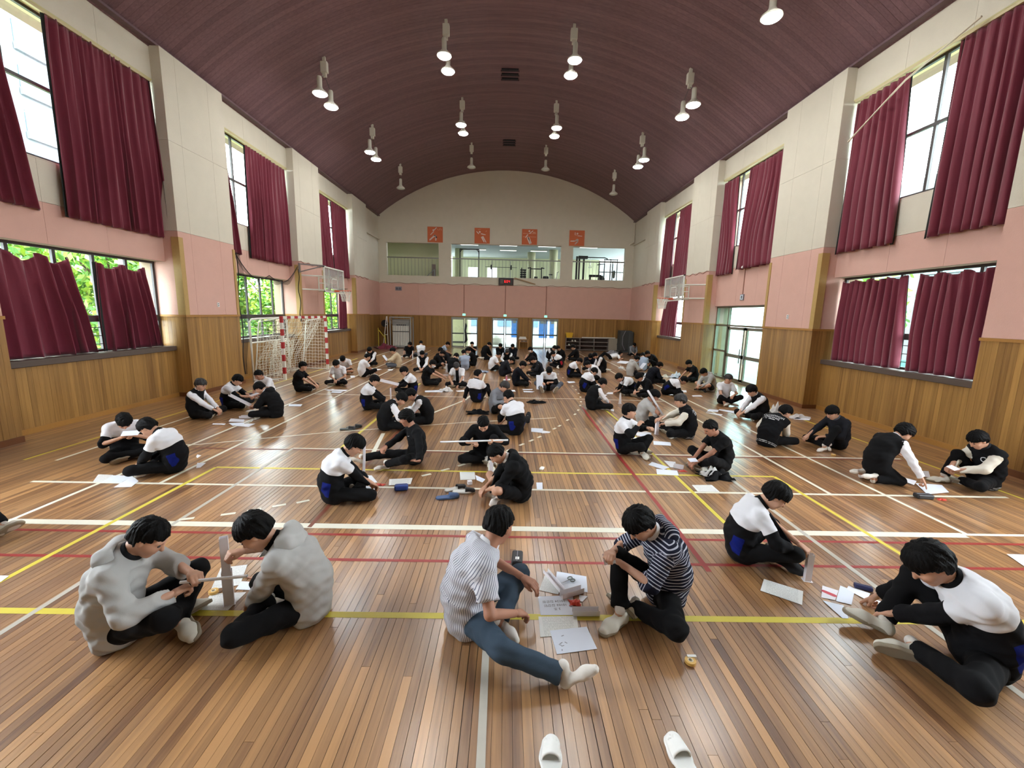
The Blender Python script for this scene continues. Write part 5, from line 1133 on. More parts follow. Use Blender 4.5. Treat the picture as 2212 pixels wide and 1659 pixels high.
        w_ = np.where(dL < dR, 1, -1); off = ((v-np.where((dL < dR)[:, None], f32(SL), f32(SR)))@f32(bdir*.6+tdir*.4))
        o['stripe3'] = np.where(is_arm & (aa < .3), .0045-np.abs(np.mod(off+.02, .017)-.0085), -.1); o['stripe3'] = np.where(np.abs(off-.005) < .028, o['stripe3'], -.1)
        return o
    M_TOP = {'track': FB['track'], 'trackred': FB['trackred'], 'varsity': FB['varsity'], 'stripes3': FB['stripes3'], 'pinstripe': FB['pinstripe'], 'hoopstripe': FB['hoopstripe'], 'tee_black': FB['black'], 'tee_white': FB['white'], 'tee_grey': FB['midgrey'], 'tee_lightgrey': FB['lightgrey'], 'tee_blue': FB['bluegrey'], 'tee_charcoal': FB['charcoal'], 'polo_navy': FB['navy'], 'hoodie_grey': FB['grey'], 'hoodie_black': FB['black'], 'jacket_black': FB['black'], 'jacket_navy': FB['navy'], 'coat_beige': FB['beige'], 'openshirt': FB['white'], 'vest': FB['white'], 'sweater_grey': FB['grey'], 'long_navy': FB['navy'], 'long_black': FB['black'], 'vestgrey': FB['midgrey']}
    loose = {'hoodie_grey': .024, 'hoodie_black': .022, 'jacket_black': .02, 'jacket_navy': .022, 'coat_beige': .026, 'varsity': .02, 'hoopstripe': .02, 'pinstripe': .016, 'track': .016, 'trackred': .016, 'stripes3': .018}.get(top, .011)*size
    nm_top = {'track': 'track_jacket', 'trackred': 'track_jacket', 'varsity': 'varsity_jacket', 'stripes3': 'track_jacket', 'pinstripe': 'shirt', 'hoopstripe': 'hoodie', 'vest': 'shirt', 'openshirt': 'shirt', 'coat_beige': 'cardigan', 'vestgrey': 'shirt'}.get(top, 'hoodie' if 'hoodie' in top else 'jacket' if 'jacket' in top else 'sweater' if 'sweater' in top or 'long' in top else 'tee_shirt')
    low = -.03 if top in ('hoodie_grey', 'jacket_black', 'varsity', 'coat_beige', 'jacket_navy', 'pinstripe') else 0.
    fa = (.0058 if ('hoodie' in top or top in ('pinstripe', 'hoopstripe')) else .0045, .004, .002)[lod]
    ftop = lambda P: smin(smin(torso(P, loose, low), arm(P, SL, EL, WL, loose*.75, slv_fore), .03), arm(P, SR, ER, WR, loose*.75, slv_fore), .03)+folds(P, fa)
    ndp = f32(nrm(HC-NK)); neckcut = lambda P, d: np.maximum(np.maximum(d, -(d_cap(P, NK-ndp*.03, HC, .058, .05))), (P-f32(NK+ndp*.012))@ndp)
    ob_top = garment(nm_top, lambda P: neckcut(P, ftop(P)), J[:10]+[NK], .2, M_TOP[top], top_attrs)
    if top in ('vest', 'vestgrey'):
        fv = lambda P: np.maximum(np.maximum(torso(P, loose+.009, 0)+folds(P, .002), -(d_cap(P, NK-nrm(HC-NK)*.05, HC, .072, .06))), -np.minimum(d_cap(P, SL+sdir*.025, EL, .062, .075), d_cap(P, SR-sdir*.025, ER, .062, .075)))
        garment('vest', fv, J[:6]+[NK], .19, FB['black'] if top == 'vest' else FB['midgrey'])
    if top == 'openshirt': garment('inner_tee', lambda P: np.maximum(torso(P, .02, 0), np.maximum(np.abs((P-f32(P2))@f32(sdir))-.055, (P-f32(P2))@f32(bdir))), J[:6], .19, FB['black'])
    # collar
    ck = collar if collar is not None else ('pants' if top in ('track', 'trackred') else 'white' if top in ('vest', 'pinstripe', 'openshirt') else 'charcoal' if top in ('varsity', 'jacket_black') else None)
    nd = f32(nrm(HC-NK))
    if ck and lod < 2:
        cA = NK-nd*.015; fc = lambda P: np.maximum(np.maximum(d_cap(P, cA, cA+nd*.06, .08, .069), -d_cap(P, cA-nd*.1, cA+nd*.14, .06, .057)), np.maximum((P-f32(cA+nd*.055))@nd, -((P-f32(cA-nd*.02))@nd)))
        garment('collar', fc, [NK, HC], .1, FB[ck], h=H*.75, cut=False)
    if hood:
        hc = NK+bdir*.085-tdir*.02; fh = lambda P: np.maximum(smin(d_cap(P, hc+sdir*.09, hc-sdir*.09, .07, .07, None), d_cap(P, hc-tdir*.07+bdir*.02+sdir*.03, hc-tdir*.07+bdir*.02-sdir*.03, .055, .055), .06)+folds(P, .004), -d_cap(P, NK+bdir*.03+nd*.04+sdir*.05, NK+bdir*.03+nd*.04-sdir*.05, .066, .066))
        garment('hood', fh, [hc, hc+sdir*.16, hc-sdir*.16, hc-tdir*.12], .1, M_TOP[top] if hood is True else FB[hood], lambda v: dict(along=(v-f32(hc))@f32(sdir)+0*v[:, 0]), cut=False)
    # trousers
    end = 0. if shorts else .9
    ft = lambda P: smin(smin(smin(d_cap(P, hipc+V3(0, .05, -.015), hipc+V3(0, -.05, -.015), .118, .118, (1, 0, 0), .98), leg(P, HL, KL, AL, .006, end), .05), leg(P, HR, KR, AR, .006, end), .05), d_cap(P, hipc, P1, .11, .1, (0, 1, 0), .8), .05)+folds(P, fa*.8)
    garment('shorts' if shorts else 'trousers', ft, [HL, HR, KL, KR, AL, AR, hipc, P1], .15, FB[bottom])
    # body: one mesh of torso, limbs, head and hands
    def fb(P):
        d = d_cap(P, hipc, P2, .08, .085, sdir, .75); d = smin(d, d_cap(P, P2, NK, .08, .05, sdir, .8), .04); d = smin(d, d_cap(P, NK-nd*.02, HC-Rh @ V3(.0, 0, .06), .05, .045), .03)
        for S, E, W in ((SL, EL, WL), (SR, ER, WR)): d = smin(d, d_cap(P, S, E, .043, .037), .02); d = smin(d, d_cap(P, E, W, .037, .0255), .015)
        for Hh, K, A in ((HL, KL, AL), (HR, KR, AR)): d = smin(d, d_cap(P, Hh, K, .07, .05), .03); d = smin(d, d_cap(P, K, K+(A-K)*.35, .05, .052), .02); d = smin(d, d_cap(P, K+(A-K)*.35, A, .05, .034), .02)
        return floor_cut(P, d)
    lo, hi = bounds(J+[NK, HC], .08); lo[2] = max(lo[2], -.01)
    bh = (.014, .019, .028)[lod] if not (short_slv or shorts) else (.0105, .015, .024)[lod]
    vs_, qs, ms = [], [], []; off = 0
    def addp(v, q, m):
        nonlocal off
        vs_.append(v); qs.append(q+off); ms.append(np.full(len(q), m)); off += len(v)
    v, q = nets(fb, lo, hi, bh); addp(v, q, 0)
    for v, q, m in HEADS[lod]: addp(v*1.06 @ np.asarray(Rh, float).T+HC, q, m)
    for W, E, s, ps in ((WL, EL, -1, hpose[0]), (WR, ER, 1, hpose[1])):
        fd = nrm(W-E)
        if isinstance(ps, tuple): ps, fd, up = ps; fd = nrm(fd)
        else: up = (0, 0, 1) if abs(fd[2]) < .93 else (1, 0, .2)
        if ps == 'flat' and not isinstance(up, tuple): up = (0, 0, 1)
        Fm = frame(fd, up); v, q = HANDS[ps, lod]; v = v.copy()
        if s < 0: v[:, 1] *= -1; q = q[:, ::-1]
        addp(v @ Fm.T+W+fd*.012, q, 0)
    me = np_mesh('body', np.concatenate(vs_), np.concatenate(qs), [sk, M_EYE, M_LIP], np.concatenate(ms)); link('body', me, root)
    v, q = HAIRS[hair, lod]; link('hair', np_mesh('hair', v*1.06 @ np.asarray(Rh, float).T+HC, q, [hm or M_HAIR]), root)
    if mask:
        v, q = nets(lambda P: np.maximum(np.maximum(head_fn(P)-.006, P[:, 2]+.018), np.maximum(-.1-P[:, 2], .01-P[:, 0])), (-.01, -.09, -.12), (.13, .09, -.01), LOD_H[lod]); link('face_mask', np_mesh('face_mask', v*1.06 @ np.asarray(Rh, float).T+HC, q, [FB['mask']]), root)
    # feet
    for K, A, (td, sn) in ((KL, AL, lg[4]), (KR, AR, lg[5])):
        fk = feet if isinstance(feet, str) else feet[0]; Fm = frame(td, -np.asarray(sn, float)); sh = V3(0, 0, 0)
        def place(kind, nm, m, par):
            v, q = FEET[kind, lod]; w_ = v @ Fm.T+A; lowz = w_[:, 2].min(); w_[:, 2] += max(0, .003-lowz); return link(nm, np_mesh(nm, w_, q, [m]), par)
        if fk == 'sock': place('sock', 'sock', FB['sock'], root)
        else:
            s_ = place('sock', 'sock', FB['sock'] if fk != 'bare' else sk, root)
            if fk != 'bare':
                o_ = place('shoe', 'shoe', FB['darkshoe'] if fk == 'dark' else FB['shoe'], root)
                if lod < 2: place('sole', 'sole', FB['sole'] if fk != 'dark' else FB['charcoal'], o_)
    root['joints'] = [float(c) for p in (WL, WR, HC, P2, P3) for c in p]
    return root, dict(WL=WL, WR=WR, HC=HC, P1=P1, P2=P2, P3=P3, bdir=bdir, tdir=tdir, sdir=sdir, top=ob_top, NK=NK)
# ================================================================ the pupils
def p(x, y, face, label, top, **k): return person((x, y), face, label, top, **k)
PO = {}
# ---- front group
PO['P1'] = p(268, 1375, 14, 'pupil in a grey zip hoodie holding a thin white paper roll', 'hoodie_grey', lod=0, hood=True, legs='crosshigh', lean=4, slouch=26, head=(30, -5), hands=((.42, .02, .40), (.35, -.10, .33)), hpose=('grip', 'grip'), hair='short', collar='charcoal', scale=1.1)
PO['P2'] = p(668, 1324, 192, 'pupil in a grey hoodie steadying the tall paper tower', 'hoodie_grey', lod=0, hood=True, legs='cross', lean=14, slouch=26, head=(28, 6), hands=(('px', 545, 1300, .1), ('px', 528, 1190, zat((496, 1304), 1190))), hpose=('relax', 'grip'), collar='black', scale=1.12)
PO['P3'] = p(1010, 1350, 8, 'pupil in a pinstriped short-sleeved shirt with one leg stretched out', 'pinstripe', lod=0, bottom='denim', lean=8, slouch=26, head=(12, 42), hands=((.40, .12, .26), ('px', 1112, 1325, .22)), legs_over=((.2, -.1, .075), (1, .35, .3), ('px', 1222, 1462, .06), (.2, -1, .3), ((.35, -.93, -.05), (.75, .25, -.6)), ((.72, -.25, .62), (.62, -.55, -.5)), .115), feet='sock', size=1.5, scale=1.13, hair='short', skin=M_SKIN2)
PO['P4'] = p(1432, 1300, 186, 'pupil in a navy striped hoodie folding a small piece of paper', 'hoopstripe', lod=0, hood=True, lean=6, slouch=28, head=(38, 12), hands=((.37, .02, .36), (.43, -.03, .43)), hpose=('grip', 'grip'), legs_over=((.30, .12, .075), (.3, 1, .1), ('px', 1338, 1325, .085), (.5, -.5, 1), ((.35, -.93, -.05), (.75, .25, -.6)), ((.8, .5, -.0), (0, 0, -1)), .115), collar='white', scale=1.1)
PO['P5'] = p(1600, 1206, -16, 'pupil in a white-yoked track jacket standing a paper box on the floor', 'track', lod=0, lean=6, slouch=26, head=(28, -6), hands=(('px', 1738, 1186, .27), ('px', 1728, 1190, .25)), hpose=('grip', 'grip'), scale=1.03, feet='dark', legs='crosshigh')
PO['P6'] = p(2112, 1442, 163, 'pupil in a white-yoked track jacket reaching both arms over scattered papers', 'track', lod=0, lean=16, slouch=30, head=(30, 4), hands=(('px', 1878, 1330, .06), ('px', 1888, 1290, .08)), hpose=('relax', 'point'), legs_over=((.36, .03, .08), (.35, 1, .14), ('px', 1905, 1345, .07), (.3, -.5, .9), ((.95, -.2, -.05), (.1, .9, -.45)), ((.9, -.2, .25), (.6, 0, -.7)), .115), feet='shoe', size=1.2, scale=1.16, hair='long')
# ---- second row
PO['P7'] = p(722, 1082, 25, 'pupil in a track jacket with his back turned, beside the blue pencil pouch', 'track', lod=0, lean=6, slouch=30, head=(32, -6), hands=((.42, .10, .16), (.45, -.02, .16)), scale=1.05)
PO['P8'] = p(895, 1000, 200, 'curly-haired pupil in a black top propped on one planted hand', 'long_black', lod=0, lean=-2, slouch=22, head=(14, -25), hair='curly', hands=(('px', 908, 1036, .03), ('px', 790, 1000, .16)), hpose=(('flat', (.4, -.6, -.1), (0, 0, 1)), 'grip'), legs_over=((.46, .16, .08), (.3, .9, .3), ('px', 745, 992, .08), (.2, -.3, .9), ((.9, .3, .1), (.4, .2, -.8)), ((.9, -.1, .3), (.5, 0, -.8)), .115), feet='sock', skin=M_SKIN2, twist=10)
PO['P9'] = p(1046, 992, 268, 'pupil in a black jacket kneeling with a long paper stick held level', 'jacket_black', lod=0, legs='oneup', lean=8, slouch=24, head=(38, 0), hands=((.36, .20, .44), (.36, -.17, .40)), hpose=('grip', 'grip'), hair='short')
PO['P10'] = p(1122, 1078, 188, 'pupil in a black hoodie and shorts hugging bare knees', 'hoodie_black', lod=0, hood=True, legs='crosshigh', shorts=True, bottom='black', lean=10, slouch=34, head=(38, 0), hands=((.42, .02, .16), (.44, -.05, .18)), feet='sock', collar='white', hair='short')
PO['P11'] = p(272, 985, 318, 'pupil in a track jacket peering at a white card, facing the hall', 'track', lod=1, lean=10, slouch=30, head=(45, 0), hands=((.36, .06, .42), (.36, -.06, .40)), hpose=('grip', 'grip'))
PO['P12'] = p(378, 1018, 186, 'pupil in a track jacket seated with his back to the sheets by the yellow corner', 'track', lod=1, lean=8, slouch=32, head=(36, 0), hands=((.40, .08, .16), (.42, -.06, .16)), scale=1.03)
PO['P13'] = p(428, 902, 2, 'pupil in a black vest and white shirt with hands joined low', 'vest', lod=1, lean=0, slouch=22, head=(16, -10), hands=((.46, .04, .16), (.46, -.04, .14)), hair='bowl', hm=M_HAIRB)
PO['P14'] = p(496, 882, 8, 'pupil in a track jacket holding up a folded paper by the left wall', 'track', lod=1, lean=6, slouch=26, head=(30, 0), hands=((.46, .05, .30), (.46, -.05, .30)), hpose=('grip', 'grip'))
PO['P15'] = p(580, 862, 255, 'short-haired pupil in a white tee before the striped goal post', 'tee_white', lod=1, lean=10, slouch=26, head=(22, 0), hair='short', shorts=True, bottom='slate', skin=M_SKIN2)
PO['P16'] = p(596, 900, 186, 'pupil in a dark hooded jacket bent over folded paper by the left wall', 'jacket_black', lod=1, hood=True, lean=12, slouch=28, head=(32, 0), hands=((.46, .05, .26), (.42, -.05, .26)), hpose=('grip', 'grip'), size=1.2, collar='white')
PO['P17'] = p(648, 845, 2, 'pupil in a black tee sitting alone in front of the goal net', 'tee_black', lod=1, lean=2, slouch=22, head=(4, -6), hands=((.48, .08, .18), (.48, -.08, .18)))
PO['P18'] = p(735, 830, 268, 'pupil in a white tee facing the hall over spread white sheets', 'tee_white', lod=1, lean=8, slouch=24, head=(30, 0), hands=((.3, .06, .2), (.3, -.06, .2)))
PO['P19'] = p(748, 806, 275, 'pupil in a white tee with bare knees bowing his head low', 'tee_white', lod=2, lean=18, slouch=32, head=(48, 0), shorts=True, bottom='black')
PO['P20'] = p(784, 814, 38, 'pupil in a white tee with his back turned near the left sideline', 'tee_white', lod=2, lean=4, slouch=24, head=(20, -10), hair='short', legs='crosshigh')
PO['P21'] = p(803, 789, 268, 'pupil in a black vest and tie facing the hall by the left sideline', 'vest', lod=2, lean=4, slouch=22, head=(40, 0), feet='sock')
PO['P22'] = p(858, 794, 198, 'pupil in a long beige cardigan reading a white sheet', 'coat_beige', lod=2, lean=2, slouch=24, head=(20, 0), bottom='slate', hands=((.42, .05, .34), (.42, -.05, .3)), size=1.25)
PO['P23'] = p(884, 772, 285, 'pupil in a black tee leaning on one arm near the panel trolley', 'tee_black', lod=2, lean=8, slouch=22, head=(30, 30), hands=((.35, .1, .15), (.3, -.32, .04)), skin=M_SKIN2)
PO['P24'] = p(909, 771, 95, 'pupil in a white tee seated with his back to the hall near the trolley', 'tee_white', lod=2, lean=4, slouch=22, head=(20, 0), hair='short', bottom='slate')
PO['P25'] = p(796, 884, 12, 'pupil in a track jacket with blue side panel facing the folded paper tower', 'track', lod=1, lean=0, slouch=26, head=(24, -5), hands=((.46, .06, .18), (.46, -.06, .18)))
PO['P26'] = p(890, 853, 200, 'pupil in a track jacket lifting a white paper trough', 'track', lod=1, lean=6, slouch=24, head=(24, 10), hands=((.44, .05, .28), (.44, -.05, .3)), hpose=('grip', 'grip'))
PO['P27'] = p(832, 928, 24, 'pupil in a black vest seen from behind, shirt tail out over his trousers', 'vest', lod=1, lean=14, slouch=32, head=(36, -10), hands=((.46, .02, .14), (.42, -.12, .14)), size=1.1)
PO['P28'] = p(922, 914, 190, 'pupil in a black vest and pale shirt working over sheets on the floor', 'vest', lod=1, lean=14, slouch=30, head=(32, 0), hands=((.48, .06, .1), (.48, -.04, .1)), skin=M_SKIN2)
# ---- centre crowd
PO['P29'] = p(914, 802, 272, 'pupil in a black vest and white sleeves behind the black polo', 'vest', lod=2, lean=4, slouch=22, head=(22, 0))
PO['P30'] = p(922, 832, 356, 'pupil in a black polo passing a white strip across the circle', 'tee_black', lod=1, lean=6, slouch=24, head=(20, 0), hands=((.56, .06, .32), (.54, -.06, .26)), feet='shoe', mask=True)
PO['P31'] = p(942, 796, 352, 'pupil in a black hoodie and shorts leaning towards his partner', 'hoodie_black', lod=2, hood=True, lean=12, slouch=28, head=(30, 0), shorts=True, bottom='black', legs='crosshigh', hands=((.46, .05, .2), (.46, -.05, .2)))
PO['P32'] = p(957, 771, 5, 'pupil in a pale blue-grey tee by the left glass door', 'tee_blue', lod=2, lean=8, slouch=26, head=(30, 0))
PO['P33'] = p(966, 788, 195, 'pupil in a dark tee with bare arms facing the black hoodie', 'tee_charcoal', lod=2, lean=12, slouch=26, head=(34, 0), shorts=True, bottom='black')
PO['P34'] = p(976, 806, 60, 'pupil in dark clothes bowed behind the white paper tower', 'long_black', lod=2, lean=10, slouch=28, head=(40, 0))
PO['P35'] = p(990, 834, 262, 'pupil in an open white shirt over a black tee', 'openshirt', lod=1, lean=6, slouch=24, head=(38, 0), hands=((.34, .1, .12), (.38, -.14, .22)), hm=M_HAIRB)
PO['P36'] = p(1004, 800, 108, 'pupil in a blue-grey tee seen from behind before the left door', 'tee_blue', lod=2, lean=4, slouch=22, head=(20, 10), hair='short')
PO['P37'] = p(1022, 790, 182, 'pupil in a loose black top facing the blue-grey tee', 'hoodie_black', lod=2, lean=8, slouch=26, head=(24, 0))
PO['P38'] = p(1020, 774, 268, 'pupil in a black tee with a hand at his mouth before the left door', 'tee_black', lod=2, lean=0, slouch=16, head=(8, 0), hands=((.26, .02, .6), (.34, -.1, .16)))
PO['P39'] = p(1046, 777, 32, 'pupil in a black jacket hunched between the left and middle doors', 'jacket_black', lod=2, lean=8, slouch=32, head=(36, 0), legs='kneel')
PO['P40'] = p(1062, 800, 18, 'pupil in a white tee leaning into the centre group', 'tee_white', lod=2, lean=12, slouch=28, head=(30, 0), hair='short', bottom='black')
PO['P41'] = p(1086, 812, 5, 'pupil in a navy track top with white sleeve stripes and bare shins', 'stripes3', lod=2, lean=14, slouch=32, head=(40, 0), shorts=True, bottom='navy', legs='crosshigh')
PO['P42'] = p(1096, 788, 265, 'pupil in a black vest bending over the centre papers', 'vest', lod=2, lean=14, slouch=26, head=(36, 0), hands=((.4, .1, .1), (.36, -.12, .16)), hm=M_HAIRB)
PO['P43'] = p(1080, 776, 275, 'dark-clad pupil before the middle door, behind the white tee', 'long_black', lod=2, lean=4, slouch=22, head=(28, 0))
PO['P44'] = p(1108, 777, 260, 'dark-clad pupil before the middle door, behind the bending vest', 'jacket_navy', lod=2, lean=4, slouch=22, head=(28, 0))
PO['P45'] = p(1152, 788, 196, 'masked pupil in a black jacket and shorts with knees drawn up', 'jacket_black', lod=2, lean=2, slouch=24, head=(22, 0), shorts=True, bottom='black', legs='oneupR', mask=True)
PO['P46'] = p(1116, 833, 350, 'pupil in a dark navy sweater cutting paper beside the pink bottle', 'long_navy', lod=1, lean=4, slouch=24, head=(26, -8), hands=((.42, .05, .18), (.42, -.06, .18)))
PO['P47'] = p(1165, 814, 192, 'pupil in a black jacket with white piping behind the standing white sheet', 'stripes3', lod=2, lean=10, slouch=28, head=(30, 0), hands=((.36, .06, .3), (.36, -.05, .3)))
PO['P48'] = p(1184, 843, 266, 'pupil in a track jacket with both shoe soles towards the hall', 'track', lod=1, legs='soles', lean=10, slouch=26, head=(38, 0), hands=((.36, .05, .32), (.36, -.2, .3)), hpose=('grip', 'grip'), bottom='slate')
PO['P49'] = p(1030, 868, 60, 'pupil in a track jacket leaning back on one arm, head turned away', 'track', lod=1, lean=-6, slouch=18, head=(5, -30), hair='short', legs='kneesup', hands=((-.2, .3, .04), (.35, -.12, .3)), hpose=('flat', 'relax'))
PO['P50'] = p(1072, 892, 318, 'pupil in a grey polo with black sleeves holding a small card', 'vestgrey', lod=1, lean=6, slouch=26, head=(34, 20), shorts=True, bottom='black', legs='crosshigh', hands=((.38, .05, .34), (.34, -.08, .34)), hpose=('grip', 'grip'), hm=M_HAIRB)
PO['P51'] = p(1112, 938, 128, 'pupil in a track jacket seated with his back to the hall, one heel out', 'track', lod=1, lean=4, slouch=28, head=(24, 0), hair='short', scale=1.05, legs_over=((.28, .1, .08), (.35, 1, .12), ('px', 1150, 893, .12), (.3, -.5, .8), ((.35, -.93, -.05), (.75, .25, -.6)), ((.5, -.55, .65), (.6, -.7, -.4)), .115), feet='dark')
# ---- centre right
PO['P52'] = p(1186, 780, 300, 'pupil in a white shirt squatting before the right glass door', 'vest', lod=2, legs='squat', lean=30, slouch=26, head=(26, 0), hands=((.42, .05, .12), (.4, -.06, .12)), feet='dark')
PO['P53'] = p(1214, 780, 200, 'pupil in a black hoodie behind the red-striped track jacket', 'hoodie_black', lod=2, lean=8, slouch=28, head=(34, 0))
PO['P54'] = p(1210, 794, 165, 'pupil in a track jacket with a red side stripe, legs to the left', 'trackred', lod=2, lean=14, slouch=34, head=(40, 0), legs='side')
PO['P55'] = p(1243, 780, 182, 'pupil in a black jacket with white collar before the shoe shelf', 'jacket_black', lod=2, lean=2, slouch=22, head=(26, 0), collar='white')
PO['P56'] = p(1232, 815, 352, 'pupil in a track jacket writing with a bare shin forward', 'track', lod=2, lean=14, slouch=28, head=(36, 0), hands=((.44, .04, .14), (.46, -.06, .14)))
PO['P57'] = p(1302, 804, 190, 'kneeling pupil in a black vest on white heels beside the right sideline', 'vest', lod=2, legs='kneel', lean=22, slouch=30, head=(34, 0), hands=((.4, .06, .16), (.42, -.06, .16)))
PO['P58'] = p(1272, 800, 265, 'pupil with bowed dark head behind the kneeling black vest', 'jacket_navy', lod=2, lean=10, slouch=30, head=(44, 0))
PO['P59'] = p(1290, 820, 188, 'pupil in a white top bowed towards the writing track jacket', 'tee_white', lod=2, lean=24, slouch=30, head=(34, 0), hair='short', hands=((.48, .05, .14), (.46, -.06, .14)))
PO['P60'] = p(1262, 846, 18, 'pupil in a track jacket with blue panel beside the dotted arc', 'track', lod=1, lean=10, slouch=34, head=(38, 0))
PO['P61'] = p(1278, 884, 16, 'pupil in a black vest with rolled white sleeve beside the dotted arc', 'vest', lod=1, lean=8, slouch=28, head=(30, 0), hands=((.42, .04, .24), (.44, -.08, .2)))
PO['P62'] = p(1366, 852, 182, 'pupil in a track jacket bent low with head to the papers', 'track', lod=1, lean=26, slouch=40, head=(28, 0), hands=((.52, .05, .1), (.5, -.1, .1)))
PO['P63'] = p(1398, 858, 198, 'pupil in black with a white collar behind the grey sweatshirt', 'long_black', lod=1, lean=14, slouch=32, head=(36, 0), collar='white')
PO['P64'] = p(1388, 922, 352, 'pupil in a pale grey sweatshirt raising a folded paper trough', 'sweater_grey', lod=1, lean=4, slouch=24, head=(24, -15), hands=(('px', 1452, 918, .30), (.22, -.12, .52)), hpose=('relax', 'grip'), skin=M_SKIN2, hair='long')
PO['P65'] = p(1348, 978, 325, 'pupil in a short-sleeved track top with fingers at his chin', 'track', lod=1, lean=-2, slouch=14, head=(2, 10), hands=((.36, .12, .5), (.24, -.06, .56)), legs='crosshigh', hair='long')
PO['P66'] = p(1482, 945, 168, 'pupil in a black varsity jacket with pale sleeves reaching to the pale sweatshirt', 'varsity', lod=1, lean=4, slouch=22, head=(12, 0), hands=((.42, .1, .28), (.5, -.02, .36)), hm=M_HAIRB, scale=1.03)
PO['P67'] = p(1556, 1014, 186, 'pupil in a plain black tee with a wristband, beside crumpled clothes', 'tee_black', lod=0, lean=8, slouch=26, head=(24, 0), hands=((.52, .06, .10), (.52, -.04, .1)), legs='crosshigh', hair='short', skin=M_SKIN2)
# ---- right crowd
PO['P68'] = p(1362, 812, 8, 'pupil in a pale grey hoodie reading a folded sheet', 'hoodie_grey', lod=2, hood=True, lean=4, slouch=28, head=(30, 0), hands=((.4, .05, .3), (.4, -.06, .3)), size=1.2)
PO['P69'] = p(1388, 801, 80, 'pupil in a pale blue tee seen from behind by the sideline', 'tee_blue', lod=2, lean=14, slouch=26, head=(30, 0))
PO['P70'] = p(1414, 796, 196, 'pupil in a black tee squatting over the papers near the right window', 'tee_black', lod=2, legs='squat', lean=34, slouch=24, head=(20, 0), hands=((.44, .08, .1), (.44, -.1, .12)), skin=M_SKIN2)
PO['P71'] = p(1404, 828, 8, 'pupil in a dark navy jacket with a rounded back by the sideline', 'jacket_navy', lod=1, lean=14, slouch=34, head=(18, 0), size=1.25)
PO['P72'] = p(1366, 769, 272, 'pupil in a grey vest far back beside the covered stack', 'vestgrey', lod=2, lean=6, slouch=22, head=(40, 0))
PO['P73'] = p(1498, 824, 190, 'pupil in a black tee reaching towards a pale bundle of cloth', 'tee_black', lod=1, lean=12, slouch=22, head=(26, 0), hands=((.42, .08, .12), (.5, -.1, .16)))
PO['P74'] = p(1534, 845, 196, 'pupil in a grey hoodie with one bare leg and a dark shoe', 'hoodie_grey', lod=1, hood=True, lean=16, slouch=28, head=(30, 0), shorts=True, bottom='black', feet='dark', legs='crosshigh', hands=((.46, .04, .2), (.46, -.05, .2)))
PO['P75'] = p(1438, 852, 350, 'pupil in a track jacket folded right over with head near the floor', 'track', lod=1, lean=34, slouch=42, head=(28, 0), hands=((.5, .08, .06), (.5, -.08, .06)))
PO['P76'] = p(1562, 872, 268, 'pupil in a white V-neck tee with brownish hair before the glass entrance', 'tee_white', lod=1, lean=2, slouch=20, head=(14, 10), hm=M_HAIRB, hands=((.3, .12, .3), (.36, -.16, .14)), legs='crosshigh')
PO['P77'] = p(1640, 905, 186, 'pupil in a black vest and white shirt by the right wall, writing', 'vest', lod=1, lean=10, slouch=28, head=(26, 0), hands=((.52, .06, .14), (.5, -.04, .16)), size=1.15, hair='curly', scale=1.04)
PO['P78'] = p(1656, 962, 25, 'pupil in a black varsity jacket with lettered back, kneeling to the right', 'varsity', lod=1, lean=22, slouch=30, head=(20, -30), hands=((.42, .2, .16), (.46, -.05, .06)), scale=1.04, size=1.1)
PO['P79'] = p(1806, 968, 190, 'pupil in a charcoal jacket with three white sleeve stripes and a wristwatch', 'stripes3', lod=1, lean=4, slouch=26, head=(26, 0), legs='oneup', hands=((.36, .06, .26), (.5, -.2, .2)), feet='sock', collar='slate')
PO['P80'] = p(1888, 1038, 6, 'kneeling pupil in a black vest and pink-white shirt pointing at a sheet', 'vest', lod=0, legs='kneel', lean=18, slouch=28, head=(30, -10), hands=((.40, .1, .4), ('px', 1992, 1035, .16)), hpose=('relax', 'point'), feet='sock', hair='curly', scale=1.02)
PO['P81'] = p(2122, 1052, 176, 'pupil in a black varsity jacket with a white chest letter by the right wall', 'varsity', lod=0, lean=2, slouch=26, head=(30, 0), legs='oneupR', hands=((.40, .04, .26), (.44, -.06, .28)), hpose=('grip', 'grip'), scale=1.03)
# prone pupil
def prone(x, y, face, label):
    r, d = person((x, y), face, label, 'tee_white', lod=2, lean=78, slouch=6, head=(-30, 0), legs_over=((-.62, .12, .07), (0, .2, 1), (-.6, -.12, .07), (0, -.2, 1), ((-1, .2, -.1), (0, 0, 1)), ((-1, -.2, -.1), (0, 0, 1)), .12), hands=((.62, .18, .06), (.64, -.12, .06)))
    return r
prone(1318, 776, 355, 'pupil in a white tee lying prone on the floor near the covered stack')
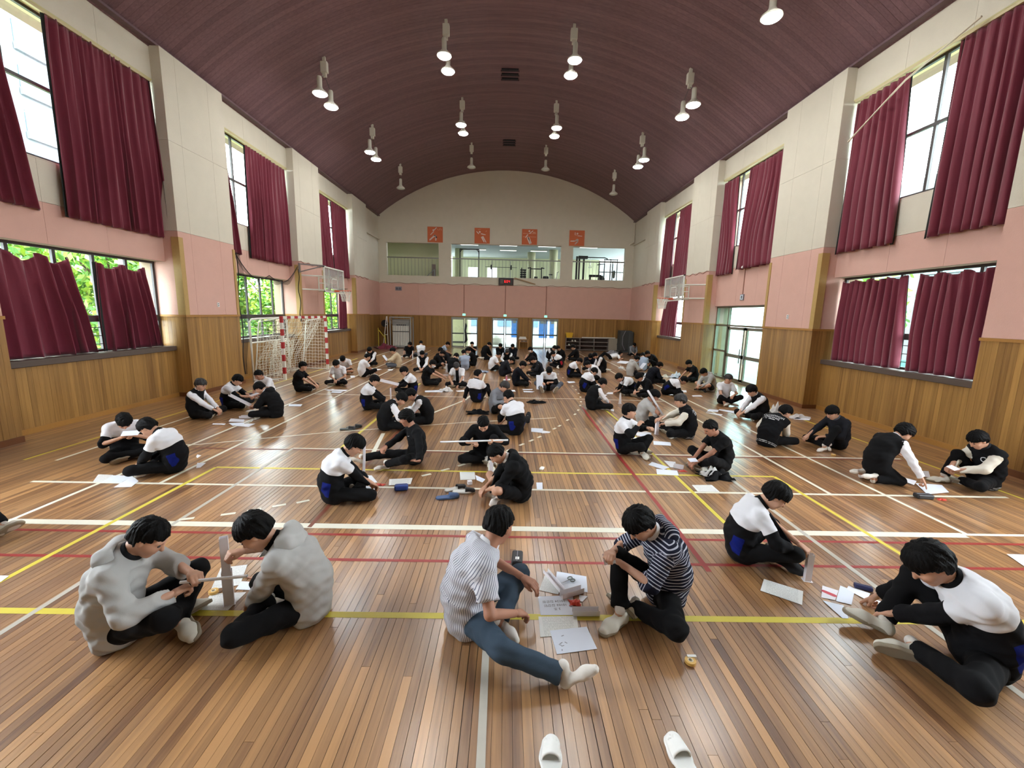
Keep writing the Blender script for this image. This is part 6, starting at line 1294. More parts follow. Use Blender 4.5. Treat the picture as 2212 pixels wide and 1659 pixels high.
# ================================================================ papers and small things on the floor
M_PAPER = mat('paper', (232, 234, 240), .7); M_PAPERB = mat('paper_blue_white', (222, 228, 240), .7); M_CARD = mat('card_white', (226, 222, 226), .7)
def print_mat():
    m = bpy.data.materials.new('printed_sheet'); m.use_nodes = True; nt = m.node_tree; b = nt.nodes['Principled BSDF']; b.inputs['Roughness'].default_value = .7; L = nt.links.new
    tc = nt.nodes.new('ShaderNodeTexCoord'); sx = nt.nodes.new('ShaderNodeSeparateXYZ'); L(tc.outputs['Object'], sx.inputs[0])
    mu = nt.nodes.new('ShaderNodeMath'); mu.operation = 'MULTIPLY'; mu.inputs[1].default_value = 95; fr = nt.nodes.new('ShaderNodeMath'); fr.operation = 'FRACT'; lt = nt.nodes.new('ShaderNodeMath'); lt.operation = 'LESS_THAN'; lt.inputs[1].default_value = .42
    L(sx.outputs[1], mu.inputs[0]); L(mu.outputs[0], fr.inputs[0]); L(fr.outputs[0], lt.inputs[0])
    mp = nt.nodes.new('ShaderNodeMapping'); mp.inputs['Scale'].default_value = (260, 40, 1); n = nt.nodes.new('ShaderNodeTexNoise'); n.inputs['Scale'].default_value = 1.; L(tc.outputs['Object'], mp.inputs[0]); L(mp.outputs[0], n.inputs['Vector'])
    g = nt.nodes.new('ShaderNodeMath'); g.operation = 'GREATER_THAN'; g.inputs[1].default_value = .47; L(n.outputs[0], g.inputs[0])
    ab = nt.nodes.new('ShaderNodeMath'); ab.operation = 'ABSOLUTE'; L(sx.outputs[0], ab.inputs[0]); l2 = nt.nodes.new('ShaderNodeMath'); l2.operation = 'LESS_THAN'; l2.inputs[1].default_value = .115; L(ab.outputs[0], l2.inputs[0])
    p1 = nt.nodes.new('ShaderNodeMath'); p1.operation = 'MULTIPLY'; L(lt.outputs[0], p1.inputs[0]); L(g.outputs[0], p1.inputs[1]); p2 = nt.nodes.new('ShaderNodeMath'); p2.operation = 'MULTIPLY'; L(p1.outputs[0], p2.inputs[0]); L(l2.outputs[0], p2.inputs[1])
    mx = nt.nodes.new('ShaderNodeMix'); mx.data_type = 'RGBA'; mx.inputs[6].default_value = srgb(226, 226, 222); mx.inputs[7].default_value = srgb(184, 184, 182); L(p2.outputs[0], mx.inputs[0]); L(mx.outputs[2], b.inputs['Base Color']); MATS['printed'] = m; return m
M_PRINT = print_mat()
SZ = [.0012]; PG = 'paper sheets on the floor'
def sheet(q, label, m=None, group=PG, name='paper_sheet', curl=0.):
    P = [GV(*c) for c in q]; SZ[0] += .00025 if SZ[0] < .006 else -.004; z = SZ[0]
    c = sum(P, Vector())/len(P); d = P[1]-P[0]; a = math.atan2(d.y, d.x); R = Matrix.Rotation(-a, 3, 'Z')
    loc = [R @ (v-c) for v in P]; mb = MB(); mb.prism([(v.x, v.y) for v in loc] if True else 0, 0, .0007)
    o = mb.build(name, m or M_PAPER, None, loc=(c.x, c.y, z)); o.rotation_euler = (0, 0, a); return tag(o, label, 'paper', group)
def W(r, k):                                 # world position of a joint of a figure: WL WR HC P2 P3
    o = r[0]; p_ = Vector([float(c) for c in r[1][k]]); return Matrix.Translation(o.location) @ Matrix.Rotation(o.rotation_euler.z, 4, 'Z') @ Matrix.Scale(o.scale[0], 4) @ p_
S = lambda lst, sc, ox, oy: [(ox+a/sc, oy+b/sc) for a, b in lst]
# front left
sheet([(431, 1318), (492, 1319), (532, 1279.5), (456, 1283)], 'name sheet with faint print under the tall paper tower', M_PRINT)
sheet([(477, 1227), (534.7, 1220), (518.5, 1264), (455.4, 1274)], 'printed sheet lying behind the tall paper tower', M_PRINT)
sheet([(521.7, 1256.2), (575.8, 1259), (554, 1276), (508.7, 1273.7)], 'blank white card between the tower and the grey hoodie', M_PAPERB)
# front centre
NS_ = sheet([(1162, 1289.5), (1238, 1286), (1237, 1329.3), (1167.8, 1329.3)], 'sheet with large printed names and group number, upside down', M_PAPERB)
sheet([(1163, 1332.6), (1246, 1331.3), (1251, 1371), (1167, 1377)], 'densely printed sheet below the name sheet', M_PRINT)
S3 = sheet([(1187.7, 1363), (1267.3, 1354.5), (1290, 1402.3), (1203, 1414.2)], 'blank sheet with a few grey pencil marks beside the stretched leg', M_PAPERB)
sheet([(1203, 1235), (1266.7, 1245.8), (1269.3, 1280), (1198, 1274)], 'blank sheet under the grey scissors', M_PAPERB)
sheet([(1176.5, 1243.8), (1212, 1262), (1206, 1285), (1164.5, 1275.6)], 'printed sheet half under the leaning paper trough', M_PRINT)
sheet([(1251.4, 1286), (1269.3, 1288.9), (1258, 1300.8), (1250, 1298)], 'small torn corner of paper by the white sock', M_PAPER)
# front right
sheet([(1650, 1251.5), (1735, 1278), (1732.7, 1307.8), (1642, 1276.5)], 'printed sheet in front of the dark shoe, alone on the floor', M_PRINT)
EN = sheet([(1776.3, 1265.7), (1811, 1276.6), (1803.7, 1297.5), (1773.8, 1291.5)], 'white packet printed with a glossy red shape', M_CARD)
sheet([(1815, 1265.7), (1845.5, 1278.6), (1839.5, 1307.5), (1805.7, 1299.5)], 'blank sheet under the pointing finger', M_PAPERB)
sheet([(1832.5, 1266.7), (1880, 1283), (1872, 1297), (1828, 1274)], 'blank sheet beside the navy marker pouch', M_PAPER)
sheet([(1776.3, 1298), (1822, 1309), (1833, 1337), (1820, 1337)], 'long white offcut against the yellow line', M_PAPERB)
sheet([(1883, 1294.5), (1935, 1309), (1922, 1315), (1878, 1300)], 'white strip of paper under the outstretched sleeve', M_PAPER)
sheet([(2174, 1198), (2240, 1200), (2250, 1224), (2212, 1224)], 'white sheet alone past the red line near the right wall', M_PAPER)
sheet([(-30, 1244), (20, 1245), (2, 1258), (-50, 1258)], 'white sheet poking in by the left yellow line', M_PAPER)
# other groups: (quad, label)
Q5 = lambda *l: S(l, 3.687, 620, 880); Q6 = lambda *l: S(l, 5.53, 1280, 820); Q4 = lambda *l: S(l, 4.424, 200, 780); Q8 = lambda *l: S(l, 6.144, 620, 740); Q9 = lambda *l: S(l, 9.217, 1220, 780); Q7 = lambda *l: S(l, 9.217, 1440, 760); QR = lambda *l: S(l, 3.5, 1580, 840); QC = lambda *l: S(l, 8.508, 880, 720); QD = lambda *l: S(l, 9.217, 1080, 720)
for q, lab, m_ in (
 (Q5((620, 545), (675, 545), (720, 600), (655, 610)), 'blank sheet at the foot of the slim pale tower', M_PAPER), (Q5((815, 575), (1000, 565), (985, 615), (810, 625)), 'printed sheet behind the blue pencil pouch', M_PRINT), (Q5((630, 630), (725, 640), (690, 665), (620, 660)), 'small sheet on the white line by the track jacket', M_PAPERB),
 (Q5((1375, 515), (1495, 515), (1500, 575), (1380, 580)), 'printed sheet before the kneeling black jacket', M_PRINT), (Q5((1500, 540), (1580, 575), (1555, 600), (1510, 580)), 'folded scrap with blue print beside the white tower', M_PAPERB), (Q5((1985, 600), (2035, 600), (2035, 655), (1990, 655)), 'small sheet on the white line behind the black hoodie', M_PAPERB),
 (Q5((1945, 165), (2040, 170), (2035, 205), (1945, 195)), 'rounded white sheet right of the turned track jacket', M_PAPERB), (Q5((2035, 185), (2100, 195), (2090, 205), (2030, 208)), 'white offcut beside the rounded sheet', M_PAPER),
 (Q4((55, 1085), (200, 1090), (90, 1165), (0, 1160)), 'printed sheet farthest left by the two track jackets', M_PRINT), (Q4((190, 1095), (390, 1098), (265, 1168), (85, 1165)), 'drawing sheet with blue-grey figures by the track jackets', M_PAPERB), (Q4((385, 1100), (440, 1150), (370, 1205), (200, 1210)), 'blank sheet tucked under the crossed shoe', M_PAPER), (Q4((1000, 975), (1085, 975), (1030, 1020), (990, 1025)), 'white sheet behind the seated back, on the white line', M_PAPER), (Q4((1000, 895), (1040, 905), (1000, 930), (990, 915)), 'small white scrap behind the seated back', M_PAPER),
 (Q4((1320, 550), (1450, 560), (1445, 585), (1300, 580)), 'white sheet between the vest and the hooded jacket', M_PAPER), (Q4((1300, 595), (1440, 590), (1460, 610), (1340, 620)), 'white sheet nearest the hands of the black vest', M_PAPERB), (Q4((1400, 605), (1555, 600), (1490, 632), (1370, 622)), 'white sheet nearest the shoe of the hooded jacket', M_PAPER), (Q4((1150, 598), (1275, 600), (1260, 612), (1145, 608)), 'thin white strip in front of the black vest', M_PAPER), (Q4((1880, 415), (2005, 415), (1990, 435), (1870, 432)), 'stapled sheet alone before the black tee by the goal', M_PAPERB),
 (Q8((490, 625), (810, 630), (780, 648), (540, 640)), 'long white sheet at the feet of the white tee', M_PAPER), (Q8((600, 650), (745, 652), (710, 672), (580, 668)), 'second sheet just before the white tee', M_PAPERB), (Q8((1090, 340), (1260, 355), (1200, 368), (1080, 360)), 'white sheet before the tie-wearing vest', M_PAPER), (Q8((840, 440), (900, 440), (900, 465), (845, 465)), 'sheet between two white tees', M_PAPER), (Q8((1350, 355), (1410, 358), (1390, 372), (1330, 368)), 'scrap on the line before the beige cardigan', M_PAPER), (Q8((1500, 182), (1660, 186), (1650, 194), (1490, 190)), 'sheet beside the thin standing stick by the trolley', M_PAPER),
 (Q8((1540, 870), (1700, 845), (1800, 852), (1600, 900)), 'open sheets between the two vests', M_PAPER), (Q8((1600, 845), (1790, 850), (1790, 895), (1650, 880)), 'sheet under the vest wearer\'s knee', M_PAPERB), (Q8((1830, 640), (2090, 630), (2060, 660), (1830, 660)), 'long sheet before the black polo', M_PAPERB),
 (QC((890, 1060), (1080, 1040), (1080, 1075), (920, 1075)), 'sheet before the open white shirt', M_PAPER), (QC((1860, 1045), (1970, 1045), (1995, 1075), (1900, 1070)), 'sheet left of the navy sweater\'s shoe', M_PAPER), (QD((460, 1150), (690, 1160), (640, 1180), (480, 1175)), 'sheet in front of the navy sweater', M_PAPERB), (QD((450, 1115), (650, 1115), (645, 1130), (455, 1130)), 'narrow strip in front of the navy sweater', M_PAPER), (QC((1760, 850), (1890, 840), (1890, 865), (1770, 868)), 'sheet under the pink bottle', M_PAPER),
 (QD((1330, 960), (1480, 960), (1500, 985), (1370, 995)), 'sheet under the bare shin of the writing track jacket', M_PAPERB), (Q9((860, 625), (1000, 625), (1010, 660), (820, 660)), 'sheet between the vest and the bowed track jacket', M_PAPER), (Q9((800, 670), (845, 680), (820, 695), (780, 690)), 'small scrap by the rolled white sleeve', M_PAPER), (Q9((830, 890), (925, 930), (870, 940), (835, 905)), 'triangular scrap by the black vest\'s knee', M_PAPER), (Q9((905, 960), (980, 965), (975, 1010), (920, 995)), 'scrap behind the fringe of the chin-touching pupil', M_PAPER),
 (Q6((500, 635), (640, 620), (710, 640), (540, 675)), 'white sheet at the knee of the pale sweatshirt', M_PAPER), (Q6((560, 655), (700, 645), (705, 680), (560, 678)), 'second sheet at the knee of the pale sweatshirt', M_PAPERB), (Q6((490, 690), (650, 700), (600, 740), (485, 720)), 'sheet over the yellow line below the pale sweatshirt', M_PAPER), (Q6((725, 735), (930, 750), (940, 792), (730, 780)), 'wide card below the standing paper tower', M_PAPERB), (Q6((710, 985), (920, 1050), (850, 1078), (665, 1020)), 'sheet before the crossed soles of the track top', M_PAPERB), (Q6((850, 970), (990, 985), (1000, 1055), (930, 1050)), 'sheet under the folded paper box', M_PAPER), (Q6((760, 1070), (1010, 1090), (1030, 1150), (770, 1135)), 'sheet on the yellow line before the black tee', M_PAPERB), (Q6((1185, 1262), (1425, 1262), (1520, 1345), (1255, 1340)), 'name sheet with faint print on the white line', M_PRINT),
 (Q7((840, 1145), (1040, 1160), (1020, 1200), (800, 1190)), 'sheet before the V-neck tee', M_PAPERB), (Q7((790, 1210), (1120, 1250), (1080, 1280), (780, 1215)), 'sheet over the sideline before the writing vest', M_PAPER), (Q7((1050, 1145), (1430, 1195), (1380, 1235), (1040, 1165)), 'wide sheet under the writing hand by the right wall', M_PAPERB), (Q7((500, 870), (680, 865), (720, 895), (520, 895)), 'sheet before the bare-legged grey hoodie', M_PAPER), (Q7((290, 770), (390, 770), (400, 810), (300, 810)), 'sheet beside the folded-over track jacket', M_PAPER),
 (QR((480, 195), (600, 215), (590, 240), (470, 232)), 'white sheet behind the varsity jacket by the wall', M_PAPER), (QR((1370, 620), (1490, 625), (1505, 675), (1430, 660)), 'sheet behind the two pupils at the right wall', M_PAPER), (QR((1390, 715), (1590, 730), (1645, 785), (1480, 800)), 'large sheet between the kneeling vest and the varsity jacket', M_PAPERB), (QR((1240, 655), (1400, 700), (1380, 730), (1300, 700)), 'sheet under the pointing arm at the right wall', M_PAPER), (QR((410, 385), (450, 390), (440, 425), (415, 420)), 'scrap beside the lettered varsity jacket', M_PAPER),
 ([(1340, 779), (1362, 781), (1352, 786), (1332, 784)], 'sheet before the prone white tee', M_PAPER), ([(1395, 806), (1412, 808), (1404, 813), (1388, 811)], 'sheet before the squatting black tee', M_PAPERB)):
    sheet(q, lab, m_)
# print on the front name sheet (upside down to the hall), pencil marks, red print
M_INK = mat('ink_dark', (60, 62, 70), .7); M_INKG = mat('pencil_grey', (140, 142, 148), .7)
DG = bpy.context.evaluated_depsgraph_get()
def text_mesh(s, size):
    cu = bpy.data.curves.new('lettering', 'FONT'); cu.body = s; cu.size = size; cu.align_x = 'CENTER'; cu.align_y = 'CENTER'; cu.resolution_u = 3
    o = bpy.data.objects.new('lettering', cu); COL.objects.link(o); bpy.context.view_layer.update(); me = bpy.data.meshes.new_from_object(o.evaluated_get(bpy.context.evaluated_depsgraph_get())); bpy.data.objects.remove(o); return me
for k, (s_, dx, dy, sz) in enumerate((('10124 김은원', -.01, .045, .033), ('10103 김강민', -.005, .0, .033), ('3 조', -.0, -.042, .033))):
    me = text_mesh(s_, sz); me.materials.append(M_INK); o = link('lettering', me, NS_, (dx, dy, .0011)); o.rotation_euler = (0, 0, PI)
for k, (x, y, a, l) in enumerate(((-.06, .045, .3, .02), (-.09, -.02, .5, .025), (-.1, -.035, -.6, .02), (-.085, -.045, .2, .022), (-.055, -.02, -.8, .02), (-.1, -.08, 1.3, .014))):
    o = MB().box(-l/2, l/2, -.003, .003, 0, .0003).build('pencil_mark', M_INKG, S3, loc=(x, y, .0009)); o.rotation_euler = (0, 0, a)
mb = MB(); cap2(mb, (-.035, .005), (.03, -.012), .02, .022); o = MB().add([(x, z, .0012) for x, y, z in mb.v[:len(mb.v)//2]], [tuple(range(len(mb.v)//2))]).build('red_print', mat('print_red', (186, 50, 66), .35), EN)

# ---- folded paper boxes, towers and troughs
BG = 'folded paper constructions'
def tower(base, ytop, w, label, lean=(0, 0), taper=1., sleeve=None, rot=.3, d=None):
    g = G(*base); h = zat(base, ytop); t = thing('paper_tower', label, 'paper tower', (g[0], g[1], .002), rot, BG); d = d or w*.8; w2, d2 = w*taper, d*taper; lx, ly = lean
    v = [(-w/2, -d/2, 0), (w/2, -d/2, 0), (w/2, d/2, 0), (-w/2, d/2, 0)]+[(-w2/2+lx, -d2/2+ly, h), (w2/2+lx, -d2/2+ly, h), (w2/2+lx, d2/2+ly, h), (-w2/2+lx, d2/2+ly, h)]
    o = MB().add(v, [(0, 1, 5, 4), (1, 2, 6, 5), (2, 3, 7, 6), (3, 0, 4, 7)]).build('column', M_CARD, t); s_ = o.modifiers.new('thickness', 'SOLIDIFY'); s_.thickness = .001
    f_ = MB(); f_.box(-w*.75, w*.75, -d*.75, d*.75, 0, .001).build('foot_flap', M_CARD, t)
    if sleeve:
        a = w*1.22/2; b = d*1.22/2; o = MB().add([(x*a, y*b, z) for z in (0, sleeve*h) for x, y in ((-1, -1), (1, -1), (1, 1), (-1, 1))], [(0, 1, 5, 4), (1, 2, 6, 5), (2, 3, 7, 6), (3, 0, 4, 7)]).build('sleeve', M_CARD, t)
    return t
tower((496, 1304), 1161, .055, 'tall square white paper tower with a wider lower sleeve', sleeve=.5, rot=.5)
tower((1743, 1254), 1197, .05, 'small white paper box stood up between the pupil\'s hands', rot=-.2)
tower((785.5, 1042), 949, .032, 'slim pale paper tower beside the curly-haired pupil', lean=(.03, 0), rot=.2)
tower((1060.7, 1043), 998, .05, 'white paper tower beside the bare knees', rot=.1); tower((1073, 1049), 1017, .028, 'thin upright paper strip next to a tape roll', rot=.1)
tower((844.5, 871), 838, .03, 'thin paper post standing by the folded trough', rot=0); tower((891.5, 775), 758, .03, 'thin white stick standing near the panel trolley', rot=0)
tower((1339, 872), 849, .06, 'tapered white paper tower behind the fringe', taper=.5, rot=.2); tower((1418, 938), 907, .06, 'white paper tower between the sweatshirt and the varsity jacket', rot=.25)
tower((1255, 815), 790, .035, 'white paper stick beside the writing track jacket', rot=0); tower((965, 804), 786, .07, 'white paper tube among the centre crowd', rot=0)
def trough(a, b, w, h, label, m=M_CARD, parentless=True):
    a, b = Vector(a), Vector(b); d = b-a; L_ = d.length; t = thing('paper_trough', label, 'paper trough', a, 0, BG); q = d.to_track_quat('X', 'Z'); t.rotation_mode = 'QUATERNION'; t.rotation_quaternion = q
    MB().box(0, L_, -w/2, w/2, 0, .0012).build('base', m, t); MB().box(0, L_, -w/2, -w/2+.0012, 0, h).build('wall', m, t); MB().box(0, L_, w/2-.0012, w/2, 0, h).build('wall', m, t); return t
trough(GV(1214, 1279, .03), GV(1178, 1236, .045), .045, .035, 'long paper trough leaning over the printed sheet'); trough(GV(1212, 1291, .004), GV(1258, 1277.5, .004), .05, .045, 'short paper trough beside the scissors sheet'); trough(GV(1237, 1326, .004), GV(1294, 1326, .004), .055, .042, 'short paper box before the white shoe')
w1, w2 = W(PO['P14'], 'WL'), W(PO['P16'], 'WL')
trough(w1+Vector((.02, -.05, -.02)), w1+Vector((.5, .0, .16)), .06, .04, 'white paper trough raised by the track jacket at the left wall'); trough(w2+Vector((-.5, .06, .2)), w2+Vector((-.05, .0, .0)), .06, .04, 'white paper trough held by the hooded jacket')
w = W(PO['P26'], 'WL'); trough(w+Vector((-.42, -.05, .14)), w+Vector((.05, 0, .02)), .09, .06, 'white paper trough lifted over the thin paper post')
w = W(PO['P64'], 'WR'); trough(w+Vector((-.2, -.02, .3)), w+Vector((.13, -.02, -.18)), .05, .035, 'folded paper trough in the raised hand')
trough(GV(518.7, 903, .004), GV(546, 903, .004), .08, .05, 'flat paper box beside the stacked sheets at the left'); trough(GV(1455, 1009, .004), GV(1476, 1013, .004), .07, .05, 'folded paper box before the wristband pupil')
def roll(a, b, r, label, m=M_PAPER): o = MB().tube([a, b], r, 10).build('paper_roll', m); return tag(o, label, 'paper roll', BG)
a, b = W(PO['P1'], 'WR'), W(PO['P1'], 'WL'); d = Vector((1, .12, .05)).normalized(); c_ = (a+b)/2+Vector((.1, 0, .02)); roll(c_-d*.1, c_+d*.33, .011, 'thin white paper roll in the grey hoodie\'s hands')
a, b = W(PO['P9'], 'WR'), W(PO['P9'], 'WL'); m_ = (a+b)/2+Vector((0, -.07, .02)); roll(m_+Vector((-.62, -.02, -.01)), m_+Vector((.36, .0, .03)), .012, 'long level paper stick held by the kneeling black jacket')
def held(r, k, off, sx, sy, rx, rz, label, m=M_PAPERB):
    o = MB().box(-sx/2, sx/2, -sy/2, sy/2, 0, .001).build('held_paper', m, None, loc=W(PO[r], k)+Vector(off)); o.rotation_euler = (rx, 0, rz); return tag(o, label, 'paper', 'papers held in hands')
held('P4', 'WL', (-.10, .0, .04), .1, .08, 1.0, .3, 'small folded paper in the striped hoodie\'s fingers', M_CARD); held('P11', 'WL', (.06, -.08, .05), .2, .1, .5, .35, 'white card held up by the peering track jacket'); held('P22', 'WL', (-.06, 0, .08), .21, .28, .9, 1.4, 'sheet read by the beige cardigan'); held('P68', 'WL', (.1, 0, .1), .21, .3, .8, -1.2, 'folded sheet read by the pale grey hoodie'); held('P48', 'WR', (-.08, -.05, .02), .2, .42, 1.3, .1, 'tall white sheet held by the pupil showing his soles'); held('P50', 'WL', (.02, -.06, .05), .12, .09, .7, .2, 'small card in the grey polo\'s hands', M_CARD); held('P30', 'WL', (.1, 0, .02), .18, .05, 0, 0, 'white strip held out by the black polo'); held('P81', 'WL', (-.1, .0, .03), .16, .1, .3, .4, 'folded paper in the lettered varsity wearer\'s hands'); held('P28', 'WL', (-.12, -.05, .0), .28, .21, 0, .2, 'sheet under the pale-shirted vest\'s fingers'); held('P67', 'WL', (-.08, 0, .02), .14, .09, .3, .2, 'folded card in the wristband pupil\'s hands')

# ---- pencil cases, tape, scissors, shoes
def pouch(px_, l, w, h, rot, label, m, name='pencil_case', zip_m=None):
    g = G(*px_); t = thing(name, label, 'pencil case', (g[0], g[1], 0), rot); o = MB().box(-l/2, l/2, -w/2, w/2, .002, h).build('case', m, t); bevel(o, min(w, h)*.32, 4)
    MB().tube([(-l*.42, 0, h+.001), (l*.42, 0, h+.001)], .003, 5).build('zip', zip_m or M_PL, t); MB().box(l*.44, l*.5, -.006, .006, h*.6, h*.7).build('zip_pull', M_STL, t); return t
M_BLKP = mat('pouch_black', (28, 28, 32), .4)
t = pouch((1117, 1212), .2, .1, .055, 1.5, 'black hard pencil case with a white label beyond the pinstriped shirt', M_BLKP); MB().box(-.06, -.02, -.02, .015, .0555, .0565).build('label', M_WHT, t)
pouch((867, 1058), .17, .1, .07, .2, 'bright blue pencil pouch on the white line', mat('pouch_blue', (40, 70, 150), .5)); pouch((1994, 1076), .2, .1, .06, -.1, 'dark leather pencil case before the kneeling vest', M_BLKP); pouch((1864, 1273), .13, .05, .04, -.5, 'slim navy pouch above the scattered papers', mat('pouch_navy', (36, 40, 84), .5))
M_TAPE = mat('tape_tan', (214, 170, 92), .4); M_TRED = mat('tape_red', (206, 66, 50), .4); M_TCORE = mat('tape_core', (226, 214, 190), .6)
def tape(px_, r, h, label, m, group=None):
    g = G(*px_); t = thing('tape_roll', label, 'tape roll', (g[0], g[1], .003), 0, group); n = 22; ri = r*.45
    def ring(r0, r1, z0, z1): return MB().lathe([(r0, z0), (r1, z0), (r1, z1), (r0, z1), (r0, z0)], n)
    ring(ri*1.1, r, 0, h).build('tape', m, t); ring(ri*.8, ri*1.12, 0, h*1.05).build('core', M_TCORE, t); return t
tape((461.5, 1281), .035, .02, 'yellow tape roll on the corner of the tower\'s name sheet', M_TAPE); t = tape((1491, 1432), .036, .02, 'tan tape roll with a white dispenser lying alone on the floor', M_TAPE); MB().box(-.01, .05, .02, .04, .0, .025).build('dispenser', M_WHT, t)
tape((1071.6, 1050), .04, .02, 'white tape roll at the foot of the thin strip', M_TCORE); tape((1800, 984), .035, .02, 'tan tape roll before the three-striped jacket', M_TAPE)
for k, (q, lab) in enumerate((((1241, 1304), 'crumpled red tape packet beside the name sheet'), ((822, 1048), 'red tape packet beside the blue pouch'), ((1402, 950), 'red tape packet below the pale sweatshirt'), ((1474, 1018), 'red tape packet before the black tee'), ((2034, 1080), 'red tape packet beside the dark pencil case'))):
    g = G(*q); drape('tape_packet', lab, 'packet', (g[0], g[1], 0), .055 if k == 0 else .07, .04, .035 if k == 0 else .02, M_TRED, 40+k, res=10)
g = G(1223, 1259); t = thing('scissors', 'grey-handled scissors on the blank sheet', 'scissors', (g[0], g[1], .012), .55); M_SC = mat('scissor_grey', (110, 116, 114), .5)
for s in (-1, 1):
    MB().tube([(.055+.022*math.cos(a), s*.018+.016*math.sin(a), .004) for a in np.linspace(0, 2*PI, 15)[:-1]], .005, 6, closed=True).build('handle', M_SC, t); MB().add([(.03, s*.006, .002), (-.08, s*.001, .002), (.03, -s*.004, .002), (.03, s*.006, .005), (-.08, s*.001, .005), (.03, -s*.004, .005)], [(0, 1, 2), (5, 4, 3), (0, 3, 4, 1), (1, 4, 5, 2), (2, 5, 3, 0)]).build('blade', M_STL, t)
g1, g2 = GV(526, 1245, .006), GV(550, 1250.5, .006); tag(MB().tube([g1, g2], .006, 8).build('pencil', mat('pencil_wood', (168, 116, 92), .6)), 'short wooden pencil behind the blank card', 'pencil')
g = G(1170.6, 1014); o = MB().box(-.05, .05, -.03, .03, 0, .03).build('glue_tube', M_WHT, None, loc=(g[0], g[1], .003)); bevel(o, .012, 3); o.rotation_euler = (0, 0, 1.2); tag(o, 'rounded white correction tape lying on the floor', 'stationery')
g = G(1014.6, 1046); o = MB().box(-.03, .03, -.03, .03, 0, .045).build('paper_cube', M_CARD, None, loc=(g[0], g[1], .003)); bevel(o, .002); o.rotation_euler = (0, 0, .3); tag(o, 'little folded paper cube before the kneeling jacket', 'paper cube', BG)
t = thing('pink_bottle', 'small pink bottle on a sheet beside the navy sweater', 'bottle', tuple(G(1094, 822))); MB().lathe([(.03, 0), (.034, .03), (.03, .11), (.018, .14), (.018, .16)], 14).build('bottle_body', mat('bottle_pink', (206, 120, 150), .3), t, smooth=True); MB().lathe([(.02, .16), (.02, .18), (0, .18)], 12).build('cap', M_WHT, t)
M_CROC = mat('croc_blue', (76, 104, 148), .6); M_SLIP = mat('slipper_grey', (84, 90, 88), .6)
def clog(px_, rot, label, m, tilt=0, strap=None, group=None, white=False, sc=1.):
    g = G(*px_); t = thing('slipper', label, 'shoe', (g[0], g[1], .0), rot, group); t.scale = (sc,)*3
    v, q = FEET['sole', 1]; o = link('sole', np_mesh('sole', v-np.array([.07, 0, -.097]), q, [m]), t)
    def up(P): d = d_cap(P, (.0, 0, .03), (.1, 0, .02), .046, .04, (0, 1, 0), .95); d = np.maximum(d, -P[:, 2]+.012); d = np.maximum(d, -(d_cap(P, (-.1, 0, .03), (.09, 0, .022), .04, .034, (0, 1, 0), .95))); return np.maximum(d, .01-P[:, 0])
    v, q = nets(up, (-.06, -.06, 0), (.16, .06, .09), .005); link('upper', np_mesh('upper', v, q, [strap or m]), t)
    if tilt: t.rotation_euler = (tilt, 0, rot)
    return t
clog((1190, 1659), 1.45, 'white slip-on slipper standing empty in front of the pupils, toes inward', M_WHT, sc=1.05); clog((1476, 1652), 1.68, 'white slip-on slipper standing empty in front of the pupils, by the striped planks', M_WHT, sc=1.05)
clog((968, 1076), .25, 'blue clog with cut-out holes on the floor', M_CROC, strap=M_CROC); clog((985, 1058), .5, 'black and white striped sandal piled by the blue clog', M_WHT, strap=M_BLKP, group='sandals by the blue clog'); clog((1003, 1064), .1, 'black and white banded sandal tipped on its side', M_WHT, strap=M_BLKP, group='sandals by the blue clog')
clog((752, 928), .2, 'dark grey slide sandal on the oblique white line', M_SLIP, strap=M_BLKP, group='slides on the oblique line'); clog((766, 924), .35, 'dark grey slide sandal on the oblique white line', M_SLIP, strap=M_BLKP, group='slides on the oblique line')
# ---- bundles of clothing on the floor
FJ = fab('bundle_white', (210, 208, 206))
g = G(1548, 1032); drape('folded_jacket', 'crumpled black and white jacket beside the wristband pupil', 'jacket', (g[0], g[1], 0), .26, .17, .14, FB['black'], 21); g = G(1536, 1029); drape('white_sleeve', 'white sleeve bunched on the crumpled jacket', 'jacket', (g[0]-.02, g[1]-.03, .03), .17, .1, .12, FJ, 22)
g = G(1032, 893); drape('dropped_jacket', 'black jacket with blue lining dropped beside the grey polo', 'jacket', (g[0], g[1], 0), .3, .16, .1, FB['black'], 23); g = G(1158, 870); drape('black_coat', 'black coat spread flat right of the grey polo', 'jacket', (g[0], g[1], 0), .3, .15, .08, FB['black'], 24)
g = G(1678, 893); drape('white_bag', 'white cloth bag with yellow papers behind the lettered jacket', 'bag', (g[0], g[1], 0), .22, .18, .26, FJ, 25); g = G(1722, 902); drape('white_cloth', 'white cloth laid behind the three-striped jacket', 'cloth', (g[0], g[1], 0), .32, .16, .09, FJ, 26)
g = G(1460, 816); drape('pale_bundle', 'pale blue bundle of cloth before the reaching black tee', 'clothes', (g[0], g[1], 0), .28, .2, .22, fab('bundle_blue', (196, 204, 214)), 27); g = G(1436, 815); drape('beige_cap', 'beige cap on the floor beside the pale bundle', 'cap', (g[0], g[1], 0), .14, .12, .14, FB['cream'], 28)
g = G(1040, 804); drape('grey_jacket', 'pale grey jacket spread by the white arc', 'jacket', (g[0], g[1], 0), .34, .2, .1, FB['bluegrey'], 29); g = G(964, 845); drape('white_bundle', 'crumpled white and navy cloth before the black polo', 'clothes', (g[0], g[1], 0), .22, .15, .14, FJ, 30)
g = G(1342, 796); drape('rolled_paper_bag', 'white bottle-shaped bundle left of the pale grey hoodie', 'bag', (g[0], g[1], 0), .16, .1, .12, FJ, 31)
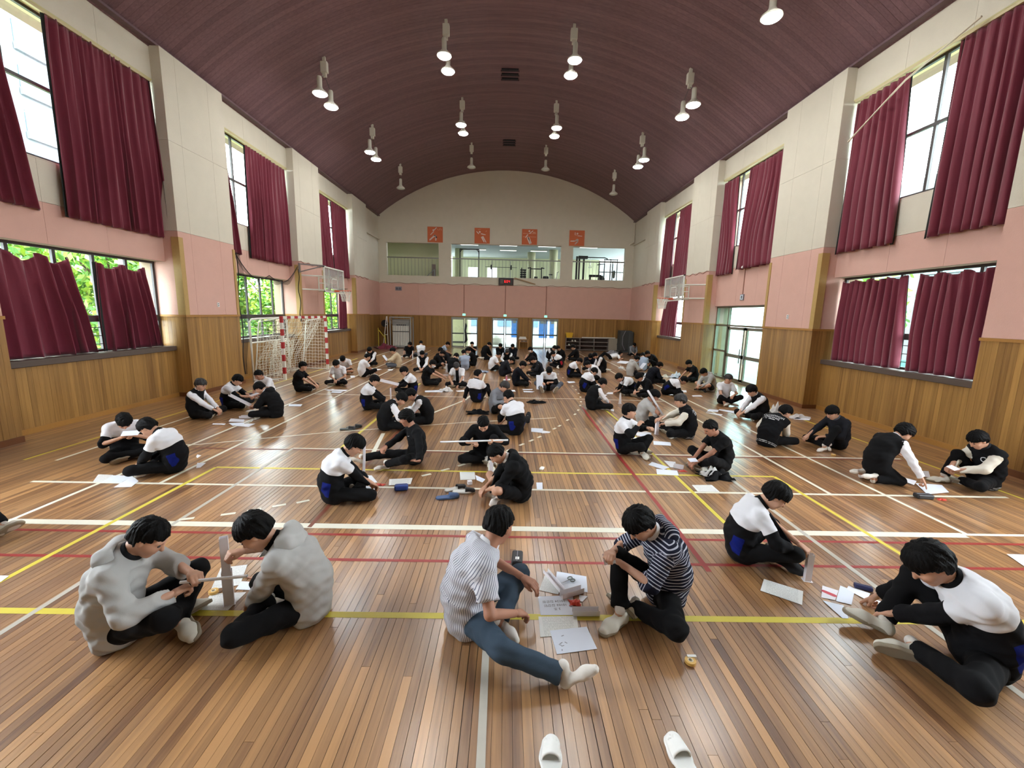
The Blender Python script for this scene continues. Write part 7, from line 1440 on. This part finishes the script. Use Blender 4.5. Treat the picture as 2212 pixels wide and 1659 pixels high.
# pupil mostly out of the frame at the left, only his foot reaches in
p(-170, 1172, 4, 'light-soled shoe and leg of a pupil reaching in past the left wall line', 'track', lod=1, legs_over=(('px', 8, 1138, .085), (.2, .5, .9), (.4, -.15, .08), (.4, -.9, .5), ((.85, .1, .5), (.5, -.55, -.65)), ((.6, .8, -.05), (.5, -.25, -.8)), .115))

# ---- lettering on the jackets, chest marks
def on_cloth(r, me, org, xdir, ydir, look, m, name):
    """lay a flat mesh on the jacket: every point is cast onto the cloth"""
    root, d = r; top = d['top']; bvh = bvhtree.BVHTree.FromObject(top, bpy.context.evaluated_depsgraph_get()) if False else bvhtree.BVHTree.FromPolygons([v.co for v in top.data.vertices], [tuple(q.vertices) for q in top.data.polygons])
    o_, x_, y_, l_ = (Vector([float(c) for c in q]) for q in (org, xdir, ydir, look))
    bm = bmesh.new(); bm.from_mesh(me); bmesh.ops.subdivide_edges(bm, edges=bm.edges[:], cuts=1); 
    for v in bm.verts:
        st = o_+x_*v.co.x+y_*v.co.y-l_*.5; h = bvh.ray_cast(st, l_, 1.); v.co = (h[0] if h[0] is not None else st+l_*.35)-l_*.005
    bm.to_mesh(me); bm.free(); me.materials.clear(); me.materials.append(m); link(name, me, root)
M_LET = mat('letter_white', (220, 220, 222), .7)
for key in ('P66', 'P78'):
    d = PO[key][1]
    for s_, dy, sz in (('CHANGWON', .055, .062), ('JUNGANG', .0, .062), ('UNITED', -.04, .02)):
        if s_ == 'UNITED': me = MB().box(-.09, .09, -.006, .006, 0, .001).mesh('underline')
        else: me = text_mesh(s_, sz)
        on_cloth(PO[key], me, d['P2']+d['tdir']*(dy+.04), -d['sdir'], d['tdir'], -d['bdir'], M_LET, 'back_lettering')
d = PO['P81'][1]; on_cloth(PO['P81'], text_mesh('C', .1), d['P2']+d['sdir']*.07+d['tdir']*.04, d['sdir'], d['tdir'], d['bdir'], M_LET, 'chest_letter')
d = PO['P8'][1]; sw = MB().add([(-.03, .004, 0), (-.02, -.006, 0), (.0, -.002, 0), (.03, .012, 0), (.0, .003, 0), (-.018, .0, 0)], [(0, 1, 2, 3, 4, 5)]).mesh('chest_mark'); on_cloth(PO['P8'], sw, d['P2']+d['sdir']*.06+d['tdir']*.06, d['sdir'], d['tdir'], d['bdir'], M_LET, 'chest_mark')
d = PO['P5'][1]; el = MB().add([(.022*math.cos(a), .014*math.sin(a), 0) for a in np.linspace(0, 2*PI, 17)[:-1]], [tuple(range(16))]).mesh('chest_emblem'); on_cloth(PO['P5'], el, d['P2']+d['sdir']*.07+d['tdir']*.09, d['sdir'], d['tdir'], d['bdir'], M_INK, 'chest_emblem')
# wristband and watch
for key, k in (('P67', 'WL'), ('P79', 'WL')):
    r = PO[key]; w_ = Vector([float(c) for c in r[1][k]]); MB().tube([w_+Vector((-.045, 0, .005)), w_+Vector((-.02, 0, .0))], .033, 14).build('wristband', M_BLKP, r[0])
